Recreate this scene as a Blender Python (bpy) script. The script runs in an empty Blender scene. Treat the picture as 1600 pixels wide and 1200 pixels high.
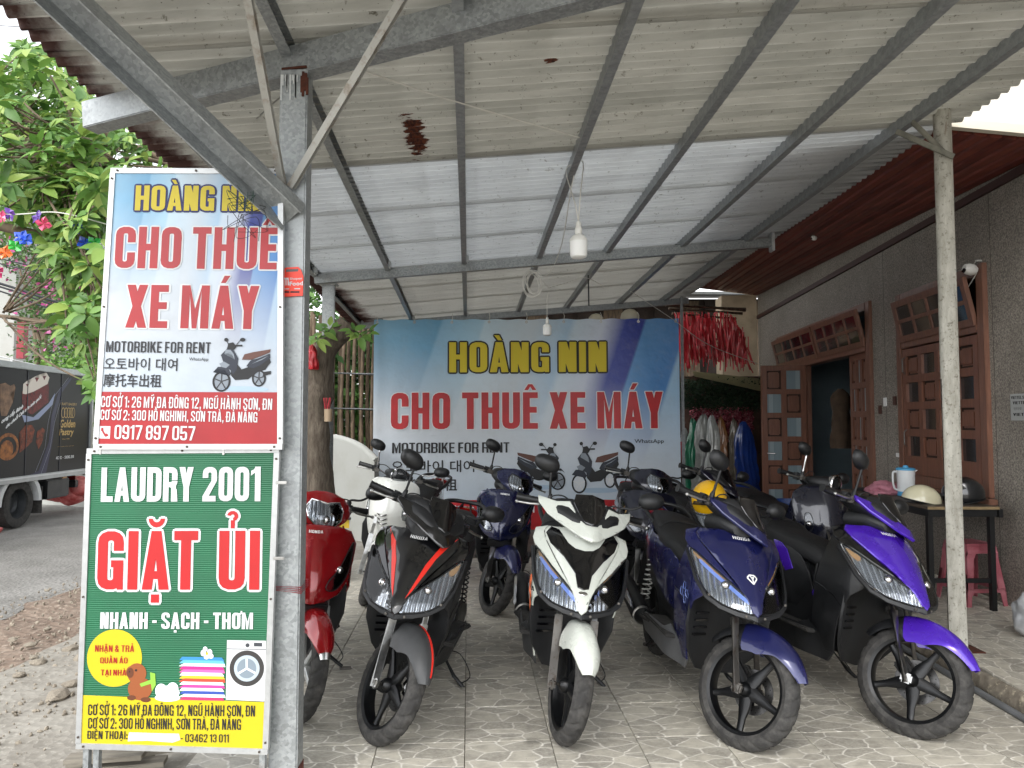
import bpy, bmesh, math, random, unicodedata
from mathutils import Vector, Matrix, Euler
from mathutils import noise as mnoise
R=math.radians; PI=math.pi
rnd=random.Random(7)
sc=bpy.context.scene; COL=sc.collection

# ---------------------------------------------------------------- camera, sky, sun, exposure
F=1110.0; PITCH=math.atan(57/1110); CH=1.5
cd=bpy.data.cameras.new('camera'); cam=bpy.data.objects.new('camera',cd); COL.objects.link(cam)
cam.location=(0,0,CH); cam.rotation_euler=(PI/2+PITCH,0,0)
cd.sensor_width=36; cd.lens=36*F/1600; cd.clip_start=.05; cd.clip_end=500
sc.camera=cam
SUN_EL,SUN_AZ=52,205   # azimuth: where the sun stands, degrees clockwise from +Y
w=bpy.data.worlds.new('World'); sc.world=w; w.use_nodes=True
nt=w.node_tree; bg=nt.nodes['Background']
sky=nt.nodes.new('ShaderNodeTexSky'); sky.sky_type='NISHITA'; sky.sun_disc=False
sky.sun_elevation=R(SUN_EL); sky.sun_rotation=R(SUN_AZ); sky.dust_density=1.5; sky.air_density=1; sky.ozone_density=1
hs=nt.nodes.new('ShaderNodeHueSaturation'); hs.inputs['Saturation'].default_value=.12
nt.links.new(sky.outputs[0],hs.inputs['Color']); nt.links.new(hs.outputs[0],bg.inputs['Color'])
bg.inputs['Strength'].default_value=.15
sd=bpy.data.lights.new('sun','SUN'); sun=bpy.data.objects.new('sun',sd); COL.objects.link(sun)
sd.energy=.4; sd.angle=R(25); sd.color=(1,.97,.92)
sun.rotation_euler=(R(90-SUN_EL),0,R(180-SUN_AZ)); sun.location=(0,-5,20)
sc.view_settings.view_transform='Standard'; sc.view_settings.look='None'
sc.view_settings.exposure=1.85; sc.view_settings.gamma=1; sc.view_settings.use_curve_mapping=False
sc.cycles.max_bounces=7; sc.cycles.diffuse_bounces=5; sc.cycles.transparent_max_bounces=24

# ---------------------------------------------------------------- geometry of the view
CAM=Vector((0,0,CH))
def ray(x,y):
    u=(x-800)/F; v=(600-y)/F
    return Vector((u,math.cos(PITCH)-v*math.sin(PITCH),math.sin(PITCH)+v*math.cos(PITCH)))
def atY(x,y,Y):
    r=ray(x,y); return CAM+r*(Y/r.y)
def atZ(x,y,z=0):
    r=ray(x,y); return CAM+r*((z-CH)/r.z)
# canopy plane z = Z0 + AX*X + CY*Y, canopy axes turned a little left of the view
AX,CY=.0964,-.0250; Z0=CH+1.865*.90
TR_=-.0611
def onroof(x,y,dz=0):
    r=ray(x,y); t=(CH-Z0-dz)/(AX*r.x+CY*r.y-r.z); return CAM+r*t
def rp(s,t,dz=0):          # s across, t along the street axis
    X=s+TR_*t; Y=t-TR_*s
    return Vector((X,Y,Z0+AX*X+CY*Y+dz))
def st(p):
    d=1+TR_*TR_
    return ((p.x-TR_*p.y)/d,(p.y+TR_*p.x)/d)
# house wall line  X = WX + WK*Y ; terrace height TZ
WX,WK,TZ=3.25,.0856,.12
def wall(Y,z,off=0): return Vector((WX+WK*Y-off,Y+off*WK,z))
def wallpx(x,y,off=0):
    r=ray(x,y); t=(WX-off)/(r.x-WK*r.y); return CAM+r*t

# ---------------------------------------------------------------- materials
MATS={}
def srgb(c):
    if isinstance(c,str):
        c=c.lstrip('#'); c=[int(c[i:i+2],16)/255 for i in (0,2,4)]
        return tuple(x/12.92 if x<=.04045 else ((x+.055)/1.055)**2.4 for x in c)
    return tuple(c)
def M(name,col,rough=.5,metal=0,var=.0,scale=8,bump=0,bscale=60,coat=0,col2=None,spec=.5,coords='Object',detail=4,stretch=None,emit=0,trans=0,alpha=1,thr=None,rv=0):
    """principled with noise variation, optional second colour and bump"""
    if name in MATS: return MATS[name]
    m=bpy.data.materials.new(name); m.use_nodes=True; MATS[name]=m
    n=m.node_tree.nodes; L=m.node_tree.links; b=n['Principled BSDF']
    c=srgb(col)
    b.inputs['Base Color'].default_value=(*c,1); b.inputs['Roughness'].default_value=rough
    b.inputs['Metallic'].default_value=metal; b.inputs['Specular IOR Level'].default_value=spec
    b.inputs['Coat Weight'].default_value=coat; b.inputs['Coat Roughness'].default_value=.06
    b.inputs['Transmission Weight'].default_value=trans; b.inputs['Alpha'].default_value=alpha
    if emit: b.inputs['Emission Color'].default_value=(*c,1); b.inputs['Emission Strength'].default_value=emit
    if var or bump or col2:
        tc=n.new('ShaderNodeTexCoord'); src=tc.outputs[coords]
        if stretch:
            mp=n.new('ShaderNodeMapping'); mp.inputs['Scale'].default_value=stretch
            L.new(src,mp.inputs[0]); src=mp.outputs[0]
    if var or col2:
        nz=n.new('ShaderNodeTexNoise'); nz.inputs['Scale'].default_value=scale; nz.inputs['Detail'].default_value=detail
        nz.inputs['Roughness'].default_value=.65
        L.new(src,nz.inputs['Vector'])
        mx=n.new('ShaderNodeMix'); mx.data_type='RGBA'
        c2=srgb(col2) if col2 else tuple(x*(1-var) for x in c); c1=c if col2 else tuple(min(1,x*(1+var*.6)) for x in c)
        mx.inputs['A'].default_value=(*c1,1); mx.inputs['B'].default_value=(*c2,1)
        rm=n.new('ShaderNodeMapRange'); lo,hi=thr or (.35,.65)
        rm.inputs['From Min'].default_value=lo; rm.inputs['From Max'].default_value=hi
        L.new(nz.outputs['Fac'],rm.inputs['Value']); L.new(rm.outputs[0],mx.inputs['Factor']); L.new(mx.outputs['Result'],b.inputs['Base Color'])
        if rv:
            r2=n.new('ShaderNodeMapRange'); r2.inputs['To Min'].default_value=max(0,rough-rv); r2.inputs['To Max'].default_value=min(1,rough+rv)
            L.new(rm.outputs[0],r2.inputs['Value']); L.new(r2.outputs[0],b.inputs['Roughness'])
    if bump:
        nb=n.new('ShaderNodeTexNoise'); nb.inputs['Scale'].default_value=bscale; nb.inputs['Detail'].default_value=3
        L.new(src,nb.inputs['Vector'])
        bp=n.new('ShaderNodeBump'); bp.inputs['Strength'].default_value=bump; bp.inputs['Distance'].default_value=.01
        L.new(nb.outputs['Fac'],bp.inputs['Height']); L.new(bp.outputs[0],b.inputs['Normal'])
    return m
class NT:
    """tiny node-graph helper"""
    def __init__(s,name):
        s.m=bpy.data.materials.new(name); s.m.use_nodes=True; s.t=s.m.node_tree; s.b=s.t.nodes['Principled BSDF']; MATS[name]=s.m
    def n(s,t,ins=None,**kw):
        nd=s.t.nodes.new('ShaderNode'+t)
        for k,v in kw.items(): setattr(nd,k,v)
        for k,v in (ins or {}).items():
            if hasattr(v,'is_output') or isinstance(v,bpy.types.NodeSocket): s.t.links.new(v,nd.inputs[k])
            else: nd.inputs[k].default_value=v
        return nd
    def math(s,op,a,b=0,c=0): return s.n('Math',{0:a,1:b,2:c},operation=op).outputs[0]
    def mix(s,f,a,b,bt='MIX'):
        nd=s.n('Mix',data_type='RGBA',blend_type=bt)
        for k,v in (('Factor',f),('A',a),('B',b)):
            if isinstance(v,bpy.types.NodeSocket): s.t.links.new(v,nd.inputs[k])
            else: nd.inputs[k].default_value=(*v,1) if isinstance(v,tuple) and len(v)==3 else v
        return nd.outputs['Result']
    def rng(s,v,a,b,c=0,d=1): return s.n('MapRange',{'Value':v,'From Min':a,'From Max':b,'To Min':c,'To Max':d}).outputs[0]
    def noise(s,vec,sc_,det=4,rough=.6): return s.n('TexNoise',{'Vector':vec,'Scale':sc_,'Detail':det,'Roughness':rough}).outputs['Fac']
    def bump(s,h,st_=.3,dist=.01):
        o=s.n('Bump',{'Height':h,'Strength':st_,'Distance':dist}).outputs[0]; s.t.links.new(o,s.b.inputs['Normal'])
    def set(s,k,v):
        if isinstance(v,bpy.types.NodeSocket): s.t.links.new(v,s.b.inputs[k])
        else: s.b.inputs[k].default_value=(*v,1) if isinstance(v,tuple) and len(v)==3 else v

# ---------------------------------------------------------------- objects
def tag(o,label=None,cat=None,group=None,kind=None):
    if label: o['label']=label
    if cat: o['category']=cat
    if group: o['group']=group
    if kind: o['kind']=kind
    return o
def link(name,me,mat=None,parent=None,kind=None):
    o=bpy.data.objects.new(name,me); COL.objects.link(o)
    if mat is not None and me is not None and len(me.materials)==0: me.materials.append(mat)
    if parent: o.parent=parent
    if kind: o['kind']=kind
    return o
def empty(name,loc=(0,0,0),rot=(0,0,0),label=None,cat=None,group=None):
    o=bpy.data.objects.new(name,None); COL.objects.link(o); o.location=loc; o.rotation_euler=rot
    return tag(o,label,cat,group)
def copy_tree(o,parent=None):
    c=o.copy(); COL.objects.link(c); c.parent=parent
    for ch in o.children: copy_tree(ch,c)
    return c
def finish(bm,name,mat,parent=None,smooth=True,ang=32,kind=None,T=None):
    if T is not None: bmesh.ops.transform(bm,matrix=T,verts=bm.verts)
    bm.normal_update()
    if smooth:
        ca=R(ang)
        for f in bm.faces: f.smooth=True
        for e in bm.edges:
            if len(e.link_faces)==2:
                try:
                    if e.calc_face_angle()>ca: e.smooth=False
                except ValueError: pass
    me=bpy.data.meshes.new(name); bm.to_mesh(me); bm.free()
    return link(name,me,mat,parent,kind)
def add_box(bm,c,s,rot=None,bev=0):
    r=bmesh.ops.create_cube(bm,size=1); vs=r['verts']
    m=Matrix.Translation(Vector(c))@((rot.to_matrix().to_4x4() if isinstance(rot,Euler) else rot.to_4x4()) if rot is not None else Matrix())@Matrix.Diagonal((*s,1))
    bmesh.ops.transform(bm,matrix=m,verts=vs)
    if bev:
        es=list({e for v in vs for e in v.link_edges})
        bmesh.ops.bevel(bm,geom=es,offset=bev,segments=2,affect='EDGES',clamp_overlap=True)
    return vs
def box(name,c,s,mat,parent=None,rot=None,bev=0,kind=None,T=None):
    bm=bmesh.new(); add_box(bm,c,s,rot,bev); return finish(bm,name,mat,parent,smooth=bev>0,ang=50,kind=kind,T=T)
def frame_of(d,up=Vector((0,0,1))):
    d=d.normalized()
    if abs(d.dot(up))>.97: up=Vector((0,1,0))
    x=d.cross(up).normalized(); y=x.cross(d).normalized()
    return x,y
def add_tube(bm,pts,r,seg=10,caps=True,closed=False):
    pts=[Vector(p) for p in pts]; n=len(pts); rings=[]
    rs=r if isinstance(r,(list,tuple)) else [r]*n
    px=None
    for i,p in enumerate(pts):
        if closed: d=pts[(i+1)%n]-pts[i-1]
        else: d=pts[min(i+1,n-1)]-pts[max(i-1,0)]
        if px is None: x,y=frame_of(d)
        else:
            dn=d.normalized(); x=(px-dn*px.dot(dn)).normalized(); y=dn.cross(x)
        px=x
        rings.append([bm.verts.new(p+(x*math.cos(a)+y*math.sin(a))*rs[i]) for a in [2*PI*k/seg for k in range(seg)]])
    for i in range(n if closed else n-1):
        A,B=rings[i],rings[(i+1)%n]
        for k in range(seg):
            bm.faces.new((A[k],A[(k+1)%seg],B[(k+1)%seg],B[k]))
    if caps and not closed:
        bm.faces.new(rings[0][::-1]); bm.faces.new(rings[-1])
def tube(name,pts,r,mat,parent=None,seg=10,T=None,closed=False,kind=None):
    bm=bmesh.new(); add_tube(bm,pts,r,seg,closed=closed)
    bmesh.ops.recalc_face_normals(bm,faces=bm.faces)
    return finish(bm,name,mat,parent,T=T,ang=50,kind=kind)
def smooth_path(pts,n=6,closed=False):
    P=[Vector(p) for p in pts]; out=[]; m=len(P)
    rngi=range(m) if closed else range(m-1)
    for i in rngi:
        if closed: a,b,c,d=P[i-1],P[i],P[(i+1)%m],P[(i+2)%m]
        else: a,b,c,d=P[max(i-1,0)],P[i],P[i+1],P[min(i+2,m-1)]
        for k in range(n):
            t=k/n
            out.append(.5*((2*b)+(c-a)*t+(2*a-5*b+4*c-d)*t*t+(3*b-a-3*c+d)*t**3))
    if not closed: out.append(P[-1])
    return out
def add_beam(bm,a,b,w,h,up=(0,0,1),ch=0):
    """rectangular bar a->b; w across, h along up; ch>0: open channel of that wall thickness"""
    a=Vector(a); b=Vector(b); d=(b-a); x,y=frame_of(d,Vector(up))
    prof=[(-w/2,-h/2),(w/2,-h/2),(w/2,h/2),(-w/2,h/2)]
    if ch: prof=[(-w/2,-h/2),(w/2,-h/2),(w/2,-h/2+ch),(-w/2+ch,-h/2+ch),(-w/2+ch,h/2-ch),(w/2,h/2-ch),(w/2,h/2),(-w/2,h/2)]
    A=[bm.verts.new(a+x*p+y*q) for p,q in prof]; B=[bm.verts.new(b+x*p+y*q) for p,q in prof]
    n=len(prof)
    fs=[bm.faces.new((A[i],A[(i+1)%n],B[(i+1)%n],B[i])) for i in range(n)]
    fs.append(bm.faces.new(A[::-1])); fs.append(bm.faces.new(B))
    bmesh.ops.recalc_face_normals(bm,faces=fs)
def beam(name,a,b,w,h,mat,parent=None,up=(0,0,1),ch=0,bev=0):
    bm=bmesh.new(); add_beam(bm,a,b,w,h,up,ch)
    if bev: bmesh.ops.bevel(bm,geom=bm.edges[:],offset=bev,segments=2,affect='EDGES',clamp_overlap=True)
    return finish(bm,name,mat,parent,ang=40)
def add_prism(bm,poly,y0,y1,axis='y',bev=0):
    """poly in the plane across axis; 'y': (x,z); 'x': (y,z); 'z': (x,y)"""
    f={'y':lambda a,b,c:(a,c,b),'x':lambda a,b,c:(c,a,b),'z':lambda a,b,c:(a,b,c)}[axis]
    A=[bm.verts.new(f(p[0],p[1],y0)) for p in poly]; B=[bm.verts.new(f(p[0],p[1],y1)) for p in poly]
    n=len(poly); fs=[bm.faces.new((A[i],A[(i+1)%n],B[(i+1)%n],B[i])) for i in range(n)]
    fs+= [bm.faces.new(A[::-1]),bm.faces.new(B)]
    bmesh.ops.recalc_face_normals(bm,faces=fs)
    if bev: 
        es=list({e for ff in fs for e in ff.edges})
        bmesh.ops.bevel(bm,geom=es,offset=bev,segments=2,affect='EDGES',clamp_overlap=True)
def prism(name,poly,y0,y1,mat,parent=None,axis='y',bev=0,T=None,ang=32):
    bm=bmesh.new(); add_prism(bm,poly,y0,y1,axis,bev); return finish(bm,name,mat,parent,T=T,ang=ang)
def add_lathe(bm,prof,seg=32,T=None):
    """profile (r,h) turned about local z, then T"""
    T=T or Matrix(); rings=[]; new=[]
    for r,h in prof:
        if r<1e-6: rings.append([bm.verts.new(T@Vector((0,0,h)))])
        else: rings.append([bm.verts.new(T@Vector((r*math.cos(2*PI*k/seg),r*math.sin(2*PI*k/seg),h))) for k in range(seg)])
    for A,B in zip(rings,rings[1:]):
        if len(A)==1 and len(B)==1: continue
        for k in range(seg):
            k2=(k+1)%seg
            if len(A)==1: bm.faces.new((A[0],B[k2],B[k]))
            elif len(B)==1: bm.faces.new((A[k],A[k2],B[0]))
            else: bm.faces.new((A[k],A[k2],B[k2],B[k]))
def lathe(name,prof,mat,parent=None,seg=32,T=None,ang=40,T2=None):
    bm=bmesh.new(); add_lathe(bm,prof,seg,T); bmesh.ops.recalc_face_normals(bm,faces=bm.faces)
    return finish(bm,name,mat,parent,ang=ang,T=T2)
ROTY=Matrix.Rotation(-PI/2,4,'X')   # local z -> +y
def loft(name,secs,mat,parent=None,seg=20,T=None,ang=60):
    """secs: (x,y,z,hw,hh,exp) superellipse rings in planes across x"""
    bm=bmesh.new(); rings=[]
    for (x,y,z,hw,hh,e) in secs:
        ring=[]
        for k in range(seg):
            a=2*PI*k/seg; c,s=math.cos(a),math.sin(a)
            ring.append(bm.verts.new((x,y+hw*math.copysign(abs(c)**(2/e),c),z+hh*math.copysign(abs(s)**(2/e),s))))
        rings.append(ring)
    for A,B in zip(rings,rings[1:]):
        for k in range(seg): bm.faces.new((A[k],A[(k+1)%seg],B[(k+1)%seg],B[k]))
    bm.faces.new(rings[0]); bm.faces.new(rings[-1][::-1])
    bmesh.ops.recalc_face_normals(bm,faces=bm.faces)
    return finish(bm,name,mat,parent,T=T,ang=ang)
def interp(tab,x):
    if x<=tab[0][0]: return tab[0][1]
    for (a,b),(c,d) in zip(tab,tab[1:]):
        if x<=c:
            t=(x-a)/(c-a); return b+(d-b)*t
    return tab[-1][1]
def sstep(a,b,x):
    t=max(0,min(1,(x-a)/(b-a))); return t*t*(3-2*t)
def cat2(pts,n=4):
    return [(v.x,v.y) for v in smooth_path([(p[0],p[1],0) for p in pts],n,closed=True)]
def panel(name,outline,fn,mat,parent=None,thick=.006,grid=.03,sm=0,bev=.003,T=None,off=0,ang=35,kind=None):
    """a curved shell: the 2D outline mapped by fn(a,b)->Vector, with thickness and softened rim.  fn's normal must point outward"""
    if sm: outline=cat2(outline,sm)
    bm=bmesh.new(); vs=[]; last=None
    for a,b in outline:
        if last is None or (abs(a-last[0])+abs(b-last[1]))>1e-5: vs.append(bm.verts.new((a,b,0))); last=(a,b)
    f=bm.faces.new(vs); bmesh.ops.triangulate(bm,faces=[f])
    xs=[v[0] for v in outline]; ys=[v[1] for v in outline]
    for ax,(lo,hi) in enumerate(((min(xs),max(xs)),(min(ys),max(ys)))):
        k=math.ceil(lo/grid)
        while k*grid<hi:
            co=[0,0,0]; co[ax]=k*grid; no=[0,0,0]; no[ax]=1
            bmesh.ops.bisect_plane(bm,geom=bm.verts[:]+bm.edges[:]+bm.faces[:],plane_co=co,plane_no=no,dist=1e-5); k+=1
    if bev: 
        try: bmesh.ops.inset_region(bm,faces=bm.faces[:],thickness=bev,use_boundary=True,use_even_offset=True)
        except Exception: pass
    bm.verts.index_update(); bm.verts.ensure_lookup_table()
    bnd={v.index for v in bm.verts if any(len(e.link_faces)==1 for e in v.link_edges)}
    vco=[(v.co.x,v.co.y) for v in bm.verts]; faces=[[v.index for v in f.verts] for f in bm.faces]
    flip=None
    if bm.faces: 
        bm.normal_update(); 
    nz=sum(f.normal.z*f.calc_area() for f in bm.faces)
    bedges=[(e.verts[0].index,e.verts[1].index) for e in bm.edges if len(e.link_faces)==1]
    bm.free()
    out=bmesh.new(); e=.002; fr=[];bk=[]
    for i,(a,b) in enumerate(vco):
        p=Vector(fn(a,b)); da=Vector(fn(a+e,b))-Vector(fn(a-e,b)); db=Vector(fn(a,b+e))-Vector(fn(a,b-e))
        n=da.cross(db); n=n.normalized() if n.length>1e-12 else Vector((1,0,0))
        fr.append(out.verts.new(p+n*(off-(bev*.8 if i in bnd else 0)))); bk.append(out.verts.new(p+n*(off-thick-(bev*.8 if i in bnd else 0))))
    for f in faces:
        try:
            out.faces.new([fr[i] for i in f]); out.faces.new([bk[i] for i in f][::-1])
        except ValueError: pass
    for a,b in bedges:
        try: out.faces.new((fr[a],fr[b],bk[b],bk[a]))
        except ValueError: pass
    bmesh.ops.recalc_face_normals(out,faces=out.faces)
    return finish(out,name,mat,parent,T=T,ang=ang,kind=kind)

# ---------------------------------------------------------------- block lettering (own condensed glyphs) and fine lettering
SW,TH,GW,RY=.185,.155,.5,.2
def _arc(x0,x1,yb,ry,a0,a1,sgn,n=7):
    """band of a half ellipse spanning x0..x1 at base yb; sgn +1 top, -1 bottom; angles in units of pi"""
    cx=(x0+x1)/2; rx=(x1-x0)/2; out=[]
    for i in range(n):
        q=[]
        for t in (a0+(a1-a0)*i/n,a0+(a1-a0)*(i+1)/n): q.append(t*PI)
        c0,s0,c1,s1=math.cos(q[0]),math.sin(q[0]),math.cos(q[1]),math.sin(q[1])
        def P(c,s,rx_,ry_): 
            e=.85; return (cx+rx_*math.copysign(abs(c)**e,c),yb+sgn*ry_*abs(s)**e)
        out.append([P(c0,s0,rx,ry),P(c1,s1,rx,ry),P(c1,s1,rx-SW,ry-TH),P(c0,s0,rx-SW,ry-TH)])
    return out
def _r(x0,y0,x1,y1): return [(x0,y0),(x1,y0),(x1,y1),(x0,y1)]
def glyph(ch):
    w,t,W,ry=SW,TH,GW,RY; r=_r; top=lambda a=0,b=1,y=1,x0=0,x1=W:_arc(x0,x1,y-ry,ry,a,b,1); bot=lambda a=0,b=1,y=0,x0=0,x1=W:_arc(x0,x1,y+ry,ry,a,b,-1)
    L=r(0,0,w,1); Rr=r(W-w,0,W,1)
    g={
    'H':([L,Rr,r(w,.43,W-w,.43+t)],W),'I':([L],w),'L':([L,r(w,0,.42,t)],.42),'T':([r(0,1-t,.46,1),r(.23-w/2,0,.23+w/2,1-t)],.46),
    'E':([L,r(w,0,.42,t),r(w,1-t,.42,1),r(w,.44,.39,.44+t)],.42),'F':([L,r(w,1-t,.4,1),r(w,.43,.37,.43+t)],.4),
    'O':([r(0,ry,w,1-ry),r(W-w,ry,W,1-ry)]+top()+bot(),W),'U':([r(0,ry,w,1),r(W-w,ry,W,1)]+bot(),W),
    'C':([r(0,ry,w,1-ry),r(W-w,.62,W,1-ry),r(W-w,ry,W,.38)]+top()+bot(),W),
    'G':([r(0,ry,w,1-ry),r(W-w,.66,W,1-ry),r(W-w,ry,W,.5),r(.26,.38,W-w,.5),r(W-w*.6,0,W,ry)]+top()+bot(),W),
    'D':([L,r(w,1-t,W/2,1),r(w,0,W/2,t),r(W-w,ry,W,1-ry)]+top(0,.5)+bot(0,.5),W),
    'P':([L,r(w,1-t,W/2,1),r(w,.4,W/2,.4+t),r(W-w,.4+ry,W,1-ry)]+top(0,.5)+bot(0,.5,.4),W),
    'R':([L,r(w,1-t,W/2,1),r(w,.42,W/2,.42+t*.9),r(W-w,.42+ry,W,1-ry),[(W-w-.02,0),(W+.01,0),(W-.02,.36),(W-w-.02,.42)],r(W-w-.02,.3,W-.05,.5)]+top(0,.5)+bot(0,.5,.4),W),
    'B':([L,r(w,1-t,W/2,1),r(w,0,W/2,t),r(w,.44,W/2+.05,.44+t),r(W-w,.6,W,1-ry),r(W-w,ry,W,.42),r(W-w-.03,.42,W-.04,.6)]+top(0,.5)+bot(0,.5),W),
    'K':([L,[(w,.36),(w,.58),(W-w-.02,1),(W+.01,1)],[(W-w-.01,0),(W+.02,0),(.31,.62),(.18,.5)]],W),
    'M':([L,r(.66-w,0,.66,1),[(w-.01,1),(.33-.05,0),(.33,0),(.33,.45),(w,.995)],[(.66-w+.01,1),(.33,.45),(.33,0),(.38,0)],[(w-.02,1),(w+.0,1),(.33,.42),(.33,.0),(.27,.0)]],.66),
    'N':([L,Rr,[(0,1),(w+.03,1),(W,0),(W-w-.03,0)]],W),
    'A':([[(0,0),(w,0),(.32,1),(.165,1)],[(W+.02-w,0),(W+.02,0),(.355,1),(.2,1)],r(.11,.18,.41,.18+t*.85)],W+.02),
    'V':([[(0,1),(w,1),(.33,0),(.18,0)],[(W-w,1),(W,1),(.33,0),(.18,0)]],W),
    'X':([[(0,0),(w+.01,0),(W,1),(W-w-.01,1)],[(W-w-.01,0),(W,0),(w+.01,1),(0,1)]],W),
    'Y':([r(.25-w/2,0,.25+w/2,.42),[(0,1),(w+.01,1),(.25+w/2,.42),(.25-w/2,.42)],[(W-w-.01,1),(W,1),(.25+w/2,.42),(.25-w/2,.42)]],W),
    'Q':([r(0,ry,w,1-ry),r(W-w,ry,W,1-ry),[(.26,.2),(.36,.28),(.56,.0),(.40,-.04)]]+top()+bot(),W),
    'S':([r(0,.62,w,1-ry),r(W-w,.7,W,1-ry),r(W-w,ry,W,.38),r(0,ry,w,.3),[(0,.62),(w,.66),(W,.38),(W-w,.34)]]+top()+bot(),W),
    '0':([r(0,ry,w,1-ry),r(W-w,ry,W,1-ry)]+top()+bot(),W),
    '1':([r(.14,0,.14+w,1),[(0,.74),(.16,.84),(.16,1),(.1,.92),(0,.88)]],.14+w),
    '2':([r(0,0,.46,t),r(0,.68,w,.8),r(W-w,.6,W,.8),[(0,t-.01),(w+.02,t-.01),(W,.6),(W-w,.6)]]+top(),W),
    '3':([r(0,.7,w,.8),r(0,ry,w,.3),r(W-w,.58,W,.8),r(W-w,ry,W,.42),r(.2,.44,W-w+.02,.57),r(W-w-.04,.42,W-.04,.6)]+top()+bot(),W),
    '4':([r(.29,0,.29+w,1),r(0,.2,W,.2+t*.9),[(0,.3),(w*.85,.3),(.36,1),(.25,1)]],W),
    '5':([r(0,1-t,W-.03,1),r(0,.5,w*.9,1-t),r(0,.46,W/2,.46+t),r(W-w,ry,W,.42),r(0,ry,w,.3)]+_arc(0,W,.42,.2,0,.5,1)+bot(),W),
    '6':([r(0,ry,w,1-ry),r(W-w,.72,W,.8),r(W-w,ry,W,.4),r(w,.47,W/2,.47+t*.9)]+top()+bot()+_arc(0,W,.4,.2,0,.5,1),W),
    '7':([r(0,1-t,W,1),[(.1,0),(.1+w,0),(W,1-t),(W-w,1-t)]],W),
    '8':([r(0,.6,w,.8),r(W-w,.6,W,.8),r(0,ry,w,.42),r(W-w,ry,W,.42),r(.1,.45,W-.1,.57),r(.03,.42,w,.6),r(W-w,.42,W-.03,.6)]+top()+bot(),W),
    '9':([r(0,.6,w,.8),r(W-w,ry,W,.8),r(0,ry,w,.28),r(W/2,.39,W-w,.39+t*.9)]+top()+bot()+_arc(0,W,.6,.2,.5,1,-1),W),
    '-':([r(0,.36,.26,.36+t)],.26),':':([r(0,0,w,.17),r(0,.45,w,.62)],w),'.':([r(0,0,w,.17)],w),
    ',':([r(0,0,w,.17),[(w*.4,-.14),(w,0),(w*.2,0),(w*.1,-.14)]],w),
    '&':([r(0,.15,w,.38),r(.05,.6,.2,.85),r(.28,.6,.43,.85),r(.1,.88,.38,1),r(.08,0,.4,t),r(W-w,.1,W,.45),[(.06,.7),(.22,.7),(.56,0),(.38,0)],[(0,.34),(.15,.36),(.42,.64),(.3,.7)]],.56),
    }.get(ch)
    return g
def layout(text,gap=.075,space=.2):
    """list of polygons and total width"""
    polys=[]; x=0
    for ch in text:
        if ch==' ': x+=space; continue
        if ch=='Đ': base,marks='D',['-']
        elif ch=='Ơ': base,marks='O',['horn']
        else:
            d=unicodedata.normalize('NFD',ch); base=d[0]; marks=list(d[1:])
        g=glyph(base)
        if g is None: continue
        ps,wd=g; polys+=[[(a+x,b) for a,b in p] for p in ps]; cx=x+wd/2; y=1.06
        up=[m for m in marks if m not in ('\u0323','-','horn','\u031b')]
        for m in marks:
            if m=='-': polys.append([(x-.07,.44),(x+.26,.44),(x+.26,.54),(x-.07,.54)])
            elif m in('horn','\u031b'): polys.append([(x+wd-.06,.84),(x+wd+.1,.95),(x+wd+.1,1.1),(x+wd+.0,1.1),(x+wd+.0,1.0),(x+wd-.1,.95)])
            elif m=='\u0300': polys.append([(cx-.14,y+.17),(cx+.0,y+.17),(cx+.08,y),(cx-.03,y)])
            elif m=='\u0301': polys.append([(cx-.0,y+.17),(cx+.14,y+.17),(cx+.03,y),(cx-.08,y)])
            elif m=='\u0302':
                polys.append([(cx-.17,y),(cx-.06,y),(cx+.04,y+.16),(cx-.06,y+.16)]); polys.append([(cx+.17,y),(cx+.06,y),(cx-.04,y+.16),(cx+.06,y+.16)]); y+=.13
            elif m=='\u0306':
                for i in range(8):
                    a0,a1=PI*(1+i/8),PI*(1+(i+1)/8)
                    polys.append([(cx+.16*math.cos(a0),y+.15+.15*math.sin(a0)),(cx+.16*math.cos(a1),y+.15+.15*math.sin(a1)),(cx+.075*math.cos(a1),y+.15+.06*math.sin(a1)),(cx+.075*math.cos(a0),y+.15+.06*math.sin(a0))])
                y+=.13
            elif m=='\u0303':
                for i in range(8):
                    xa,xb=-.17+.34*i/8,-.17+.34*(i+1)/8; f=lambda q:y+.08+.04*math.sin(q/.34*2*PI)
                    polys.append([(cx+xa,f(xa)-.045),(cx+xb,f(xb)-.045),(cx+xb,f(xb)+.045),(cx+xa,f(xa)+.045)])
            elif m=='\u0323': polys.append([(cx-.08,-.22),(cx+.08,-.22),(cx+.08,-.08),(cx-.08,-.08)])
            elif m=='\u0309':
                for i in range(8):
                    a0,a1=PI*(.95-1.4*i/8),PI*(.95-1.4*(i+1)/8)
                    polys.append([(cx+.11*math.cos(a0),y+.19+.09*math.sin(a0)),(cx+.11*math.cos(a1),y+.19+.09*math.sin(a1)),(cx+.035*math.cos(a1),y+.19+.03*math.sin(a1)),(cx+.035*math.cos(a0),y+.19+.03*math.sin(a0))])
                polys.append([(cx-.035,y-.02),(cx+.045,y-.02),(cx+.045,y+.12),(cx-.035,y+.12)])
        x+=wd+gap
    return polys,x-gap
def dirs(r,n=8): return [(0,0)]+[(r*math.cos(2*PI*k/n),r*math.sin(2*PI*k/n)) for k in range(n)] if r else [(0,0)]
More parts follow.
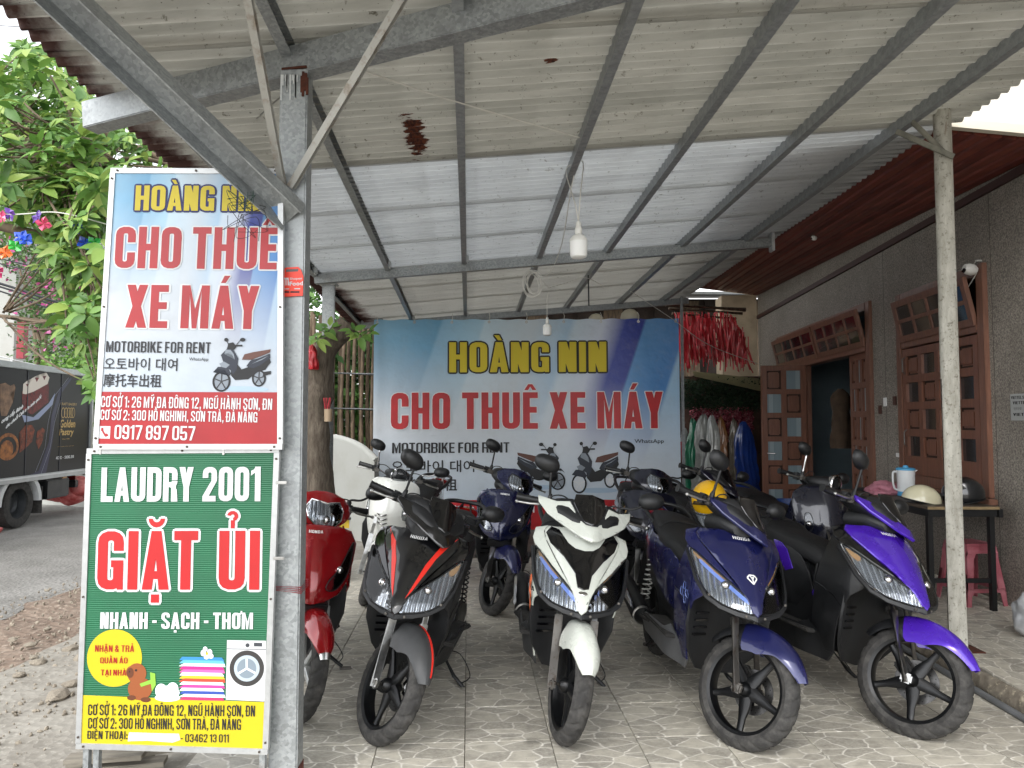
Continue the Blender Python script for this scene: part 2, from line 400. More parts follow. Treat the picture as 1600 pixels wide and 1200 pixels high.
def block_text(text,x0,y0,x1,y1,mp,mat,parent,name='lettering',off=.002,grow=0,gap=.075,space=.2,grid=0,fitcap=True,shear=0):
    """fit the capitals of text into the box (x0,y0 lower left)-(x1,y1) in sign coordinates; mp(a,b,off)->Vector"""
    polys,wd=layout(text,gap,space); sx=(x1-x0)/wd; sy=(y1-y0)
    bm=bmesh.new(); k=0
    for dx,dy in dirs(grow):
        for p in polys:
            k+=1; o=off+(k%97)*2e-6
            q=[(x0+a*sx+dx+shear*b*sy,y0+b*sy+dy) for a,b in p]
            f=bm.faces.new([bm.verts.new((a,b,o)) for a,b in q])
    bmesh.ops.recalc_face_normals(bm,faces=bm.faces)
    if grid:
        lo,hi=x0,x1; kk=math.ceil(lo/grid)
        while kk*grid<hi:
            bmesh.ops.bisect_plane(bm,geom=bm.verts[:]+bm.edges[:]+bm.faces[:],plane_co=(kk*grid,0,0),plane_no=(1,0,0),dist=1e-5); kk+=1
    for v in bm.verts: v.co=mp(v.co.x,v.co.y,v.co.z)
    o=finish(bm,name,mat,parent,smooth=False); return o
_FT={}
def _fontmesh(s):
    if s in _FT: return _FT[s]
    cu=bpy.data.curves.new('txt','FONT'); cu.body=s; cu.resolution_u=2
    o=bpy.data.objects.new('txt',cu); COL.objects.link(o)
    dg=bpy.context.evaluated_depsgraph_get(); me=bpy.data.meshes.new_from_object(o.evaluated_get(dg))
    vs=[tuple(v.co) for v in me.vertices]; fs=[tuple(p.vertices) for p in me.polygons]
    bpy.data.objects.remove(o); bpy.data.curves.remove(cu); bpy.data.meshes.remove(me)
    _FT[s]=(vs,fs); return _FT[s]
def fine_text(text,x0,y0,x1,y1,mp,mat,parent,name='lettering',off=.002,grow=0,shear=0):
    vs,fs=_fontmesh(text)
    if not vs: return None
    a0=min(v[0] for v in vs);a1=max(v[0] for v in vs);b0=min(v[1] for v in vs);b1=max(v[1] for v in vs)
    sx=(x1-x0)/(a1-a0); sy=(y1-y0)/(b1-b0); bm=bmesh.new()
    for k,(dx,dy) in enumerate(dirs(grow,4)):
        nv=[bm.verts.new(mp(x0+(v[0]-a0)*sx+dx+shear*(v[1]-b0)*sy,y0+(v[1]-b0)*sy+dy,off+k*5e-6)) for v in vs]
        for f in fs:
            try: bm.faces.new([nv[i] for i in f])
            except ValueError: pass
    return finish(bm,name,mat,parent,smooth=False)
def flat(polys,mp,mat,parent,name='print',off=.0015,kind=None):
    bm=bmesh.new()
    for k,p in enumerate(polys):
        f=bm.faces.new([bm.verts.new(mp(a,b,off+k*8e-6)) for a,b in p])
    bmesh.ops.triangulate(bm,faces=bm.faces[:])
    return finish(bm,name,mat,parent,smooth=False,kind=kind)
def ell(cx,cy,rx,ry,n=24,a0=0,a1=2*PI): return [(cx+rx*math.cos(a0+(a1-a0)*k/n),cy+ry*math.sin(a0+(a1-a0)*k/n)) for k in range(n)]
def ringp(cx,cy,rx,ry,w,n=24):
    out=[]
    for k in range(n):
        a,b=2*PI*k/n,2*PI*(k+1)/n
        out.append([(cx+rx*math.cos(a),cy+ry*math.sin(a)),(cx+rx*math.cos(b),cy+ry*math.sin(b)),(cx+(rx-w)*math.cos(b),cy+(ry-w)*math.sin(b)),(cx+(rx-w)*math.cos(a),cy+(ry-w)*math.sin(a))])
    return out
def stroke(pts,w):
    out=[]
    for a,b in zip(pts,pts[1:]):
        dx,dy=b[0]-a[0],b[1]-a[1]; l=math.hypot(dx,dy) or 1; nx,ny=-dy/l*w/2,dx/l*w/2
        out.append([(a[0]+nx,a[1]+ny),(b[0]+nx,b[1]+ny),(b[0]-nx,b[1]-ny),(a[0]-nx,a[1]-ny)])
    return out
# ---------------------------------------------------------------- scooters
RUB=M('rubber','#2c2b2a',.85,var=.35,scale=22,bump=.12,bscale=120,col2='#4b4946',thr=(.42,.75),detail=8)
PLA=M('dark_plastic','#141517',.5,var=.4,scale=6,bump=.15,bscale=350,col2='#222325',thr=(.4,.75),rv=.1)
GLB=M('gloss_black','#07070a',.12,coat=.8)
SEAT=M('seat_vinyl','#17181a',.6,var=.2,scale=10,bump=.25,bscale=500)
RIMB=M('rim_black','#101113',.35,metal=.3,var=.3,scale=20)
STEEL=M('bright_steel','#b8b8b6',.28,metal=1,var=.2,scale=30)
DST=M('dull_steel','#6d6a66',.5,metal=.8,var=.4,scale=25,col2='#4a3a2c',thr=(.55,.75))
CHR=M('chrome','#d8d8da',.1,metal=1)
ENG=M('engine_metal','#3a3a3a',.6,metal=.5,var=.5,scale=14,col2='#1d1a17')
WHT=M('white_print','#e8e8e6',.5); AMB=M('amber_lens','#c79a6a',.15,coat=.6); REDL=M('red_lens','#7a0a0a',.15,coat=.6)
SPR=M('spring_paint','#c9c9c4',.35)
# clear lens: reflection over see-through
_l=NT('clear_lens'); 
_fr=_l.n('Fresnel',{'IOR':1.5}); _tr=_l.n('BsdfTransparent',{'Color':(.93,.95,.97,1)}); _gl=_l.n('BsdfGlossy',{'Roughness':.04})
_mx=_l.n('MixShader',{0:_fr.outputs[0],1:_tr.outputs[0],2:_gl.outputs[0]})
_l.t.links.new(_mx.outputs[0],_l.t.nodes['Material Output'].inputs['Surface']); LENS=_l.m
_rf=NT('lamp_reflector'); _tc=_rf.n('TexCoord'); _w=_rf.n('TexWave',{'Vector':_tc.outputs['Object'],'Scale':15.0,'Distortion':.8,'Detail':1.0},bands_direction='Y')
_rf.set('Metallic',.75); _rf.set('Roughness',.22); _rf.set('Base Color',_rf.mix(_rf.rng(_w.outputs['Fac'],.1,.9),(.92,.93,.95),(.52,.53,.55)))
_rf.bump(_w.outputs['Fac'],.6,.02); REFL=_rf.m
def paint(name,col,rough=.25,metal=0,coat=1,flake=.12):
    return M('paint_'+name,col,rough,metal,var=flake,scale=7,coat=coat,rv=.06,bump=.02,bscale=8)
def build_tyre_mesh(width=.088,R0=.25):
    bm=bmesh.new(); N=264; prof=[]
    for k in range(17):
        a=-1.25+2.5*k/16; prof.append((R0-.052+.052*math.cos(a*1.08),width/2*math.sin(a)/math.sin(1.25)*1.0,a))
    prof=[(R0-.068,-width*.36,-9)]+prof+[(R0-.068,width*.36,9)]
    rings=[]
    for i in range(N):
        th=2*PI*i/N; ring=[]
        for (r,y,a) in prof:
            rr=r
            if abs(a)<1.1:
                ph=(i/N*22+abs(a)*.55+(.5 if a>0 else 0))%1
                if ph<.21 and abs(a)>.10: rr-=.0055
                if abs(abs(a)-.0)<.05: rr-=.003
            ring.append(bm.verts.new((rr*math.cos(th),y,rr*math.sin(th))))
        rings.append(ring)
    for i in range(N):
        A,B=rings[i],rings[(i+1)%N]
        for k in range(len(prof)-1): bm.faces.new((A[k],A[k+1],B[k+1],B[k]))
    bmesh.ops.recalc_face_normals(bm,faces=bm.faces)
    bm.normal_update()
    for f in bm.faces: f.smooth=True
    for e in bm.edges:
        if len(e.link_faces)==2 and e.calc_face_angle()>R(40): e.smooth=False
    me=bpy.data.meshes.new('tyre'); bm.to_mesh(me); bm.free(); me.materials.append(RUB); return me
TYRE=build_tyre_mesh()
def spoke_bm(kind):
    bm=bmesh.new()
    if kind=='Y':   # broad spoke that narrows, slightly twisted
        secs=[(.028,.030,.020),(.07,.026,.014),(.12,.016,.011),(.17,.014,.012),(.186,.02,.016)]
        sweep=[0,.004,.012,.018,.02]
    else:
        secs=[(.028,.018,.014),(.08,.014,.010),(.13,.012,.010),(.186,.015,.014)]; sweep=[0,.02,.035,.04]
    rings=[]
    for (r,hw,hy),sx in zip(secs,sweep):
        rings.append([bm.verts.new((sx+dx*hw,dy*hy,r)) for dx,dy in ((-1,-.5),(-.5,-1),(.5,-1),(1,-.5),(1,.5),(.5,1),(-.5,1),(-1,.5))])
    for A,B in zip(rings,rings[1:]):
        for k in range(8): bm.faces.new((A[k],A[(k+1)%8],B[(k+1)%8],B[k]))
    bm.faces.new(rings[0][::-1]); bm.faces.new(rings[-1]); bmesh.ops.recalc_face_normals(bm,faces=bm.faces)
    return bm
def make_wheel(root,name,centre,T,rimmat,kind='Y',n=5,disc=1,rear=False):
    C=Matrix.Translation(Vector(centre)); TT=T@C
    rim=lathe(name,[(.176,-.030),(.190,-.036),(.190,-.033),(.180,-.026),(.176,-.010),(.176,.010),(.180,.026),(.190,.033),(.190,.036),(.176,.030),(.171,.012),(.171,-.012),(.176,-.030)],rimmat,root,seg=56,T=ROTY,T2=TT)
    ty=link('tyre',TYRE.copy() if False else TYRE,None,rim); ty.matrix_local=TT
    for k in range(n):
        bm=spoke_bm(kind); finish(bm,'spoke',rimmat,rim,T=TT@Matrix.Rotation(2*PI*k/n+.35,4,'Y'),ang=45)
    lathe('hub',[(0,-.052),(.017,-.052),(.022,-.046),(.030,-.036),(.034,-.015),(.034,.015),(.03,.036),(.022,.046),(0,.046)],rimmat,rim,seg=20,T=ROTY,T2=TT)
    if disc:
        bm=bmesh.new(); y0=.052*disc
        add_lathe(bm,[(.058,y0-.002),(.098,y0-.002),(.098,y0+.002),(.058,y0+.002),(.058,y0-.002)],40,ROTY)
        d=finish(bm,'brake_disc',M('disc_steel','#5f5e5d',.35,metal=.9,var=.3,scale=40),rim,T=TT,ang=40)
        bm=bmesh.new()
        for k in range(5):
            a=2*PI*k/5; add_box(bm,(.045*math.cos(a),y0,.045*math.sin(a)),(.04,.004,.014),Euler((0,-a,0)))
        for k in range(24):
            a=2*PI*k/24; rr=.07+.008*(k%3)
            add_lathe(bm,[(0,y0+.0035*disc),(.0035,y0+.0035*disc)],6,ROTY@Matrix.Translation((0,0,0))) if False else add_box(bm,(rr*math.cos(a),y0,rr*math.sin(a)),(.005,.0055,.005))
        finish(bm,'disc_carrier',RIMB,rim,T=TT,smooth=False,kind='stuff')
        box('brake_caliper',(-.075,y0+.004*disc,.055),(.055,.036,.075),ENG,rim,rot=Euler((0,R(35),0)),bev=.008,T=TT)
    tube('axle',[(0,-.10,0),(0,.10,0)],.009,DST,rim,T=TT)
    for s in (-1,1): lathe('axle_nut',[(0,.103*s),(.013,.103*s),(.013,.09*s),(0,.09*s)],DST,rim,seg=6,T=ROTY,T2=TT)
    return rim
BS=1.035
AX0=Vector((.08,0,0)); ADIR=Vector((-.446,0,.895)).normalized()
def steer_mat(deg):
    return Matrix.Translation(AX0)@Matrix.Rotation(R(deg),4,ADIR)@Matrix.Translation(-AX0)
def mirror_pts(p): return p+[(-a,b) for a,b in reversed(p) if abs(a)>1e-9]
# surfaces ------------------------------------------------------
PA=[(.55,.045),(.60,.035),(.64,.015),(.70,-.03),(.78,-.09),(.86,-.155),(.92,-.215),(.96,-.27),(1.0,-.33)]
def FA(y,z):
    a=abs(y); x=interp([(q,p) for q,p in PA],z)
    x-=.26*a+1.35*a*a
    wv=interp([(.60,.03),(.72,.07),(.84,.135),(.93,.15)],z)
    x+=.014*(1-sstep(wv-.012,wv+.012,a))
    return Vector((x,y*.97,.583+(z-.583)*(.87 if z>.583 else 1)))
PB=[(.52,.0),(.60,.02),(.68,.005),(.78,-.05),(.86,-.10),(.94,-.17),(1.0,-.23)]
def FB(y,z):
    a=abs(y); x=interp(PB,z)-.22*a-2.2*a*a
    wv=interp([(.60,.05),(.80,.09),(.98,.06)],z); x+=.010*(1-sstep(wv-.02,wv+.02,a))
    return Vector((x,y,z))
PC=[(.30,-.30),(.40,-.24),(.55,-.17),(.7,-.13),(.85,-.16),(.95,-.21),(1.0,-.26)]
def FC(y,z):
    a=abs(y); return Vector((interp(PC,z)-3.2*a*a,y,z))
def FH(y,z):     # handle cowl, sharp
    a=abs(y); return Vector((-.165-.8*(z-.90)-.34*a-1.1*a*a+.010*(1-sstep(.03,.055,a)),y,z))
def FHB(y,z):    # handle cowl, round
    a=abs(y); return Vector((-.17-.55*max(0,z-.95)**1.1*1.6+.1*min(0,z-.95)-.1*a-3.0*a*a,y,z))
def FIN(y,z):    # dark leg shield / wheel well
    return Vector((-.33+2.0*y*y+.10*(z-.4),y,z))
def side(s,fat=1.0):
    def G(x,z):
        y=.212*fat-.32*max(0,.62-z)**1.6-.25*max(0,z-.70)**1.2-1.6*max(0,x+.22)**1.25
        y+=.006*sstep(.0,.02,(z-.52)-.35*(x+.4))
        return Vector((x,s*y,.6+(z-.6)*(.86 if z>.6 else 1)))
    return G
def rside(s):
    def G(x,z):
        t=(-x-.6); y=.10+.055*sstep(-.05,.25,t)-.075*sstep(.55,1.05,t)-.30*max(0,.6-z)**1.3-.35*max(0,z-.7)**1.1
        y+=.007*sstep(.0,.018,(z-.60)-.18*(-x-.9))
        return Vector((x,s*y,z))
    return G
def orient(fn,flip): # make panel normal point the right way by swapping parameter order
    return (lambda a,b: fn(b,a)) if flip else fn
def P2(name,outline,fn,s,mat,root,**kw):
    """panel on a side surface (x,z) for side s"""
    # normal da x db for (x,z)->y : x cross z = -y ; so s=-1 is outward; for s=+1 swap
    if s<0: return panel(name,outline,fn,mat,root,**kw)
    return panel(name,[(b,a) for a,b in outline],lambda a,b:fn(b,a),mat,root,**kw)
def make_fender(root,mat,T,style='A',stripe=None,cap=None):
    def Fn(th,v):
        # th degrees from straight ahead, v across -1..1
        w_=interp([(22,.018),(30,.026),(38,.044),(52,.060),(75,.074),(105,.076),(125,.06),(150,.045)],th)
        r=.277+.009*(1-sstep(0,1,abs(v)))-.0
        dr=interp([(22,.008),(40,.03),(60,.06),(78,.12),(104,.13),(118,.05),(150,.03)],th)
        r-=dr*max(0,abs(v)-.45)/.55*.9
        r+=.004*(1-sstep(.28,.36,abs(v)))
        ww=w_*(1-.0*abs(v)) ; y=ww*math.copysign(min(1,abs(v)*1.25),v)
        if abs(v)>.8: y=math.copysign(ww*(1+.06*(abs(v)-.8)/.2),v)
        a=R(th); return Vector((r*math.cos(a),y,.25+r*math.sin(a)))
    vt=[22,28,34,42,52,62,72,82,90,98,106,114,122,132,142,150]
    def grid_obj(name,mt,vlo,vhi,t0,t1,off,n=16):
        bm=bmesh.new(); th=[t0+(t1-t0)*k/22 for k in range(23)]; g=[]
        for t_ in th:
            g.append([bm.verts.new(Fn(t_,vlo+(vhi-vlo)*k/n)+Vector((math.cos(R(t_)),0,math.sin(R(t_))))*off) for k in range(n+1)])
        for A,B in zip(g,g[1:]):
            for k in range(n): bm.faces.new((A[k],A[k+1],B[k+1],B[k]))
        bmesh.ops.recalc_face_normals(bm,faces=bm.faces); 
        gm=bmesh.ops.solidify(bm,geom=bm.faces[:],thickness=.003)
        return finish(bm,name,mt,root,T=T,ang=30)
    f=grid_obj('front_fender',mat,-1,1,30,108,0); b_=grid_obj('fender_rear',PLA,-1,1,108.5,150,-.003); b_.parent=f
    if stripe: 
        o=grid_obj('fender_stripe',stripe,.18,.34,36,100,.004,3); o.parent=f
    if cap:
        o=grid_obj('fender_tip',cap,-1,1,25,31,.001,8); o.parent=f
    return f
def make_fork(root,T,lower=STEEL,upper=STEEL):
    d=Vector((-.41,0,.912))
    for s in (-1,1):
        b=Vector((-.0,s*.088,.25)); 
        f=tube('fork_leg',[b+d*-.02,b+d*.30],[.019,.020],lower,root,T=T,seg=14)
        tube('fork_tube',[b+d*.28,b+d*.50],.0135,upper,f,T=T,seg=12)
        box('axle_lug',b+Vector((.004,0,0)),(.05,.026,.045),lower,f,bev=.008,T=T)
def make_bars(root,T,style,mirror=True,lever=STEEL,grips=PLA,mh=.945,chrome=False,mscale=.86,mirror_sides=(-1,1),short_stem=False):
    for s in (-1,1):
        h=tube('handlebar',[(-.40,s*.08,.965),(-.42,s*.17,.985),(-.455,s*.24,.99),(-.48,s*.32,.985)],.011,CHR if chrome else PLA,root,T=T)
        bm=bmesh.new(); n=14; pts=[];rr=[]
        for k in range(n+1):
            t=k/n; pts.append(Vector((-.445,s*.215,.99)).lerp(Vector((-.488,s*.335,.985)),t)); rr.append(.0165+(.0012 if k%2 else 0)+(.004 if k in(0,n) else 0))
        add_tube(bm,pts,rr,14); bmesh.ops.recalc_face_normals(bm,faces=bm.faces); finish(bm,'grip',grips,h,T=T,ang=50)
        box('switch_housing',(-.43,s*.205,.988),(.055,.055,.05),PLA,h,bev=.012,T=T)
        lv=tube('brake_lever',[(-.405,s*.19,.985),(-.385,s*.24,.978),(-.388,s*.28,.972),(-.408,s*.34,.968)],[.009,.0075,.006,.0055],lever,root,T=T,seg=8)
        bm=bmesh.new(); bmesh.ops.create_uvsphere(bm,u_segments=10,v_segments=8,radius=.0095,matrix=Matrix.Translation((-.41,s*.345,.967))); finish(bm,'lever_ball',lever,lv,T=T)
        box('lever_bracket',(-.40,s*.185,.985),(.04,.045,.035),DST,lv,bev=.006,T=T)
        tube('brake_cable',smooth_path([(-.40,s*.17,.98),(-.36,s*.185,1.03),(-.35,s*.13,1.045),(-.38,s*.06,1.01)],5),.0035,PLA,root,T=T,seg=6)
        if mirror and s in mirror_sides:
            my,mz=(.335,1.105) if s>0 else (.235,1.185)
            stem=tube('mirror_stem',smooth_path([(-.40,s*.185,1.0),(-.395,s*.19,1.04),(-.385,s*(.6*.19+.4*my),mz-.055),(-.39,s*(my-.03),mz-.02)],5),[.0065]*16,CHR if chrome else PLA,root,T=T,seg=8)
            lathe('stem_boot',[(0,0),(.014,0),(.012,.03),(.008,.045),(0,.045)],PLA,stem,seg=12,T=Matrix.Translation((-.40,s*.185,.995)),T2=T)
            # head: convex back, flat glass facing the rider
            bm=bmesh.new(); cx,cy,cz=-.395,s*my,mz; N=28; rings=[]
            A_,B_=.078*mscale,.050*mscale
            def outl(a):
                c,si=math.cos(a),math.sin(a)
                return (A_*math.copysign(abs(c)**.85,c)*(1 if c*s>0 else .95),B_*math.copysign(abs(si)**.85,si)+.14*A_*(c*s))
            for k2,(sc2,dx) in enumerate(((1,-.008),(1.0,.004),(.93,.016),(.75,.028),(.45,.038),(.15,.042))):
                rings.append([bm.verts.new((cx+dx,cy+outl(2*PI*k/N)[0]*sc2,cz+outl(2*PI*k/N)[1]*sc2)) for k in range(N)])
            for A,B in zip(rings,rings[1:]):
                for k in range(N): bm.faces.new((A[k],A[(k+1)%N],B[(k+1)%N],B[k]))
            bm.faces.new(rings[-1]); bm.faces.new(rings[0][::-1]); bmesh.ops.recalc_face_normals(bm,faces=bm.faces)
            mhd=finish(bm,'mirror',PLA,root,T=T,ang=45)
            bm=bmesh.new(); vs=[bm.verts.new((cx-.0095,cy+outl(2*PI*k/N)[0]*.92,cz+outl(2*PI*k/N)[1]*.92)) for k in range(N)]; bm.faces.new(vs); finish(bm,'mirror_glass',CHR,mhd,T=T,smooth=False)
def headlight(root,outline,fn,s,T=None,depth=.014,amber=None,drl=None,sm=3,dark=False):
    o=[(s*a,b) for a,b in outline]
    if s<0: o=o[::-1]
    f2=lambda y,z:fn(y,z)+Vector((-depth*(1-0),0,0))
    base=panel('headlight',o,f2,REFL if not dark else GLB,root,thick=.004,grid=.02,sm=sm,bev=0,T=T)
    xs=[p[0] for p in outline]; ys=[p[1] for p in outline]
    # flutes and bulb
    cx=s*(min(xs)*.55+max(xs)*.45); cz=min(ys)*.58+max(ys)*.42
    p=fn(cx,cz)+Vector((-depth+.006,0,0))
    bm=bmesh.new(); bmesh.ops.create_uvsphere(bm,u_segments=18,v_segments=10,radius=.020,matrix=Matrix.Translation(p)); finish(bm,'bulb_cover',CHR if not dark else REFL,base,T=T)
    if amber:
        oa=[(s*a,b) for a,b in amber]
        if s<0: oa=oa[::-1]
        panel('indicator_lens',oa,lambda y,z:fn(y,z)+Vector((-depth*.55,0,0)),AMB,base,thick=.004,grid=.02,sm=2,bev=0,T=T)
    if drl:
        oa=[(s*a,b) for a,b in drl]
        if s<0: oa=oa[::-1]
        panel('running_light',oa,lambda y,z:fn(y,z)+Vector((-depth*.3,0,0)),DRL,base,thick=.004,grid=.02,sm=2,bev=0,T=T)
    panel('lens_cover',o,fn,LENS,base,thick=.0025,grid=.02,sm=sm,bev=.002,T=T,off=.001)
    # surround rim
    op=cat2(o,sm) if sm else o
    tube('lens_rim',[fn(a,b)+Vector((.001,0,0)) for a,b in op],.0028,PLA,base,T=T,closed=True,seg=6)
    return base
DRL=M('running_light_blue','#8fa8ee',.2,coat=.6)
def surf_text(text,fn,a0,b0,a1,b1,mat,parent,T=None,name='badge',grow=0,off=.002):
    o=block_text(text,a0,b0,a1,b1,lambda a,b,c:(T@(fn(a,b)+Vector((c,0,0)))) if T is not None else fn(a,b)+Vector((c,0,0)),mat,parent,name=name,off=off,gap=.14)
    return o
def side_text(text,s,G,x0,z0,x1,z1,mat,parent,name='badge'):
    # reading direction: for s=+1 (rider's left) text runs towards +x ... seen from outside
    def mp(a,b,c):
        x=(x0+(a)*(x1-x0)); z=z0+(b)*(z1-z0); p=G(x,z); p.y+=s*(c+.002); return p
    return block_text(text,0,0,1,1,mp,mat,parent,name=name,off=.002,gap=.14)
def make_scooter(name,label,group,pos,head,lean,steer,style,body,accent=None,rim=RIMB,hood=None,kind='Y',sideskirt=None,fender=None,
                 opts=()):
    root=empty(name,(pos[0],pos[1],0),(R(-lean),0,R(-90+head)),label,'scooter',group)
    T=steer_mat(steer); I=Matrix(); hood=hood or body; sideskirt=sideskirt or PLA; fender=fender or body
    # lowest point of the steered front wheel -> ground
    lo=9
    Rm=Euler((R(-lean),0,R(-90+head))).to_matrix()
    for k in range(90):
        a=2*PI*k/90
        for yy,rr in ((0,.25),(.025,.244),(-.025,.244),(.04,.232),(-.04,.232)):
            p=Rm@(T@Vector((rr*math.cos(a),yy,.25+rr*math.sin(a)))); lo=min(lo,p.z)
    TF=T; T=T@Matrix.Translation(ADIR*.008)@Matrix.Translation((-.39,0,.95))@Matrix.Scale(1.02,4)@Matrix.Translation((.39,0,-.95))
    root.location.z=-lo*BS; root.scale=(BS,BS,BS)
    WB=1.27
    make_wheel(root,'front_wheel',(0,0,.25),TF,rim,kind,n=5 if kind=='Y' else 5,disc=1)
    make_wheel(root,'rear_wheel',(-WB,0,.25),I,rim,kind,disc=0)
    make_fork(root,TF,lower=STEEL if style!='A2' else DST)
    # inner structure --------------------------------------------------
    prism('underbody',[(-.36,.25),(-.37,.50),(-.40,.80),(-.46,.82),(-.52,.56),(-.60,.50),(-.70,.66),(-1.42,.72),(-1.50,.66),(-1.25,.52),(-1.02,.34),(-.95,.24)],-.10,.10,PLA,root,bev=.015)
    box('engine',(-.92,0,.30),(.34,.20,.18),ENG,root,bev=.03)
    prism('swing_arm',[(-.86,.20),(-.80,.28),(-.86,.38),(-1.05,.40),(-1.30,.33),(-1.36,.26),(-1.30,.19),(-1.05,.18)],.085,.15,PLA,root,bev=.012)
    for s in (-1,1):
        if s==1 or True:
            sp=tube('shock_absorber',[(-1.25,s*.12,.30),(-1.17,s*.125,.62)],.012,DST,root)
            pts=[]
            for k in range(90):
                a=k*2*PI/11; t=.12+.8*k/90; c=Vector((-1.25,s*.12,.30)).lerp(Vector((-1.17,s*.125,.62)),t); pts.append(c+Vector((.026*math.cos(a),.026*math.sin(a),0)))
            tube('coil_spring',pts,.0048,SPR if 'spring' in opts else PLA,sp,seg=6)
    mf=tube('exhaust_muffler',[(-.86,-.13,.26),(-.98,-.15,.25),(-1.06,-.165,.26),(-1.10,-.17,.27),(-1.48,-.185,.37),(-1.52,-.186,.38)],[.02,.022,.045,.06,.058,.035],PLA,root,seg=20)
    tube('exhaust_tip',[(-1.50,-.186,.375),(-1.56,-.187,.39)],.02,DST,mf,seg=12)
    prism('heat_shield',[(-1.08,.30),(-1.12,.335),(-1.40,.41),(-1.44,.37),(-1.36,.335)],-.245,-.228,CHR if 'chrome_shield' in opts else PLA,mf,bev=.005)
    lathe('muffler_end_cap',[(0,.0),(.058,.0),(.060,.012),(.03,.02),(0,.02)],STEEL,mf,seg=18,T=Matrix.Translation((-1.09,-.169,.268))@Matrix.Rotation(PI/2+.2,4,'Y'))
    lathe('fan_cover',[(.0,.155),(.05,.158),(.085,.15),(.09,.10),(0,.10)],PLA,root,seg=24,T=ROTY@Matrix.Translation((-.93,-.30,0)),T2=None)
    for s in (-1,1):
        fp=box('foot_peg',(-.86,s*.19,.31),(.10,.09,.025),RUB,root,bev=.008,rot=Euler((0,0,s*-.3)))
    st_=tube('side_stand',[(-.72,.10,.23),(-.66,.22,.10),(-.64,.29,.052)],[.012,.011,.010],PLA,root)
    box('stand_foot',(-.63,.31,.045),(.05,.07,.012),DST,st_,bev=.004)
    tube('stand_spring',smooth_path([(-.70,.13,.21),(-.78,.22,.18),(-.74,.30,.09),(-.66,.27,.07)],5),.003,PLA,st_,seg=6)
    tube('center_stand',[(-.92,-.12,.20),(-1.0,-.14,.12),(-1.08,-.13,.10)],.011,PLA,root)
    # front dark well
    op=mirror_pts([(0,.20),(.10,.22),(.165,.32),(.20,.45),(.20,.58),(.165,.68),(.12,.80),(0,.84)])
    panel('leg_shield',op,FIN,PLA,root,thick=.012,grid=.04,sm=0,bev=.003)
    bm=bmesh.new()
    for k in range(4): add_box(bm,FIN(-.12,.50-.035*k)+Vector((.006,0,0)),(.012,.09,.010),Euler((0,0,.5)))
    finish(bm,'vent_slats',GLB,root,smooth=False,kind='stuff')
    lathe('horn',[(0,.0),(.028,.0),(.034,.012),(.03,.022),(0,.022)],ENG,root,seg=18,T=Matrix.Translation((-.27,.09,.52))@Matrix.Rotation(PI/2,4,'Y'))
    # front lower brace over the fork
    tube('steering_stem',[(-.205,0,.58),(-.42,0,1.04)],.026,ENG,root,T=TF); loft('stem_gaiter',[(-.43,0,.93,.12,.06,2.5),(-.30,0,.95,.10,.05,2.5),(-.22,0,.93,.05,.03,2.5)],PLA,root)
    box('fork_bridge',(-.20,0,.66),(.06,.21,.03),PLA,root,bev=.008,T=TF,rot=Euler((0,R(-26),0)))
    # fairings -----------------------------------------------------------
    if style in('A','A2'):
        hoodo=mirror_pts([(0,.583),(.022,.60),(.038,.655),(.078,.73),(.135,.81),(.185,.885),(.195,.925),(.175,.95),(.10,.962),(0,.966)])
        panel('hood',hoodo,FA,hood,root,thick=.008,off=.004,bev=.004)
        hl=[(.012,.598),(.07,.597),(.14,.610),(.19,.643),(.217,.70),(.238,.835),(.205,.815),(.15,.762),(.09,.712),(.036,.662)]
        for s in (-1,1):
            am=[(.228,.82),(.208,.808),(.185,.785),(.20,.765),(.217,.78)] if style=='A' else None
            dr=None
            if style=='A2':
                dr=[(.035,.655),(.09,.700),(.15,.748),(.2,.795),(.205,.778),(.15,.725),(.09,.678),(.035,.635)]
                am=[(.225,.828),(.17,.780),(.11,.732),(.12,.726),(.18,.765),(.215,.802)]
            headlight(root,hl,FA,s,amber=am,drl=dr,sm=3)
            ck=[(.042,.675),(.09,.722),(.15,.772),(.206,.826),(.241,.846),(.252,.88),(.24,.93),(.18,.953),(.200,.925),(.19,.885),(.14,.81),(.083,.73)]
            o=[(s*a,b) for a,b in ck]; o=o[::-1] if s<0 else o
            panel('front_cheek',o,FA,body if 'blackcheek' not in opts else GLB,root,thick=.006)
            lip=[(0,.562),(.08,.568),(.15,.582),(.207,.618),(.238,.69),(.258,.83),(.247,.84),(.224,.70),(.195,.636),(.14,.603),(.07,.590),(0,.589)]
            o=[(s*a,b) for a,b in lip]; o=o[::-1] if s<0 else o
            panel('front_lip',o,lambda y,z:FA(y,z)+Vector((-.004,0,0)),PLA if 'bodylip' not in opts else body,root,thick=.012)
        surf_text('HONDA',lambda a,b:FA(a,b)+Vector((.006,0,0)),-.045,.93,.045,.944,WHT,root)
    if style=='B':
        ap=mirror_pts([(0,.555),(.07,.56),(.14,.59),(.19,.655),(.215,.74),(.232,.82),(.20,.885),(.12,.915),(0,.925)])
        panel('front_apron',ap,FB,body,root,thick=.008,sm=0,bev=.004)
        for s in (-1,1):
            headlight(root,[(.07,.625),(.12,.62),(.17,.67),(.20,.745),(.212,.83),(.185,.80),(.135,.72),(.08,.665)],lambda y,z:FB(y,z)+Vector((.008,0,0)),s,amber=[(.2,.80),(.17,.755),(.185,.73),(.2,.76)],depth=.012,sm=3)
        surf_text('HONDA',FB,-.035,.885,.035,.898,WHT,root,off=.012)
        prism('splash_guard',[(-.02,.50),(.02,.56),(-.10,.57),(-.26,.50),(-.25,.47)],-.09,.09,PLA,root,bev=.01)
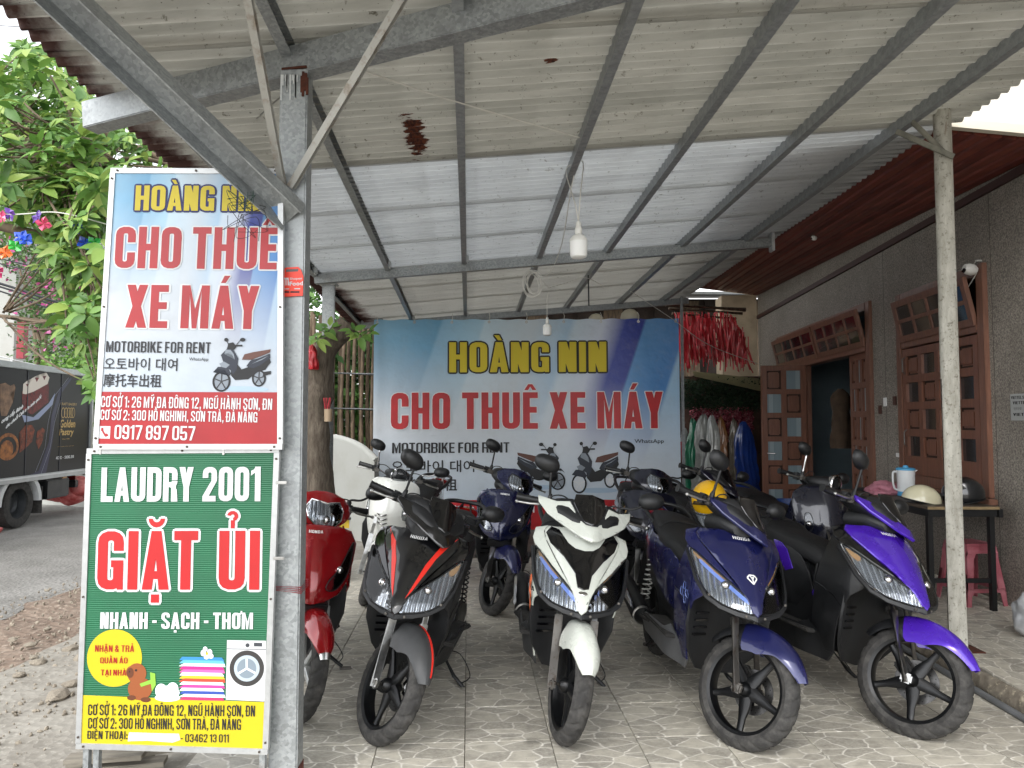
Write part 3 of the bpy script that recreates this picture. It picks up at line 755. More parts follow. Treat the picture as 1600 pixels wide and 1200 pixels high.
    if style=='C':
        ap=mirror_pts([(0,.30),(.09,.31),(.15,.36),(.185,.48),(.215,.66),(.235,.82),(.22,.92),(.15,.975),(0,.985)])
        panel('front_shield',ap,FC,body,root,thick=.012,sm=2,bev=.006)
        bm=bmesh.new()
        for k in range(3): add_tube(bm,smooth_path([FC(-.04,.70-.035*k)+Vector((.006,0,0)),FC(0,.685-.035*k)+Vector((.008,0,0)),FC(.04,.70-.035*k)+Vector((.006,0,0))],3),.006,6)
        bmesh.ops.recalc_face_normals(bm,faces=bm.faces)
        finish(bm,'horn_grille',GLB,root,kind='stuff')
        for s in (-1,1):
            headlight(root,[(.15,.66),(.175,.66),(.185,.72),(.18,.78),(.155,.78),(.145,.72)],FC,s,depth=.01,sm=2)
    # side fairing
    for s in (-1,1):
        G=side(s)
        if style in('A','A2','B'):
            so=[(-.155,.665),(-.20,.74),(-.235,.82),(-.29,.90),(-.37,.94),(-.41,.88),(-.44,.70),(-.47,.52),(-.50,.38),(-.48,.31),(-.40,.245),(-.345,.25),(-.315,.36),(-.275,.47),(-.21,.565),(-.165,.61)]
            if style=='B': so=[(a-.03,b) for a,b in so]
            P2('side_fairing',so,G,s,body if 'blackside' not in opts else PLA,root,thick=.006,grid=.03,bev=.003)
            P2('lower_fairing',[(-.345,.255),(-.40,.248),(-.48,.31),(-.50,.375),(-.56,.345),(-.90,.33),(-.97,.28),(-.93,.22),(-.60,.20),(-.40,.195)],lambda x,z,s=s:Vector((x,s*(.165+.05*sstep(.0,.2,-x-.4)-.25*(.33-z)),z)),s,sideskirt,root,thick=.008,bev=.003)
        else:
            P2('side_fairing',[(-.36,.31),(-.37,.5),(-.34,.7),(-.36,.9),(-.42,.9),(-.44,.6),(-.48,.38),(-.44,.31)],G,s,body,root,thick=.006)
            P2('lower_fairing',[(-.40,.31),(-.50,.32),(-.85,.31),(-.95,.24),(-.60,.2),(-.42,.22)],lambda x,z,s=s:Vector((x,s*(.15+.05*sstep(.0,.2,-x-.4)),z)),s,body,root,thick=.008)
        box('footboard',(-.66,s*.16,.325),(.40,.13,.02),RUB,root,bev=.006)
        rs=rside(s)
        P2('rear_cowl',[(-.62,.50),(-.64,.60),(-.72,.70),(-.80,.735),(-1.15,.755),(-1.42,.82),(-1.62,.90),(-1.66,.88),(-1.52,.76),(-1.30,.66),(-1.08,.56),(-.90,.45),(-.74,.40),(-.66,.42)],rs,s,body if 'blacktail' not in opts else PLA,root,thick=.006,grid=.035,bev=.003)
        P2('rear_lower_cowl',[(-.90,.46),(-1.08,.57),(-1.30,.67),(-1.40,.66),(-1.30,.55),(-1.05,.42),(-.85,.36),(-.74,.36),(-.76,.41)],lambda x,z,s=s:rside(s)(x,z)+Vector((0,-s*.012,0)),s,PLA,root,thick=.006,grid=.04)
    for s in (-1,1):
        for (yy,zz) in ((.045,.60),(.19,.66)): lathe('screw',[(0,.006),(.006,.005),(.007,0),(0,0)],DST,root,seg=8,T=Matrix.Translation(FA(s*yy,zz-.022)+Vector((.004,0,0)))@Matrix.Rotation(PI/2,4,'Y')) if style in('A','A2') else None
        if style!='C': tube('panel_gap',[side(s)(x,z)+Vector((0,s*.001,0)) for x,z in ((-.26,.50),(-.32,.54),(-.40,.57),(-.455,.58))],.0022,GLB,root,seg=4)
    # seat
    loft('seat',[(-.545,0,.665,.03,.015,2.5),(-.56,0,.675,.08,.04,2.6),(-.61,0,.695,.115,.06,2.8),(-.72,0,.72,.145,.065,3),(-.86,0,.74,.162,.06,3),(-1.0,0,.755,.158,.06,3),(-1.08,0,.785,.148,.065,3),(-1.2,0,.81,.14,.06,3),(-1.36,0,.83,.118,.05,2.8),(-1.46,0,.84,.08,.035,2.5),(-1.49,0,.84,.02,.012,2.3)],SEAT,root,seg=32); tube('seat_seam',smooth_path([(-1.05,.152,.80),(-1.06,.10,.84),(-1.065,0,.850),(-1.06,-.10,.84),(-1.05,-.152,.80)],5),.004,PLA,root,seg=5)
    gr=tube('grab_rail',smooth_path([(-1.22,.12,.80),(-1.34,.15,.855),(-1.50,.145,.895),(-1.60,.09,.905),(-1.62,0,.905),(-1.60,-.09,.905),(-1.50,-.145,.895),(-1.34,-.15,.855),(-1.22,-.12,.80)],4),.014,PLA,root,seg=10)
    loft('tail_light',[(-1.58,0,.84,.09,.03,3),(-1.63,0,.85,.075,.025,3),(-1.66,0,.86,.03,.012,3)],REDL,root)
    panel('rear_fender',[(-.05,.0),(.05,.0),(.06,.5),(-.06,.5)],lambda a,b:Vector((-1.60-.12*b,a,.72-.75*b)),PLA,root,thick=.006,grid=.1)
    panel('central_cover',mirror_pts([(0,0),(.10,.0),(.11,.2),(.10,.34),(0,.36)]),lambda a,b:Vector((-.60+(.04 if b<.15 else 0)-.3*b*0,a,.38+b)),PLA,root,thick=.01,grid=.05)
    # handle unit --------------------------------------------------------
    if style in('A','A2'):
        loft('handle_cover',[(-.20,0,.925,.03,.012,2.3),(-.235,0,.945,.09,.028,2.4),(-.29,0,.965,.155,.045,2.6),(-.36,0,.985,.19,.052,2.8),(-.43,0,.99,.17,.045,2.6),(-.49,0,1.0,.12,.03,2.5)],PLA,root,T=T,seg=28)
        vw=mirror_pts([(0,.885),(.035,.892),(.11,.918),(.185,.95),(.225,.985),(.22,1.005),(.13,1.0),(.085,.985),(.05,.955),(0,.935)])
        if 'birdwing' in opts: vw=mirror_pts([(0,.88),(.04,.885),(.12,.915),(.20,.95),(.24,.99),(.245,1.02),(.16,1.015),(.10,1.03),(.06,.965),(.03,.945),(0,.945)])
        panel('handle_cowl',vw,FH,hood,root,thick=.010,off=.004,T=T,bev=.004)
        vz=mirror_pts([(0,.948),(.035,.955),(.06,.985),(.085,1.03),(.075,1.07),(0,1.085)])
        panel('windscreen',vz,FH,GLB,root,thick=.006,off=.0,T=T,bev=.003)
        panel('cowl_side',[(.06,.985),(.09,1.0),(.17,1.008),(.14,1.035),(.09,1.045),(.085,1.02)],FH,PLA,root,thick=.006,T=T)
        panel('cowl_side',[(-.06,.985),(-.085,1.02),(-.09,1.045),(-.14,1.035),(-.17,1.008),(-.09,1.0)],FH,PLA,root,thick=.006,T=T)
        make_bars(root,T,style)
    elif style=='B':
        loft('handle_cover',[(-.22,0,.965,.06,.04,2.3),(-.26,0,.975,.12,.07,2.4),(-.33,0,.98,.17,.075,2.5),(-.42,0,.985,.16,.06,2.6),(-.50,0,1.0,.11,.03,2.5)],PLA,root,T=T,seg=28)
        cw=mirror_pts([(0,.895),(.07,.90),(.13,.93),(.17,.965),(.165,1.01),(.125,1.05),(.05,1.075),(0,1.08)])
        panel('handle_cowl',cw,FHB,body,root,thick=.01,T=T,bev=.005)
        hlB=[(0,.903),(.05,.91),(.085,.94),(.10,.99),(.075,1.03),(.035,1.025),(0,1.02)]
        full=mirror_pts(hlB)
        base=panel('headlight',full,lambda y,z:FHB(y,z)+Vector((.004,0,0)),REFL,root,thick=.004,grid=.02,sm=0,bev=0,T=T)
        panel('lens_cover',full,lambda y,z:FHB(y,z)+Vector((.016,0,0)),LENS,base,thick=.003,grid=.02,bev=.003,T=T)
        bm=bmesh.new(); bmesh.ops.create_uvsphere(bm,u_segments=18,v_segments=10,radius=.024,matrix=Matrix.Translation(FHB(0,.94)+Vector((-.006,0,0)))); finish(bm,'bulb_cover',CHR,base,T=T)
        tube('lens_rim',[FHB(a,b)+Vector((.012,0,0)) for a,b in full],.004,CHR if rim is not RIMB else PLA,base,T=T,closed=True,seg=6)
        make_bars(root,T,style)
    else:
        loft('handle_cover',[(-.25,0,.99,.05,.045,2),(-.29,0,.99,.085,.06,2.2),(-.38,0,.99,.12,.045,2.4),(-.47,0,.99,.09,.03,2.4)],PLA,root,T=T,seg=24)
        TL=Matrix.Translation((-.26,0,1.0))@Matrix.Rotation(PI/2,4,'Y')
        b=lathe('headlight',[(0,-.045),(.04,-.04),(.068,-.01),(.072,.015),(.066,.022),(.062,.012),(.03,-.012),(0,-.02)],CHR,root,seg=36,T=TL,T2=T)
        lathe('lens_cover',[(.064,.015),(.055,.026),(.03,.033),(0,.036)],LENS,b,seg=32,T=TL,T2=T)
        make_bars(root,T,style,chrome=True)
    stripe=MATS.get('accent_'+name) if False else accent if 'fstripe' in opts else None
    make_fender(root,fender,TF,stripe=stripe,cap=STEEL if 'fcap' in opts else None)
    return root,T
# ---------------------------------------------------------------- ground
def gmat(name,base,dark,light,sc1,bumpd,grit=120):
    g=NT(name); tc=g.n('TexCoord').outputs['Object']
    a=g.noise(tc,sc1,6,.7); b=g.noise(tc,grit,3,.7); c=g.noise(tc,sc1*.2,3)
    v=g.n('TexVoronoi',{'Vector':tc,'Scale':grit*.6}).outputs['Distance']
    col=g.mix(g.rng(a,.35,.65),srgb(dark),srgb(base)); col=g.mix(g.rng(b,.55,.72,0,.7),col,srgb(light)); col=g.mix(g.rng(c,.4,.62,0,.45),col,srgb(dark))
    g.set('Base Color',col); g.set('Roughness',.9)
    h=g.math('ADD',g.math('MULTIPLY',a,.6),g.math('MULTIPLY',v,.6)); g.bump(h,.7,bumpd); return g.m
ASPH=gmat('asphalt','#8b8985','#6d6b67','#bab7b0',1.4,.03,48)
DIRT=gmat('dirt','#8a7a6c','#6a594c','#b5aa9c',3.2,.04,30)
CONC=gmat('concrete','#9b978e','#7c776e','#b5b1a7',2.6,.02,34)
BRKG=gmat('rear_paving','#5d4f47','#40362f','#756a62',3,.01,40)
def sheet(name,x0,x1,y0,y1,z,mat,n=(1,1),amp=0,f=2.0,edge=0,kind='structure',thick=.15):
    bm=bmesh.new(); g=[]
    for j in range(n[1]+1):
        row=[]
        for i in range(n[0]+1):
            x=x0+(x1-x0)*i/n[0]; y=y0+(y1-y0)*j/n[1]
            if edge:
                e=edge*(mnoise.noise(Vector((0,y*.9,3)))+.5*mnoise.noise(Vector((0,y*3.1,7))))
                if i==0: x+=e
                if i==n[0]: x+=e
            row.append(bm.verts.new((x+TR_*y*(1 if edge else 0),y,z+amp*mnoise.noise(Vector((x*f,y*f,0))))))
        g.append(row)
    for A,B in zip(g,g[1:]):
        for i in range(n[0]): bm.faces.new((A[i],A[i+1],B[i+1],B[i]))
    ex=[e for e in bm.edges if len(e.link_faces)==1]
    r=bmesh.ops.extrude_edge_only(bm,edges=ex); 
    for v in r['geom']:
        if isinstance(v,bmesh.types.BMVert): v.co.z=z-thick
    bmesh.ops.recalc_face_normals(bm,faces=bm.faces)
    if sum(f.normal.z for f in bm.faces)<0: bmesh.ops.reverse_faces(bm,faces=bm.faces)
    return finish(bm,name,mat,smooth=True,ang=50,kind=kind)
sheet('ground',-80,80,-30,160,-.12,M('far_ground','#9d9990',.95,var=.3,scale=.5),(8,8),thick=.3)
sheet('road',-13,-2.95,-4,60,-.045,ASPH,(60,240),amp=.014,f=1.2,edge=.12,thick=.07)
sheet('dirt_verge',-3.6,-2.1,-3,30,-.022,DIRT,(36,240),amp=.03,f=2.6,edge=.25,thick=.1)
sheet('concrete_apron',-2.75,-1.0,-3,9.2,.0,CONC,(24,120),amp=.006,f=1.4,edge=.18,thick=.12)
sheet('rear_ground',-3.2,3.4,7.75,20,-.004,BRKG,(10,10),thick=.1)
# tiled floor: every tile an object, printed with an irregular stone pattern
def tilemat():
    g=NT('printed_stone_tile'); tc=g.n('TexCoord').outputs['Object']; oi=g.n('ObjectInfo')
    rv=g.n('CombineXYZ',{0:g.math('MULTIPLY',oi.outputs['Random'],37.0),1:g.math('MULTIPLY',oi.outputs['Random'],91.0),2:0}).outputs[0]
    p=g.n('Mapping',{'Vector':g.n('VectorMath',{0:tc,1:rv},operation='ADD').outputs[0],'Scale':(.8,1.35,1)}).outputs[0]
    wn=g.n('TexNoise',{'Vector':p,'Scale':7.0,'Detail':2.0}).outputs['Color']
    p2=g.n('VectorMath',{0:p,1:g.n('VectorMath',{0:wn,'Scale':.075},operation='SCALE').outputs[0]},operation='ADD').outputs[0]
    vor=g.n('TexVoronoi',{'Vector':p2,'Scale':9.6,'Randomness':1.0},feature='DISTANCE_TO_EDGE',voronoi_dimensions='2D').outputs['Distance']
    cell=g.n('TexVoronoi',{'Vector':p2,'Scale':9.6,'Randomness':1.0},feature='F1',voronoi_dimensions='2D').outputs['Color']
    line=g.rng(g.math('ADD',vor,g.math('MULTIPLY',g.noise(p,30,3),.03)),.030,.070,1,0)
    cs=g.n('SeparateColor',{0:cell}).outputs[0]
    n1=g.noise(p,60,4,.7); n2=g.noise(p,14,3)
    st_=g.mix(g.rng(cs,.15,.85),srgb('#979289'),srgb('#bab4a7')); st_=g.mix(g.rng(n1,.42,.7,0,.75),st_,srgb('#c2beae')); st_=g.mix(g.rng(n2,.45,.7,0,.5),st_,srgb('#77726a'))
    wrn=g.n('NewGeometry').outputs['Position']; dirt=g.noise(wrn,1.3,5,.65)
    ln=g.mix(g.rng(g.noise(p,35,3),.4,.62),srgb('#dedad0'),srgb('#c0bbb0'))
    col=g.mix(line,st_,ln); col=g.mix(g.rng(dirt,.52,.72,0,.45),col,srgb('#4d4842'))
    col=g.mix(g.rng(g.noise(wrn,2.3,3,.6),.63,.70,0,.45),col,srgb('#3d3a36')); col=g.mix(g.rng(g.noise(wrn,90,2),.68,.74,0,.6),col,srgb('#4a4640'))
    g.set('Base Color',col); g.set('Roughness',g.rng(g.noise(wrn,3,4),.35,.7,.38,.65)); g.bump(g.math('SUBTRACT',g.math('MULTIPLY',n1,.5),g.math('MULTIPLY',line,.4)),.25,.004); return g.m
TILE=tilemat(); TS=.40
def tile_mesh(hx,hy):
    bm=bmesh.new(); add_box(bm,(0,0,-.006),(hx,hy,.012)); 
    bmesh.ops.bevel(bm,geom=[e for e in bm.edges if e.verts[0].co.z>-.001 and e.verts[1].co.z>-.001],offset=.002,segments=1,affect='EDGES')
    me=bpy.data.meshes.new('tile'); bm.to_mesh(me); bm.free(); me.materials.append(TILE); return me
fl=box('tiled_floor',(0,0,0),(4.42,6.4,.10),M('tile_grout','#7d776c',.9,var=.3,scale=20))
fl.location=(.78,4.72,-.0525); fl.rotation_euler=(0,0,math.atan(-TR_)); fl['kind']='structure'
tm=tile_mesh(TS-.0025,TS-.0025); k=0
c0=0.0
for i in range(-4,7):
    for j in range(2,20):
        s=i*TS+.2-.012; t=1.18+j*TS
        if s<-1.15 or t>7.75: continue
        x=s+TR_*t; y=t-TR_*s
        if x>2.52: continue
        o=link('tile',tm,None); o.parent=fl
        o.matrix_parent_inverse=(Matrix.Translation(fl.location)@fl.rotation_euler.to_matrix().to_4x4()).inverted()
        o.location=(x,y,.0095+rnd.uniform(-.0006,.0006)); o.rotation_euler=(rnd.uniform(-.002,.002),rnd.uniform(-.002,.002),math.atan(-TR_)*1.0+(rnd.choice((0,2))*PI/2)); k+=1
# terrace on the right, one step up
RAW=gmat('raw_kerb','#8d8577','#5d5449','#c9bea6',5,.02,30)
bm=bmesh.new(); n=70; rows=[]
prof=[(0,-.08),(.0,.0),(-.01,.05),(.012,.10),(.03,.108)]
for j in range(n+1):
    y=-1+14*j/n; x0=2.58-.025*(y-3.8)*0; row=[]
    for (dx,z) in prof:
        e=.02*mnoise.noise(Vector((y*5,z*20,1)))+.012*mnoise.noise(Vector((y*14,z*50,4)))
        row.append(bm.verts.new((x0+dx+e*(1 if 0<z<.105 else .3),y,z)))
    row.append(bm.verts.new((2.75,y,.108))); row.append(bm.verts.new((WX+WK*y+.3,y,.108)))
    rows.append(row)
for A,B in zip(rows,rows[1:]):
    for i in range(len(A)-1): bm.faces.new((A[i],A[i+1],B[i+1],B[i]))
bmesh.ops.recalc_face_normals(bm,faces=bm.faces)
ter=finish(bm,'terrace',RAW,ang=40,kind='structure')
hd=math.atan(WK)
for i in range(0,4):
    for j in range(-2,24):
        y=1.6+j*TS; x=2.62+.2+i*TS+WK*(y-4)*.0
        if x-.2>WX+WK*y-.02: continue
        if y>11.5: continue
        o=link('tile',tm,None); o.parent=ter; o.location=(x+rnd.uniform(-.001,.001),y,.12+rnd.uniform(-.0006,.0006)); o.rotation_euler=(0,0,rnd.choice((0,1,2,3))*PI/2)
tag(tube('conduit_pipe',[(2.53,-1,.022),(2.535,3.3,.024),(2.545,4.4,.024),(2.55,7,.022)],.019,M('grey_pvc','#66686a',.5,var=.2)),'grey plastic conduit pipe lying along the foot of the step','pipe')
# rubble on the dirt verge
ST=M('rubble_stone','#8e8577',.9,var=.35,scale=14,bump=.5,bscale=30)
def stone_mesh(seed):
    bm=bmesh.new(); bmesh.ops.create_icosphere(bm,subdivisions=2,radius=1)
    for v in bm.verts:
        v.co*=1+.35*mnoise.noise(v.co*1.3+Vector((seed*7,0,0))); v.co.z*=.55
    me=bpy.data.meshes.new('stone'); bm.to_mesh(me); bm.free(); me.materials.append(ST); return me
sm_=[stone_mesh(i) for i in range(5)]
rr=random.Random(3)
pl=[(60,1038,.05),(112,1016,.05),(90,1090,.075),(30,1058,.04),(110,1072,.045),(128,1030,.06),(20,1002,.035),(48,1010,.04),(75,985,.03),(52,1030,.03)]
for i,(px,py,sz) in enumerate(pl):
    p=atZ(px,py,0); o=link('stone',sm_[i%5]); o.location=(p.x,p.y,.012); o.scale=(sz,sz*.8,sz*.8); o.rotation_euler=(0,0,i)
    tag(o,['pale angular stone on the dirt, lower left of the big ones','flat stone on the dirt close to the sign','largest pale stone on the concrete by the sign','small stone at the left on the dirt and concrete edge','rounded stone half way down beside the sign edge','block-like stone touching the sign frame','small stone near the left edge by the road','pale pebble on the brown dirt in the middle','little stone highest up by the asphalt edge','small light stone on the dirt above the concrete'][i],'stone','loose stones on the dirt verge')
bm=bmesh.new()
for i in range(2600):
    x=rr.uniform(-3.75,-1.9); y=rr.uniform(2.6,9); s=rr.choice((.004,.006,.008,.011,.016))
    m=Matrix.Translation((x+TR_*y,y,.0+.004))@Euler((rr.random()*3,rr.random()*3,rr.random()*6)).to_matrix().to_4x4()@Matrix.Diagonal((s,s*.8,s*.5,1))
    bmesh.ops.create_icosphere(bm,subdivisions=1,radius=1,matrix=m)
finish(bm,'gravel',ST,smooth=False,kind='stuff')

# ---------------------------------------------------------------- canopy
def galv():
    g=NT('galvanised'); tc=g.n('TexCoord').outputs['Object']
    v=g.n('TexVoronoi',{'Vector':tc,'Scale':85.0},feature='F1').outputs['Color']; sp=g.n('SeparateColor',{0:v}).outputs[0]
    a=g.noise(tc,6,5,.7); b=g.noise(tc,2.2,4)
    col=g.mix(sp,srgb('#8b8f90'),srgb('#a9adae')); col=g.mix(g.rng(a,.5,.72,0,.6),col,srgb('#75787a')); col=g.mix(g.rng(b,.66,.74,0,.5),col,srgb('#8a7a6a'))
    g.set('Base Color',col); g.set('Metallic',.55); g.set('Roughness',g.rng(sp,0,1,.42,.6)); return g.m
GALV=galv(); GALD=M('galvanised_dark','#94989a',.5,metal=.35,var=.2,scale=30)
WELD=M('aluminium_paint','#cfd2d2',.4,metal=.5,var=.15); RUST=M('rust','#4a2416',.9,var=.4,scale=30,bump=.4)
def sheetmat(name,c1,c2,rust,stain):
    g=NT(name); tc=g.n('TexCoord').outputs['Object']
    mp=g.n('Mapping',{'Vector':tc,'Scale':(.5,6,1)}).outputs[0]
    a=g.noise(mp,1.6,6,.72); b=g.noise(tc,26,4,.7); c=g.noise(tc,70,2); d=g.noise(tc,1.1,4,.7)
    col=g.mix(g.rng(a,.35,.68),srgb(c1),srgb(c2)); col=g.mix(g.rng(b,.62,.70,0,stain),col,srgb('#57503f')); col=g.mix(g.rng(c,.70,.74,0,stain),col,srgb('#2f2a22'))
    if rust:
        e=g.n('SeparateXYZ',{0:tc}).outputs[0]
        eg=g.math('ADD',g.math('MULTIPLY',g.math('ADD',e,2.05),-2.6),g.math('MULTIPLY',g.noise(tc,5,5,.7),1.1))  # rust creeping in from the eave end
        col=g.mix(g.rng(eg,-.12,.25,0,.92),col,srgb('#4b2318')); col=g.mix(g.rng(g.noise(mp,3.4,5,.7),.69,.75,0,rust),col,srgb('#4f2a1c'))
    if rust:
        P_=onroof(648,213,.1)
        for (q_,rx_,ry_) in ((P_,.075,.36),(onroof(590,220,.1),.05,.02),(onroof(860,95,.1),.05,.012)):
            dv=g.n('VectorMath',{0:tc,1:tuple(q_)},operation='SUBTRACT').outputs[0]; dm=g.n('Mapping',{'Vector':dv,'Scale':(1/rx_,1/ry_,0)}).outputs[0]
            ln_=g.n('VectorMath',{0:dm},operation='LENGTH').outputs['Value']
            nn=g.n('Mapping',{'Vector':tc,'Scale':(1,6.5,1)}).outputs[0]
            mk=g.rng(g.math('ADD',ln_,g.math('MULTIPLY',g.noise(nn,9,4,.7),2.4)),1.85,1.95,1,0)
            col=g.mix(mk,col,g.mix(g.rng(g.noise(tc,60,3),.4,.6),srgb('#3d1c12'),srgb('#6b3a22')))
    g.set('Base Color',col); g.set('Metallic',.1); g.set('Roughness',.6); return g.m
SH_OLD=sheetmat('old_corrugated_sheet','#abaaa3','#c3c1ba',.6,.7); SH_NEW=sheetmat('newer_corrugated_sheet','#c6c8c9','#d6d8d8',0,.5); SH_MID=sheetmat('grey_corrugated_sheet','#b9b8b3','#cac9c4',.15,.5)
can=empty('canopy',(0,0,0),label='corrugated metal canopy on galvanised steel beams over the parked scooters',cat='canopy')
S0=st(onroof(135,140,.1))[0]; SR=st(onroof(1570,145,.1))[0]; SR2=(st(onroof(1300,300,.1))[0]+st(onroof(1180,400,.1))[0])/2
def corr(t0,t1,dz,mat,pitch,amp,s0=S0,s1=SR,wav=1):
    n=max(4,int(round((t1-t0)/pitch))); m=n*10; bm=bmesh.new(); top=[]
    ns=14
    for i in range(m+1):
        t=t0+(t1-t0)*i/m; ph=2*PI*i/10; a=math.cos(ph); z=amp*math.copysign(abs(a)**.8,a)
        row=[]
        for k in range(ns+1):
            s=s0+(s1-s0)*k/ns
            sag=.006*mnoise.noise(Vector((s*.8,t*2,0)))
            if k==0: s+=.012*mnoise.noise(Vector((t*6,0,0)))
            row.append(bm.verts.new(rp(s,t,dz+z+sag)))
        top.append(row)
    for A,B in zip(top,top[1:]):
        for k in range(ns): bm.faces.new((A[k],A[k+1],B[k+1],B[k]))
    bmesh.ops.solidify(bm,geom=bm.faces[:],thickness=.0022)
    return finish(bm,'roof_sheet',mat,can,ang=60)
RZ=.08     # sheets above the beam line
ts=[st(onroof(*q,.10))[1] for q in ((700,243),(600,324),(600,372))]
tA=ts[0]
e=[1.15,2.05,2.95,tA]
corr(e[0],e[1]+.05,RZ+.032,SH_OLD,.080,.0165); corr(e[1],e[2]+.05,RZ+.028,SH_OLD,.080,.0165); corr(e[2],e[3]+.06,RZ+.024,SH_OLD,.080,.0165)
t=tA; k=0
while t<9.9:
    t2=min(9.95,t+.86); corr(t,t2+.05,RZ+.020-.0*k,SH_NEW if t<tA+1.9 else SH_MID,.076,.0145,s1=SR2,s0=S0+.12); t=t2; k+=1
# purlins running front to back
ss=[st(onroof(x,y,.05))[0] for x,y in ((547,290),(720,200),(920,195),(1106,175),(1268,195),(1398,205))]
for i,s in enumerate([ss[0]-.68]+ss):
    beam('purlin',rp(s,1.2,RZ-.045+.02),rp(s,9.85,RZ-.045+.026),.046,.078,GALD if i>1 else GALV,can,ch=.003)
    for tt in (st(onroof(850,402))[1],9.5):
        p=rp(s+.03,tt,.045); b_=box('weld_patch',p,(.03,.07,.07),WELD,can,bev=.01)
# beams running across
def cross_beam(pa,pb,wd,hh,mat,ext0=0,ext1=0):
    a,b=onroof(*pa),onroof(*pb); d=(b-a).normalized(); a=a-d*ext0; b=b+d*ext1
    return beam('beam',a,b,wd,hh,mat,can,bev=.003),a,b
# front beam: underside edge pixels
fb,fa,fbb=cross_beam((140,185),(800,14),.09,.115,GALV,0,0)
d=(fbb-fa).normalized(); bpy.data.objects.remove(fb); fbb=fa+d*5.2; fa_=fa
fb=beam('beam',fa,fbb,.09,.125,GALV,can,bev=.004)
mb,ma,mbb=cross_beam((492,437),(1206,379),.07,.085,GALV)
bb,ba,bbb=cross_beam((560,510),(1075,470),.07,.08,GALD)
# pillar (front left), closed box section
pY=fa.y+(fbb.y-fa.y)*((st(atY(464,95,fa.y))[0]-st(fa)[0])/max(.1,(st(fbb)[0]-st(fa)[0])))
ptop=onroof(464,96); PX,PY=ptop.x,ptop.y
pil=box('pillar',(PX,PY,(ptop.z-.05)/2),(.115,.085,ptop.z-.05),GALV,can,bev=.006)
tb=beam('weld_bead',(PX-.05,PY-.042,ptop.z-.055),(PX+.055,PY-.044,ptop.z-.045),.008,.009,RUST,pil)
bm=bmesh.new()
for i in range(14):
    x=PX-.05+rnd.uniform(0,.10); l=rnd.uniform(.02,.12); add_box(bm,(x,PY-.0445,ptop.z-.08-l/2),(.006,.003,l))
finish(bm,'paint_drips',WELD,pil,smooth=False,kind='stuff')
bm=bmesh.new()
for i in range(5): add_box(bm,(PX+.035+.006*i,PY-.0435-.001*i,ptop.z-.10-rnd.uniform(0,.03)),(.010,.006,.07+rnd.uniform(0,.05)))
finish(bm,'rust_streak',RUST,pil,smooth=False,kind='stuff')
box('rust_base',(PX,PY,.06),(.119,.089,.12),M('rust_base_mat','#5a2c22',.9,var=.4,scale=20),pil)
# diagonal open channel strut, and two thin struts from the pillar
a=atY(459,340,PY-.10); b=onroof(58,-30)+Vector((0,0,.02)); b2=a+(b-a)*1.08
bm=bmesh.new(); add_beam(bm,a,b2,.10,.115,up=(-.55,.45,-.7),ch=.005); stt=finish(bm,'strut',GALV,can,ang=40)
for (px,py,qx,qy) in ((432,292,381,-40),(445,292,640,-20)):
    a=atY(px+10,py,PY-.065); b=onroof(qx,qy); beam('thin_strut',a,a+(b-a)*1.02,.028,.028,M('angle_iron','#a9a8a2',.55,metal=.4,var=.35,scale=14,col2='#85796c',thr=(.5,.7)),can,up=(0,-1,0),ch=.004)
# green and black wires wound round the strut
def wires(n,c,rad,seed,mat,name):
    q=random.Random(seed)
    bm=bmesh.new()
    for i in range(n):
        pts=[c+Vector((q.uniform(-rad,rad),q.uniform(-.05,.05),q.uniform(-rad,rad))) for _ in range(5)]
        add_tube(bm,smooth_path(pts,5),.0011,4)
    bmesh.ops.recalc_face_normals(bm,faces=bm.faces)
    return finish(bm,name,mat,can,kind='stuff')
wires(7,atY(378,312,PY-.2),.05,4,M('green_wire','#12382c',.5),'wire_binding')
wires(5,atY(385,345,PY-.18),.075,5,M('black_wire','#0b0b0b',.6),'wire_tangle')
# other posts
mp_=onroof(514,440); 
tube('post',[(mp_.x,mp_.y,0),(mp_.x,mp_.y,mp_.z+.02)],.062,GALV,can,seg=20)
box('post_head',(mp_.x,mp_.y,mp_.z-.03),(.17,.14,.02),WELD,can,bev=.004)
bp_=atY(590,800,9.35); box('post',(bp_.x-.02,9.45,1.45),(.085,.085,2.95),GALV,can,bev=.004)
bp2=atY(1066,800,9.6); box('post',(bp2.x+.05,9.7,1.6),(.035,.035,3.2),GALD,can,bev=.004)
def postmat():
    g=NT('worn_post_paint'); tc=g.n('TexCoord').outputs['Object']
    mp=g.n('Mapping',{'Vector':tc,'Scale':(4,4,1)}).outputs[0]
    a=g.noise(mp,5,6,.75); b=g.noise(tc,40,3,.7); 
    col=g.mix(g.rng(a,.38,.62),srgb('#c2c0b6'),srgb('#a09d92')); col=g.mix(g.rng(b,.55,.68,0,.7),col,srgb('#5f5a4b')); col=g.mix(g.rng(g.noise(mp,2.2,3),.66,.7,0,.6),col,srgb('#6a4a36'))
    g.set('Base Color',col); g.set('Roughness',.7); g.bump(b,.3,.004); return g.m
PM=postmat(); pbase=(2.69,4.36); ptp=4.36
topz=atY(1478,185,4.36).z
tx=atY(1472,185,4.36).x
bm=bmesh.new(); add_tube(bm,[(pbase[0],4.36,TZ),(pbase[0]*.5+tx*.5,4.36,(TZ+topz)/2),(tx,4.36,topz+.1)],[.052,.051,.050],24); bmesh.ops.recalc_face_normals(bm,faces=bm.faces)
rp_=finish(bm,'round_post',PM,can,ang=60)
box('base_plate',(pbase[0]+.02,4.36,TZ+.004),(.20,.15,.008),RUST,rp_,bev=.002)
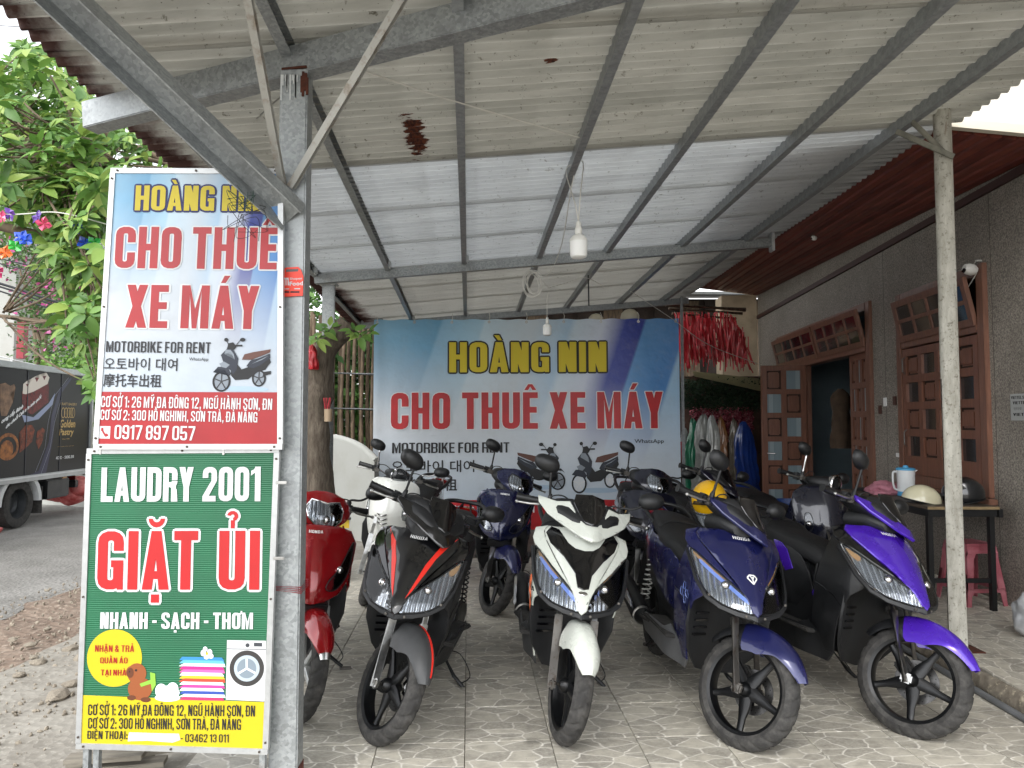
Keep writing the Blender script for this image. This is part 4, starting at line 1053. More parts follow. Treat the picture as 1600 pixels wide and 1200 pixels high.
a=atY(1400,205,4.30); beam('bracket',a,atY(1490,245,4.28),.012,.035,M('old_angle','#86857b',.6,metal=.3,var=.3),can,bev=.002); beam('bracket',atY(1425,190,4.24),atY(1455,243,4.32)+Vector((.1,0,0)),.012,.035,MATS['old_angle'],can,bev=.002)
br=atY(1206,380,mbb.y); box('beam_end_bracket',(mbb.x,mbb.y,mbb.z+.02),(.03,.10,.22),WELD,can,bev=.006)
# stays: thin wires
def wire(name,pts,r,mat,label,cat='wire',group=None):
    return tag(tube(name,smooth_path(pts,8),r,mat,seg=6),label,cat,group)
WW=M('white_cable','#cfcdc6',.5); 
wire('wire',[atY(515,92,PY-.0),onroof(700,155),onroof(905,215)],.0035,WW,'thin white stay wire from the pillar top across the canopy')
wire('wire',[onroof(440,150),atY(350,225,4.2),atY(262,262,4.6)],.0045,M('grey_cable','#8f8f8b',.5),'grey wire running down from the pillar behind the rental sign')
# ---------------------------------------------------------------- house
def granite():
    g=NT('pebbledash_granite'); tc=g.n('TexCoord').outputs['Object']
    a=g.noise(tc,75,3,.8); b=g.noise(tc,1.1,6,.75); v=g.n('TexVoronoi',{'Vector':tc,'Scale':110.0}).outputs['Distance']
    col=g.mix(g.rng(a,.40,.62),srgb('#5f5a54'),srgb('#aaa297')); col=g.mix(g.rng(b,.4,.7,0,.5),col,srgb('#5a554e')); col=g.mix(g.rng(a,.64,.72,0,.6),col,srgb('#8a847a'))
    g.set('Base Color',col); g.set('Roughness',.62); g.bump(g.math('ADD',v,a),.5,.006); return g.m
GRAN=granite(); WOOD=M('brown_wood','#745040',.42,var=.25,scale=3,stretch=(12,12,1.5),bump=.12,bscale=60,coat=.15)
WOOD2=M('red_brown_wood','#714938',.40,var=.22,scale=3,stretch=(12,12,1.5),bump=.12,bscale=60,coat=.2)
CREAM=M('cream_render','#b7a68c',.85,var=.2,scale=3,bump=.1); DGLASS=M('dark_glass','#0c0e14',.08,spec=.8,coat=.5); FGLASS=NT('patterned_glass')
_t=FGLASS.n('TexCoord').outputs['Object']; _b=FGLASS.n('TexBrick',{'Vector':_t,'Scale':30.0,'Mortar Size':.04,'Color1':(.19,.25,.27,1),'Color2':(.17,.23,.26,1),'Mortar':(.27,.33,.36,1)})
FGLASS.set('Base Color',_b.outputs['Color']); FGLASS.set('Roughness',.3); FGLASS=FGLASS.m
house=empty('house',(WX+WK*8,8,0),label='house with dark granite wall, brown wooden doors and red soffit on the right',cat='house')
house_inv=house.matrix_world.inverted(); HL=Vector((-(WX+WK*8),-8,0))
WD=Vector((WK,1,0)).normalized(); WN=Vector((-1,WK,0)).normalized()
WR=Matrix((( WD.x,-WN.x,0),(WD.y,-WN.y,0),(0,0,1)))   # local x along the wall away, local y into the house
def wbox(name,Y0,Y1,z0,z1,o0,o1,mat,parent=house,bev=0,tilt=0):
    """box on the wall: from wall parameter Y0..Y1, z0..z1, depth o0..o1 outwards"""
    L_=(Y1-Y0)*math.sqrt(1+WK*WK); c=wall((Y0+Y1)/2,(z0+z1)/2,0)+WN*((o0+o1)/2)
    bm=bmesh.new(); add_box(bm,(0,0,0),(L_,abs(o1-o0),z1-z0),None,bev)
    if tilt: bmesh.ops.transform(bm,matrix=Matrix.Rotation(tilt,4,'X'),verts=bm.verts)
    bmesh.ops.transform(bm,matrix=Matrix.Translation(c+HL)@WR.to_4x4(),verts=bm.verts)
    bmesh.ops.recalc_face_normals(bm,faces=bm.faces)
    return finish(bm,name,mat,parent,smooth=bev>0,ang=50)
def Ypx(x): r=(x-800)/F; return WX/(r-WK)
HT=4.6
dY0,dY1=Ypx(1366),Ypx(1217); wY0,wY1=Ypx(1549),Ypx(1408)
dT=2.80; wB,wT=.90,2.74; oY0,oY1=dY0+.16,Ypx(1262)
# wall pieces round the openings
for (a,b,z0,z1) in ((1.2,wY0,-.1,HT),(wY0,wY1,-.1,wB),(wY0,wY1,wT,HT),(wY1,dY0,-.1,HT),(dY0,dY1,dT,HT),(dY1,12.36,-.1,HT)):
    wbox('wall',a,b,z0,z1,-.22,0,GRAN)
# stone seams as thin recessed-looking strips
for Yv in (Ypx(1553)-.02,Ypx(1385),Ypx(1190)):
    wbox('stone_joint',Yv-.003,Yv+.003,.1,3.3,.0,.0015,M('joint_light','#57534d',.8))
# soffit boards
RED=M('red_brown_board','#75382b',.5,var=.3,scale=2.4,stretch=(6,1,1),bump=.1,coat=.1); RED2=M('red_brown_board_worn','#662e24',.55,var=.4,scale=3,stretch=(6,1,1))
def sof(o,Y): return wall(Y,3.35+(Y-5.12)*.047+.15*max(0,o))+WN*o
nb=22; W_=2.05/nb
for i in range(nb):
    bm=bmesh.new(); o0,o1=i*W_,(i+1)*W_-.008; zt=.02
    vs=[]
    for Y in (4.62 if True else 0,12.36):
        for (o,dz) in ((o0,.006),(o0+.01,-.002),(o1-.012,-.002),(o1,.010),(o1,.025),(o0,.025)):
            vs.append(bm.verts.new(sof(o,Y)+Vector((0,0,dz+ (0)))+HL))
    for k in range(6): bm.faces.new((vs[k],vs[(k+1)%6],vs[6+(k+1)%6],vs[6+k]))
    bm.faces.new(vs[:6]); bm.faces.new(vs[6:]); bmesh.ops.recalc_face_normals(bm,faces=bm.faces)
    finish(bm,'soffit_board',RED if i%3 else RED2,house,smooth=False)
def quadbox(name,pts,h,mat,parent=house):
    bm=bmesh.new(); A=[bm.verts.new(p+HL) for p in pts]; B=[bm.verts.new(p+HL+Vector((0,0,h))) for p in pts]; n=len(pts)
    for i in range(n): bm.faces.new((A[i],A[(i+1)%n],B[(i+1)%n],B[i]))
    bm.faces.new(A); bm.faces.new(B[::-1]); bmesh.ops.recalc_face_normals(bm,faces=bm.faces); return finish(bm,name,mat,parent,smooth=False)
quadbox('upper_floor',[sof(-.2,4.60)+Vector((0,0,.04)),sof(2.1,4.60)+Vector((0,0,.04)),sof(2.1,12.4)+Vector((0,0,.04)),sof(-.2,12.4)+Vector((0,0,.04))],1.6,M('cream_upper','#d3d0c6',.85,var=.1,scale=3))
quadbox('soffit_edge',[sof(-.2,4.54)-Vector((0,0,.01)),sof(2.1,4.54)-Vector((0,0,.01)),sof(2.1,4.597)-Vector((0,0,.01)),sof(-.2,4.597)-Vector((0,0,.01))],.06,M('cream_trim','#d3ccba',.7))
quadbox('soffit_end_trim',[sof(-.05,12.365),sof(2.1,12.365),sof(2.1,12.45),sof(-.05,12.45)],.10,CREAM)
wbox('soffit_cornice',4.6,12.35,3.27,3.33,.0,.03,M('dark_red_trim','#34120d',.5))
# end wall pieces at the far corner (cream)
quadbox('corner_column',[wall(12.37,0)+WN*.02,wall(12.37,0)+WN*.62,wall(12.9,0)+WN*.62,wall(12.9,0)+WN*.02],3.7,CREAM)
# rooms behind
ROOM=M('pale_blue_plaster','#7f9099',.85,var=.1,scale=2)
wbox('room_wall',dY0-.3,dY1+1.2,-.1,3.2,-3.3,-3.2,ROOM); wbox('room_ceiling',dY0-.3,dY1+1.2,3.1,3.2,-3.2,-.23,ROOM); wbox('room_side',dY1+1.1,dY1+1.2,-.1,3.1,-3.2,-.23,ROOM); wbox('room_side',dY0-.3,dY0-.2,-.1,3.1,-3.2,-.23,ROOM)
wbox('room_floor',dY0-.2,dY1+1.1,.02,.12,-3.2,-.02,M('room_tile','#6f665c',.4,var=.2))
# door set: frame, mullions, fixed leaf, open leaf, transoms
door=empty('door_set',(0,0,0)); door.parent=house
FR=.11
def fr(name,a,b,z0,z1,o0=-.12,o1=.035,mat=WOOD,parent=door): return wbox(name,a,b,z0,z1,o0,o1,mat,parent,bev=.006)
fr('door_frame',dY0,dY0+FR,TZ,dT); fr('door_frame',dY1-FR,dY1,TZ,dT); fr('door_frame',dY0+FR+.002,dY1-FR-.002,dT-.09,dT); 
zt=2.26; fr('door_rail',dY0+FR+.002,dY1-FR-.002,zt,zt+.07)
def leaf(name,L_,H_,cols,rows,glass,mat=WOOD2,pm=WOOD,gm=FGLASS,parent=door,place=None,handle=True):
    """a panelled leaf in local x (0..L), z (0..H), thickness along y; place: Matrix"""
    st_w=.07; t_=.058; bm=bmesh.new()
    fw=(L_-st_w*(cols+1))/cols; fh=(H_-st_w*(rows+1)-.10)/rows
    for c in range(cols+1): add_box(bm,(st_w/2+c*(fw+st_w),0,H_/2),(st_w,t_,H_))
    for r_ in range(rows+1):
        zz=st_w/2+(0 if r_==0 else .10)+r_*(fh+st_w); hh=st_w+(.20 if r_==0 else 0)
        for c in range(cols): add_box(bm,(st_w+fw/2+c*(fw+st_w),0,zz if r_ else st_w/2+.05),(fw,t_,hh if r_ else st_w+.10))
    root=finish(bm,name,mat,parent,smooth=False,T=place)
    for c in range(cols):
        for r_ in range(rows):
            cx=st_w+fw/2+c*(fw+st_w); cz=st_w+.10+fh/2+r_*(fh+st_w)
            if glass(c,r_): box('pane',(cx,0,cz),(fw,.008,fh),gm,root,T=place)
            else:
                bm=bmesh.new(); add_box(bm,(cx,0,cz),(fw-.035,.040,fh-.035),bev=.015); finish(bm,'panel',mat,root,T=place,ang=30); box('panel_recess',(cx,0,cz),(fw,.008,fh),M('groove_shade_paint','#2a1a12',.8),root,T=place)  # groove shade painted in as a dark sheet behind each raised panel
    return root
def wplace(Y,z,off,rotz=0,tilt=0):
    c=wall(Y,z,0)+WN*off+HL
    return Matrix.Translation(c)@WR.to_4x4()@Matrix.Rotation(rotz,4,'Z')@Matrix.Rotation(tilt,4,'X')
lw=.60; chk=lambda c,r_:(c+r_)%2==0
leaf('door_leaf',lw,2.13,2,6,lambda c,r_:(c+r_)%2==1 or (c==0 and r_==5),place=wplace(oY1,TZ+.01,.03,rotz=-PI/2-.04))
leaf('door_leaf',lw,2.13,3,6,lambda c,r_:(c+r_)%2==0,place=wplace(dY0+FR+.05,TZ+.01,-.03,rotz=.06))
leaf('door_leaf',.62,2.13,2,6,chk,place=wplace(oY1+.02,TZ+.01,-.03))
lk=box('lock_plate',(0,0,0),(.012,.05,.22),STEEL,door,T=wplace(oY1,1.02,.58,rotz=0)); 
tube('door_handle',[(0,0,0),(-.05,-.0,0),(-.05,.0,.0),(-.055,.10,0)],.009,CHR,door,T=wplace(oY1-.035,1.05,.57))
def sash(Y,L_,z,H_,cols,rows,tilt,parent=door):
    tilt*=.6
    pl=wplace(Y,z,.03,tilt=tilt); sw=.035; bm=bmesh.new(); fw=(L_-.12-sw*(cols-1))/cols; fh=(H_-.12-sw*(rows-1))/rows
    for x in (.03,L_-.03): add_box(bm,(x,0,H_/2),(.06,.035,H_))
    for zz in (.03,H_-.03): add_box(bm,(L_/2,0,zz),(L_-.12,.035,.06))
    for c in range(1,cols): add_box(bm,(.06+c*fw+(c-.5)*sw,0,H_/2),(sw,.03,H_-.12))
    for r_ in range(1,rows): add_box(bm,(L_/2,0,.06+r_*fh+(r_-.5)*sw),(L_-.12,.0295,sw))
    root=finish(bm,'transom_window',WOOD,parent,smooth=False,T=pl)
    for c in range(cols):
        for r_ in range(rows):
            box('pane',(.06+fw/2+c*(fw+sw),0,.06+fh/2+r_*(fh+sw)),(fw,.006,fh),DGLASS,root,T=pl)
mid=Ypx(1285)
sash(dY0+FR+.01,mid-dY0-FR-.03,zt+.06,.42,4,2,.38); sash(mid+.02,dY1-FR-mid-.03,zt+.06,.42,4,2,.38)
fr('door_mullion',mid-.02,mid+.018,zt+.072,dT-.092)
# shutter window
wbox('room_shade_sheet',Ypx(1549)-.05,Ypx(1408)+.05,.85,2.85,-.30,-.24,M('painted_room_shade','#16181b',.9))  # dark sheet painted as the unlit room behind the window; no room built
win=empty('window_set',(0,0,0)); win.parent=house
fr('window_frame',wY0,wY0+.10,wB,wT,parent=win); fr('window_frame',wY1-.10,wY1,wB,wT,parent=win); fr('window_frame',wY0+.102,wY1-.102,wT-.09,wT,parent=win); fr('window_frame',wY0+.102,wY1-.102,wB,wB+.09,parent=win)
fr('window_rail',wY0+.102,wY1-.102,2.20,2.26,parent=win); fr('window_sill',wY0-.05,wY1+.05,wB-.05,wB-.003,o0=.002,o1=.07,parent=win)
hw=(wY1-wY0-.22)
leaf('window_shutter',hw,2.19-wB-.10,4,4,lambda c,r_:(r_%2==1 and c in(1,2)) or (r_%2==0 and c in(0,3)),gm=DGLASS,parent=win,place=wplace(wY0+.11,wB+.095,-.0))
sash(wY0+.115,hw-.01,2.26,.40,4,2,.35,parent=win)
for q in (1.25,1.95): tube('shutter_handle',[(0,-.025,0),(0,-.05,.02),(0,-.05,.14),(0,-.025,.16)],.007,DST,win,T=wplace(wY1-.16,q,.0))
# switches by the door
for i,(x,y,m_) in enumerate(((1376,640,M('switch_brown','#4a2c22',.5)),(1384,628,WHT),(1399,626,MATS['switch_brown']),(1404,711,WHT))):
    p=wallpx(x,y); Y=p.y; wbox('switch_plate',Y-.035,Y+.035,p.z-.045 if i<3 else p.z-.02,p.z+.045 if i<3 else p.z+.02,0.001,.012,m_,bev=.003)
# paper notice on the wall
p0=wallpx(1580,616); p1=wallpx(1580,657); Yn=Ypx(1580)
pap=empty('notice',wall(Yn,1.6),label='white printed paper notice taped to the granite wall at the right edge',cat='notice')
HLs=HL
def nmp(a,b,c): # a from 0 (far/left) toward the camera
    q=wall(Yn-a,0)+WN*(.006+c); q.z=b; return q-Vector(pap.location)
bm=bmesh.new(); vs=[bm.verts.new(nmp(a,b,0)) for a,b in ((0,p1.z),(.30,p1.z),(.30,p0.z),(0,p0.z))]; bm.faces.new(vs); bmesh.ops.solidify(bm,geom=bm.faces[:],thickness=.001); finish(bm,'paper',M('paper','#d5d7d6',.8),pap,smooth=False)
hh=p0.z-p1.z; INK=M('black_ink','#141414',.7)
for (fz,a0,a1,t_) in ((.86,.012,.20,'VIETTEL SIM'),(.66,.03,.26,'VIETTEL 4G'),(.44,.04,.13,'인터넷'),(.22,.03,.26,'VIETTEL')):
    (fine_text if '인' in t_ else block_text)(t_,a0,p1.z+hh*(fz-.05),a1,p1.z+hh*(fz+.06),nmp,INK,pap,off=.001)
# camera-like lamp on the wall above the window, and one on the soffit
def cam_unit(p,label,s=1.0):
    root=empty('security_camera',p,label=label,cat='camera')
    lathe('camera_body',[(0,-.055*s),(.03*s,-.05*s),(.045*s,-.02*s),(.045*s,.02*s),(.03*s,.045*s),(0,.05*s)],M('white_plastic','#d8d6d0',.35),root,seg=20,T=Matrix.Rotation(PI/2+.3,4,'Y'))
    lathe('camera_lens',[(0,.0),(.018*s,0),(.018*s,.012*s),(0,.014*s)],GLB,root,seg=14,T=Matrix.Translation((-.052*s,-.01,-.012*s))@Matrix.Rotation(-PI/2+.3,4,'Y'))
    tube('camera_bracket',[(.02,0,.03*s),(.05*s,0,.07*s),(.09*s,0,.07*s)],.008*s,MATS['white_plastic'],root)
    return root
cp=wallpx(1516,421,.09); cam_unit(cp,'round white security camera on the wall above the shuttered window')
wire('wire',[cp+Vector((.05,0,-.03)),wallpx(1500,470,.03),wallpx(1490,490,.02),wallpx(1470,500,.02),wallpx(1452,520,.02)],.004,WW,'white cable hanging from the security camera')
cp=wallpx(1272,372,.55); cam_unit(cp,'small white sensor fixed under the red soffit',.6)
# ---------------------------------------------------------------- printed signs
P_YEL=M('print_yellow','#bdab1d',.5,var=.08,scale=3); P_INK=M('print_black','#17171c',.55); P_NVY=M('print_navy','#1a1c55',.55); P_WHI=M('print_white','#c6c8c9',.5,var=.06,scale=3); P_REDP=M('print_red','#9a121a',.4,var=.14,scale=4,bump=.2,bscale=5); P_RED2=M('print_bright_red','#b0181b',.45,var=.1,scale=3)
def signgrad(name,W,H,dim=1.0):
    g=NT(name); tc=g.n('TexCoord').outputs['Object']; s=g.n('SeparateXYZ',{0:tc})
    u=g.math('DIVIDE',s.outputs[0],W); v=g.math('DIVIDE',s.outputs[1],H)
    q=g.math('SUBTRACT',u,g.math('MULTIPLY',v,.23))
    cr=g.n('ValToRGB',{0:g.rng(q,-.25,1.0)}); el=cr.color_ramp.elements
    stops=[(-.25,'#8fc0de'),(-.01,'#6ea9d0'),(0.0,'#8fbfdf'),(.13,'#a9cfe6'),(.14,'#c3dcec'),(.30,'#c6d3de'),(.42,'#a9c8e2'),(.44,'#c9dbea'),(.53,'#cdd6e8'),(.60,'#2c3f9c'),(.66,'#2a3a94'),(.668,'#5f97cf'),(.80,'#3f7ec0'),(.812,'#9dc2e0'),(1.0,'#8fb6da')]
    f=lambda x:(x+.25)/1.25
    el[0].position=f(stops[0][0]); el[0].color=(*srgb(stops[0][1]),1); el[1].position=1; el[1].color=(*srgb(stops[-1][1]),1)
    for p_,c in stops[1:-1]:
        e_=el.new(f(p_)); e_.color=(*srgb(c),1)
    fade=g.rng(g.math('ADD',v,g.math('MULTIPLY',q,.25)),.50,.86)
    base=g.mix(g.rng(v,0,.6),srgb('#b9c8d6'),srgb('#c6cacf'))
    col=g.mix(fade,base,cr.outputs[0])
    n=g.noise(tc,6,5,.7); col=g.mix(g.rng(n,.5,.8,0,.18),col,srgb('#9b9c9c'))
    col=g.mix(1.0,col,(dim,dim,dim),'MULTIPLY'); g.set('Base Color',col); g.set('Roughness',.42); g.bump(g.noise(tc,3.5,3),.5,.03); return g.m
class Sign:
    def __init__(s,name,TL,TR,BL,YTL,YTR,YBL,label,cat):
        a=atY(*TL,YTL); b=atY(*TR,YTR); c=atY(*BL,YBL); s.O=c
        U0=(b-a).normalized(); V=(a-c); s.N=U0.cross(V).normalized(); s.U=U0; s.V=s.N.cross(s.U).normalized()
        if s.N.y>0: s.N=-s.N; s.V=s.N.cross(s.U)
        s.V=s.N.cross(s.U).normalized()
        if s.V.z<0: s.V=-s.V
        s.e=empty(name,label=label,cat=cat); m=Matrix((s.U,s.V,s.U.cross(s.V))).transposed().to_4x4(); m.translation=s.O; s.e.matrix_world=m; s.m=m
    def px(s,x,y):
        r=ray(x,y); t=(s.O-CAM).dot(s.N)/r.dot(s.N); p=CAM+r*t-s.O; return (p.dot(s.U),p.dot(s.V))
    def bx(s,x0,y0,x1,y1):
        a=s.px(x0,y1); b=s.px(x1,y0); return (a[0],a[1],b[0],b[1])
    def mp(s,a,b,c): return Vector((a,b,c))
    def poly(s,pts): return [s.px(*p) for p in pts]
def scooter_print(S,x0,y0,x1,y1,flip,root,mp,body='#1b2230',seat='#5c3a30',rimc='#2a2c30'):
    """flat printed picture of a scooter seen from the side, drawn in unit coordinates"""
    B=S.bx(x0,y0,x1,y1)
    def c(p): 
        a=(1-p[0]) if flip else p[0]; return (B[0]+a*(B[2]-B[0]),B[1]+p[1]*(B[3]-B[1]))
    cv=lambda ps:[[c(q) for q in p] for p in ps]
    ink=M('pic_black','#121316',.55); bd=M('pic_body',body,.5); stc=M('pic_seat',seat,.55); rc=M('pic_rim_'+rimc[1:],rimc,.5); gy=M('pic_grey','#7f8790',.55); lt=M('pic_light','#c9ced4',.5); sh=M('pic_shadow','#9fb4c8',.6)
    fw=(.17,.19,.155,.19); rw=(.80,.26,.12,.155)
    flat(cv([ell(.55,.06,.42,.05)]),mp,sh,root,'print',.001)
    flat(cv(ringp(*fw,.035,28)+ringp(*rw,.032,28)),mp,ink,root,'print',.0016)
    flat(cv([ell(fw[0],fw[1],.115,.145),ell(rw[0],rw[1],.085,.11)]),mp,gy if rimc[1]=='2' else lt,root,'print',.0019)
    sp=[]
    for w_ in (fw,rw):
        for k in range(5):
            a=2*PI*k/5+.3; sp+=stroke([(w_[0],w_[1]),(w_[0]+(w_[2]-.03)*math.cos(a),w_[1]+(w_[3]-.035)*math.sin(a))],.022)
    flat(cv(sp),mp,rc,root,'print',.0022)
    flat(cv([[(.33,.30),(.30,.55),(.42,.52),(.50,.42),(.60,.46),(.66,.60),(.96,.66),(.99,.56),(.90,.42),(.78,.38),(.62,.24),(.40,.22)],
             [(.86,.30),(1.0,.34),(1.0,.40),(.88,.38)]]),mp,ink,root,'print',.0025)
    flat(cv([[(.09,.40),(.20,.52),(.14,.68),(.24,.80),(.34,.80),(.44,.62),(.42,.42),(.36,.32),(.32,.40),(.26,.44),(.16,.42)],[(.58,.48),(.64,.58),(.80,.64),(.97,.72),(.98,.64),(.84,.52),(.70,.44)],[(.02,.36),(.10,.42),(.22,.40),(.30,.30),(.33,.34),(.26,.46),(.10,.46)]]),mp,bd,root,'print',.0029)
    flat(cv([[(.12,.52),(.20,.56),(.30,.50),(.24,.44),(.16,.46)],[(.20,.70),(.30,.74),(.38,.60),(.36,.70),(.30,.78),(.22,.78)],[(.66,.52),(.84,.60),(.95,.68),(.80,.60)]]),mp,gy,root,'print',.0033)
    flat(cv([[(.50,.60),(.54,.70),(.68,.74),(.98,.80),(.97,.74),(.84,.68),(.66,.60)]]),mp,stc,root,'print',.0034)
    flat(cv([[(.24,.80),(.26,.90),(.34,.92),(.40,.84),(.36,.78)]]+stroke([(.32,.86),(.50,.86)],.03)+stroke([(.26,.88),(.23,.95)],.012)+stroke([(.40,.88),(.46,.96)],.012)+[ell(.22,.965,.035,.035),ell(.50,.97,.045,.035)]),mp,ink,root,'print',.0036)
ALU=M('aluminium_frame','#b9bbbb',.4,metal=.6,var=.1,scale=20)
def frame_bars(S,cs,root,w_=.018,mat=ALU):
    n=len(cs)
    for i in range(n):
        a,b=cs[i],cs[(i+1)%n]; d=Vector((b[0]-a[0],b[1]-a[1],0)).normalized()*w_/2*(1 if i%2 else -1)
        beam('frame_bar',Vector((a[0],a[1],-.004))+d,Vector((b[0],b[1],-.004))-d,.022,w_,mat,root,up=(0,0,1))
    for i in range(n):
        a,b=cs[i],cs[(i+1)%n]
        for f in (.03,.5,.97):
            p=(a[0]+(b[0]-a[0])*f,a[1]+(b[1]-a[1])*f); lathe('screw',[(0,.010),(.0045,.009),(.0045,.006),(0,.006)],M('screw_head','#50463e',.6,metal=.5),root,seg=8,T=Matrix.Translation((p[0],p[1],0)))
def corner_print(): pass
SY=PY-.01
# upper sign
S=Sign('rental_sign',(176,267),(438,268),(150,699),SY-.05,SY-.075,SY-.07,'tall blue and white CHO THUE XE MAY sign with red band above the laundry sign','sign')
cs=S.poly([(150,698),(438,698),(439,268),(177,267)])
W1=cs[1][0]; H1=cs[2][1]
rt=S.e
bm=bmesh.new(); add_prism(bm,cs,-.012,0,'z'); finish(bm,'sign_board',signgrad('rental_sign_print',W1,H1,.78),rt,smooth=False)
frame_bars(S,cs,rt)
mp=S.mp
flat([S.poly([(151,697),(436,697),(436,613),(155,612)])],mp,P_REDP,rt,'print',.001)
def T_(txt,x0,y0,x1,y1,mat,off=.003,grow=0,gap=.075,space=.2,SS=None,fine=False,root=None,grid=0,m=None,shear=0):
    global SW,TH
    SS=SS or S; b=SS.bx(x0,y0,x1,y1); SW,TH=(.15,.125) if y1-y0<22 else (.195,.16)
    if y1-y0<17: gap=max(gap,.11)
    return (fine_text if fine else block_text)(txt,*b,m or SS.mp,mat,root or SS.e,off=off,grow=grow,shear=shear,**({} if fine else dict(gap=gap,space=space,grid=grid)))
T_('HOÀNG NIN',211,291,408,329,P_NVY,.0018,grow=.0075); T_('HOÀNG NIN',211,291,408,329,P_YEL,.003)
T_('CHO THUÊ',179,356,435,419,P_WHI,.0018,grow=.006); T_('CHO THUÊ',179,356,435,419,P_REDP,.003)
T_('XE MÁY',196,447,406,512,P_WHI,.0018,grow=.006); T_('XE MÁY',196,447,406,512,P_REDP,.003,space=.24)
T_('MOTORBIKE FOR RENT',166,535,330,550,P_INK)
T_('오토바이 대여',163,560,278,578,P_INK,fine=True,grow=.0004); T_('摩托车出租',162,585,253,604,P_INK,fine=True,grow=.0007)
T_('WhatsApp',296,559,326,565,P_INK,fine=True)
scooter_print(S,330,529,426,612,False,rt,mp)
T_('CƠ SỞ 1: 26 MỸ ĐA ĐÔNG 12, NGŨ HÀNH SƠN, ĐN',158,623,426,636,P_WHI); T_('CƠ SỞ 2: 300 HỒ NGHINH, SƠN TRÀ, ĐÀ NẴNG',157,644,403,656,P_WHI); T_('0917 897 057',179,666,306,686,P_WHI)
bx_=S.bx(154,666,173,685); flat([[(bx_[0],bx_[1]),(bx_[2],bx_[1]),(bx_[2],bx_[3]),(bx_[0],bx_[3])]],mp,P_WHI,rt,'print',.0014)
c_=lambda u,v:(bx_[0]+u*(bx_[2]-bx_[0]),bx_[1]+v*(bx_[3]-bx_[1])); flat([[c_(.2,.6),c_(.2,.85),c_(.38,.88),c_(.42,.65)],[c_(.2,.7),c_(.38,.68),c_(.62,.36),c_(.55,.18)],[c_(.5,.36),c_(.72,.42),c_(.88,.25),c_(.62,.12)]],mp,P_REDP,rt,'print',.0022)
# lower sign
S2=Sign('laundry_sign',(140,705),(433,703),(123,1166),SY-.045,SY-.075,SY-.06,'green laundry sign LAUDRY 2001 with yellow band, below the blue rental sign','sign')
cs=S2.poly([(123,1165),(415,1174),(433,703),(140,705)]); rt=S2.e; mp=S2.mp
bm=bmesh.new(); add_prism(bm,cs,-.012,0,'z')
g=NT('green_corrugated_print'); tc=g.n('TexCoord').outputs['Object']; wv=g.n('TexWave',{'Vector':tc,'Scale':38.0},bands_direction='Y').outputs['Fac']
g.set('Base Color',g.mix(g.rng(g.noise(tc,3,4),.3,.7),srgb('#0b5636'),srgb('#0e613e'))); g.set('Roughness',.4); g.bump(wv,.35,.003)
finish(bm,'sign_board',g.m,rt,smooth=False); frame_bars(S2,cs,rt)
YB=M('print_band_yellow','#bfac14',.45)
flat([S2.poly([(125,1163),(413,1171),(416,1097),(130,1086)])],mp,YB,rt,'print',.001)
T2=lambda *a,**k:T_(*a,SS=S2,**k)
T2('LAUDRY 2001',158,729,408,784,P_WHI,gap=.06,space=.26)
T2('GIẶT ỦI',152,829,407,921,P_WHI,.0018,grow=.0095,space=.32,gap=.085); T2('GIẶT ỦI',152,829,407,921,P_RED2,.0035,space=.32,gap=.085)
T2('NHANH - SẠCH - THƠM',157,957,396,982,P_WHI)
cc=S2.px(179,1028); rr_=S2.px(222,1028)[0]-cc[0]; flat([ell(cc[0],cc[1],rr_,rr_,40)],mp,YB,rt,'print',.0012)
T2('NHẬN & TRẢ',149,1008,210,1018,P_REDP); T2('QUẦN ÁO',157,1027,200,1036,P_REDP); T2('TẠI NHÀ',158,1046,198,1055,P_REDP)
# address lines: drawn a little down to the right as printed
def mpsl(k): 
    return lambda a,b,c:Vector((a,b+(a-cs[0][0])*k,c))
T2('CƠ SỞ 1: 26 MỸ ĐA ĐÔNG 12, NGŨ HÀNH SƠN, ĐN',138,1102,399,1117,P_INK); T2('CƠ SỞ 2: 300 HỒ NGHINH, SƠN TRÀ, ĐÀ NẴNG',138,1123,377,1138,P_INK); T2('ĐIỆN THOẠI:',137,1142,200,1154,P_INK); T2('- 03462 13 011',283,1147,358,1159,P_INK)
flat([S2.poly([(202,1144),(280,1146),(282,1156),(270,1160),(230,1157),(200,1158)])],mp,M('smudge','#d9d6ce',.7,var=.3,scale=30),rt,'print',.002)
# printed pictures
PCM=lambda c,n:M('pic_'+n,c,.55)
q=lambda x,y:S2.px(x,y)
def E2(x,y,rx,ry,n=20):
    c=q(x,y); return ell(c[0],c[1],q(x+rx,y)[0]-c[0],q(x,y-ry)[1]-c[1],n)
flat([E2(219,1076,19,18),E2(214,1052,15,16),E2(206,1050,9,10)],mp,PCM('#8a4a22','fur'),rt,'print',.0016)
flat([E2(204,1051,5.5,8),E2(206,1090,7,4),E2(228,1093,8,4)],mp,PCM('#5d3016','fur_dark'),rt,'print',.0021)
flat([E2(213,1047,1.8,1.8),E2(203,1049,1,1.4)],mp,P_INK,rt,'print',.0025)
flat([S2.poly(p) for p in ([(219,1068),(240,1060),(242,1066),(221,1073)],[(235,1050),(243,1052),(244,1070),(238,1080),(236,1066)])],mp,PCM('#7fb03a','strap_green'),rt,'print',.0027)
flat([E2(262,1082,19,11),E2(252,1078,9,10),E2(270,1076,9,10),E2(262,1090,20,6)],mp,PCM('#dfe6ea','cloud'),rt,'print',.0016)
cols=['#2f7fc4','#5aa7dc','#e8eaec','#d6247a','#e85fa0','#e8eaec','#e4b92c','#d8402c','#e8eaec','#b93a8c','#e8eaec','#2d4a9c','#e8eaec','#c92f5f']
y=1026
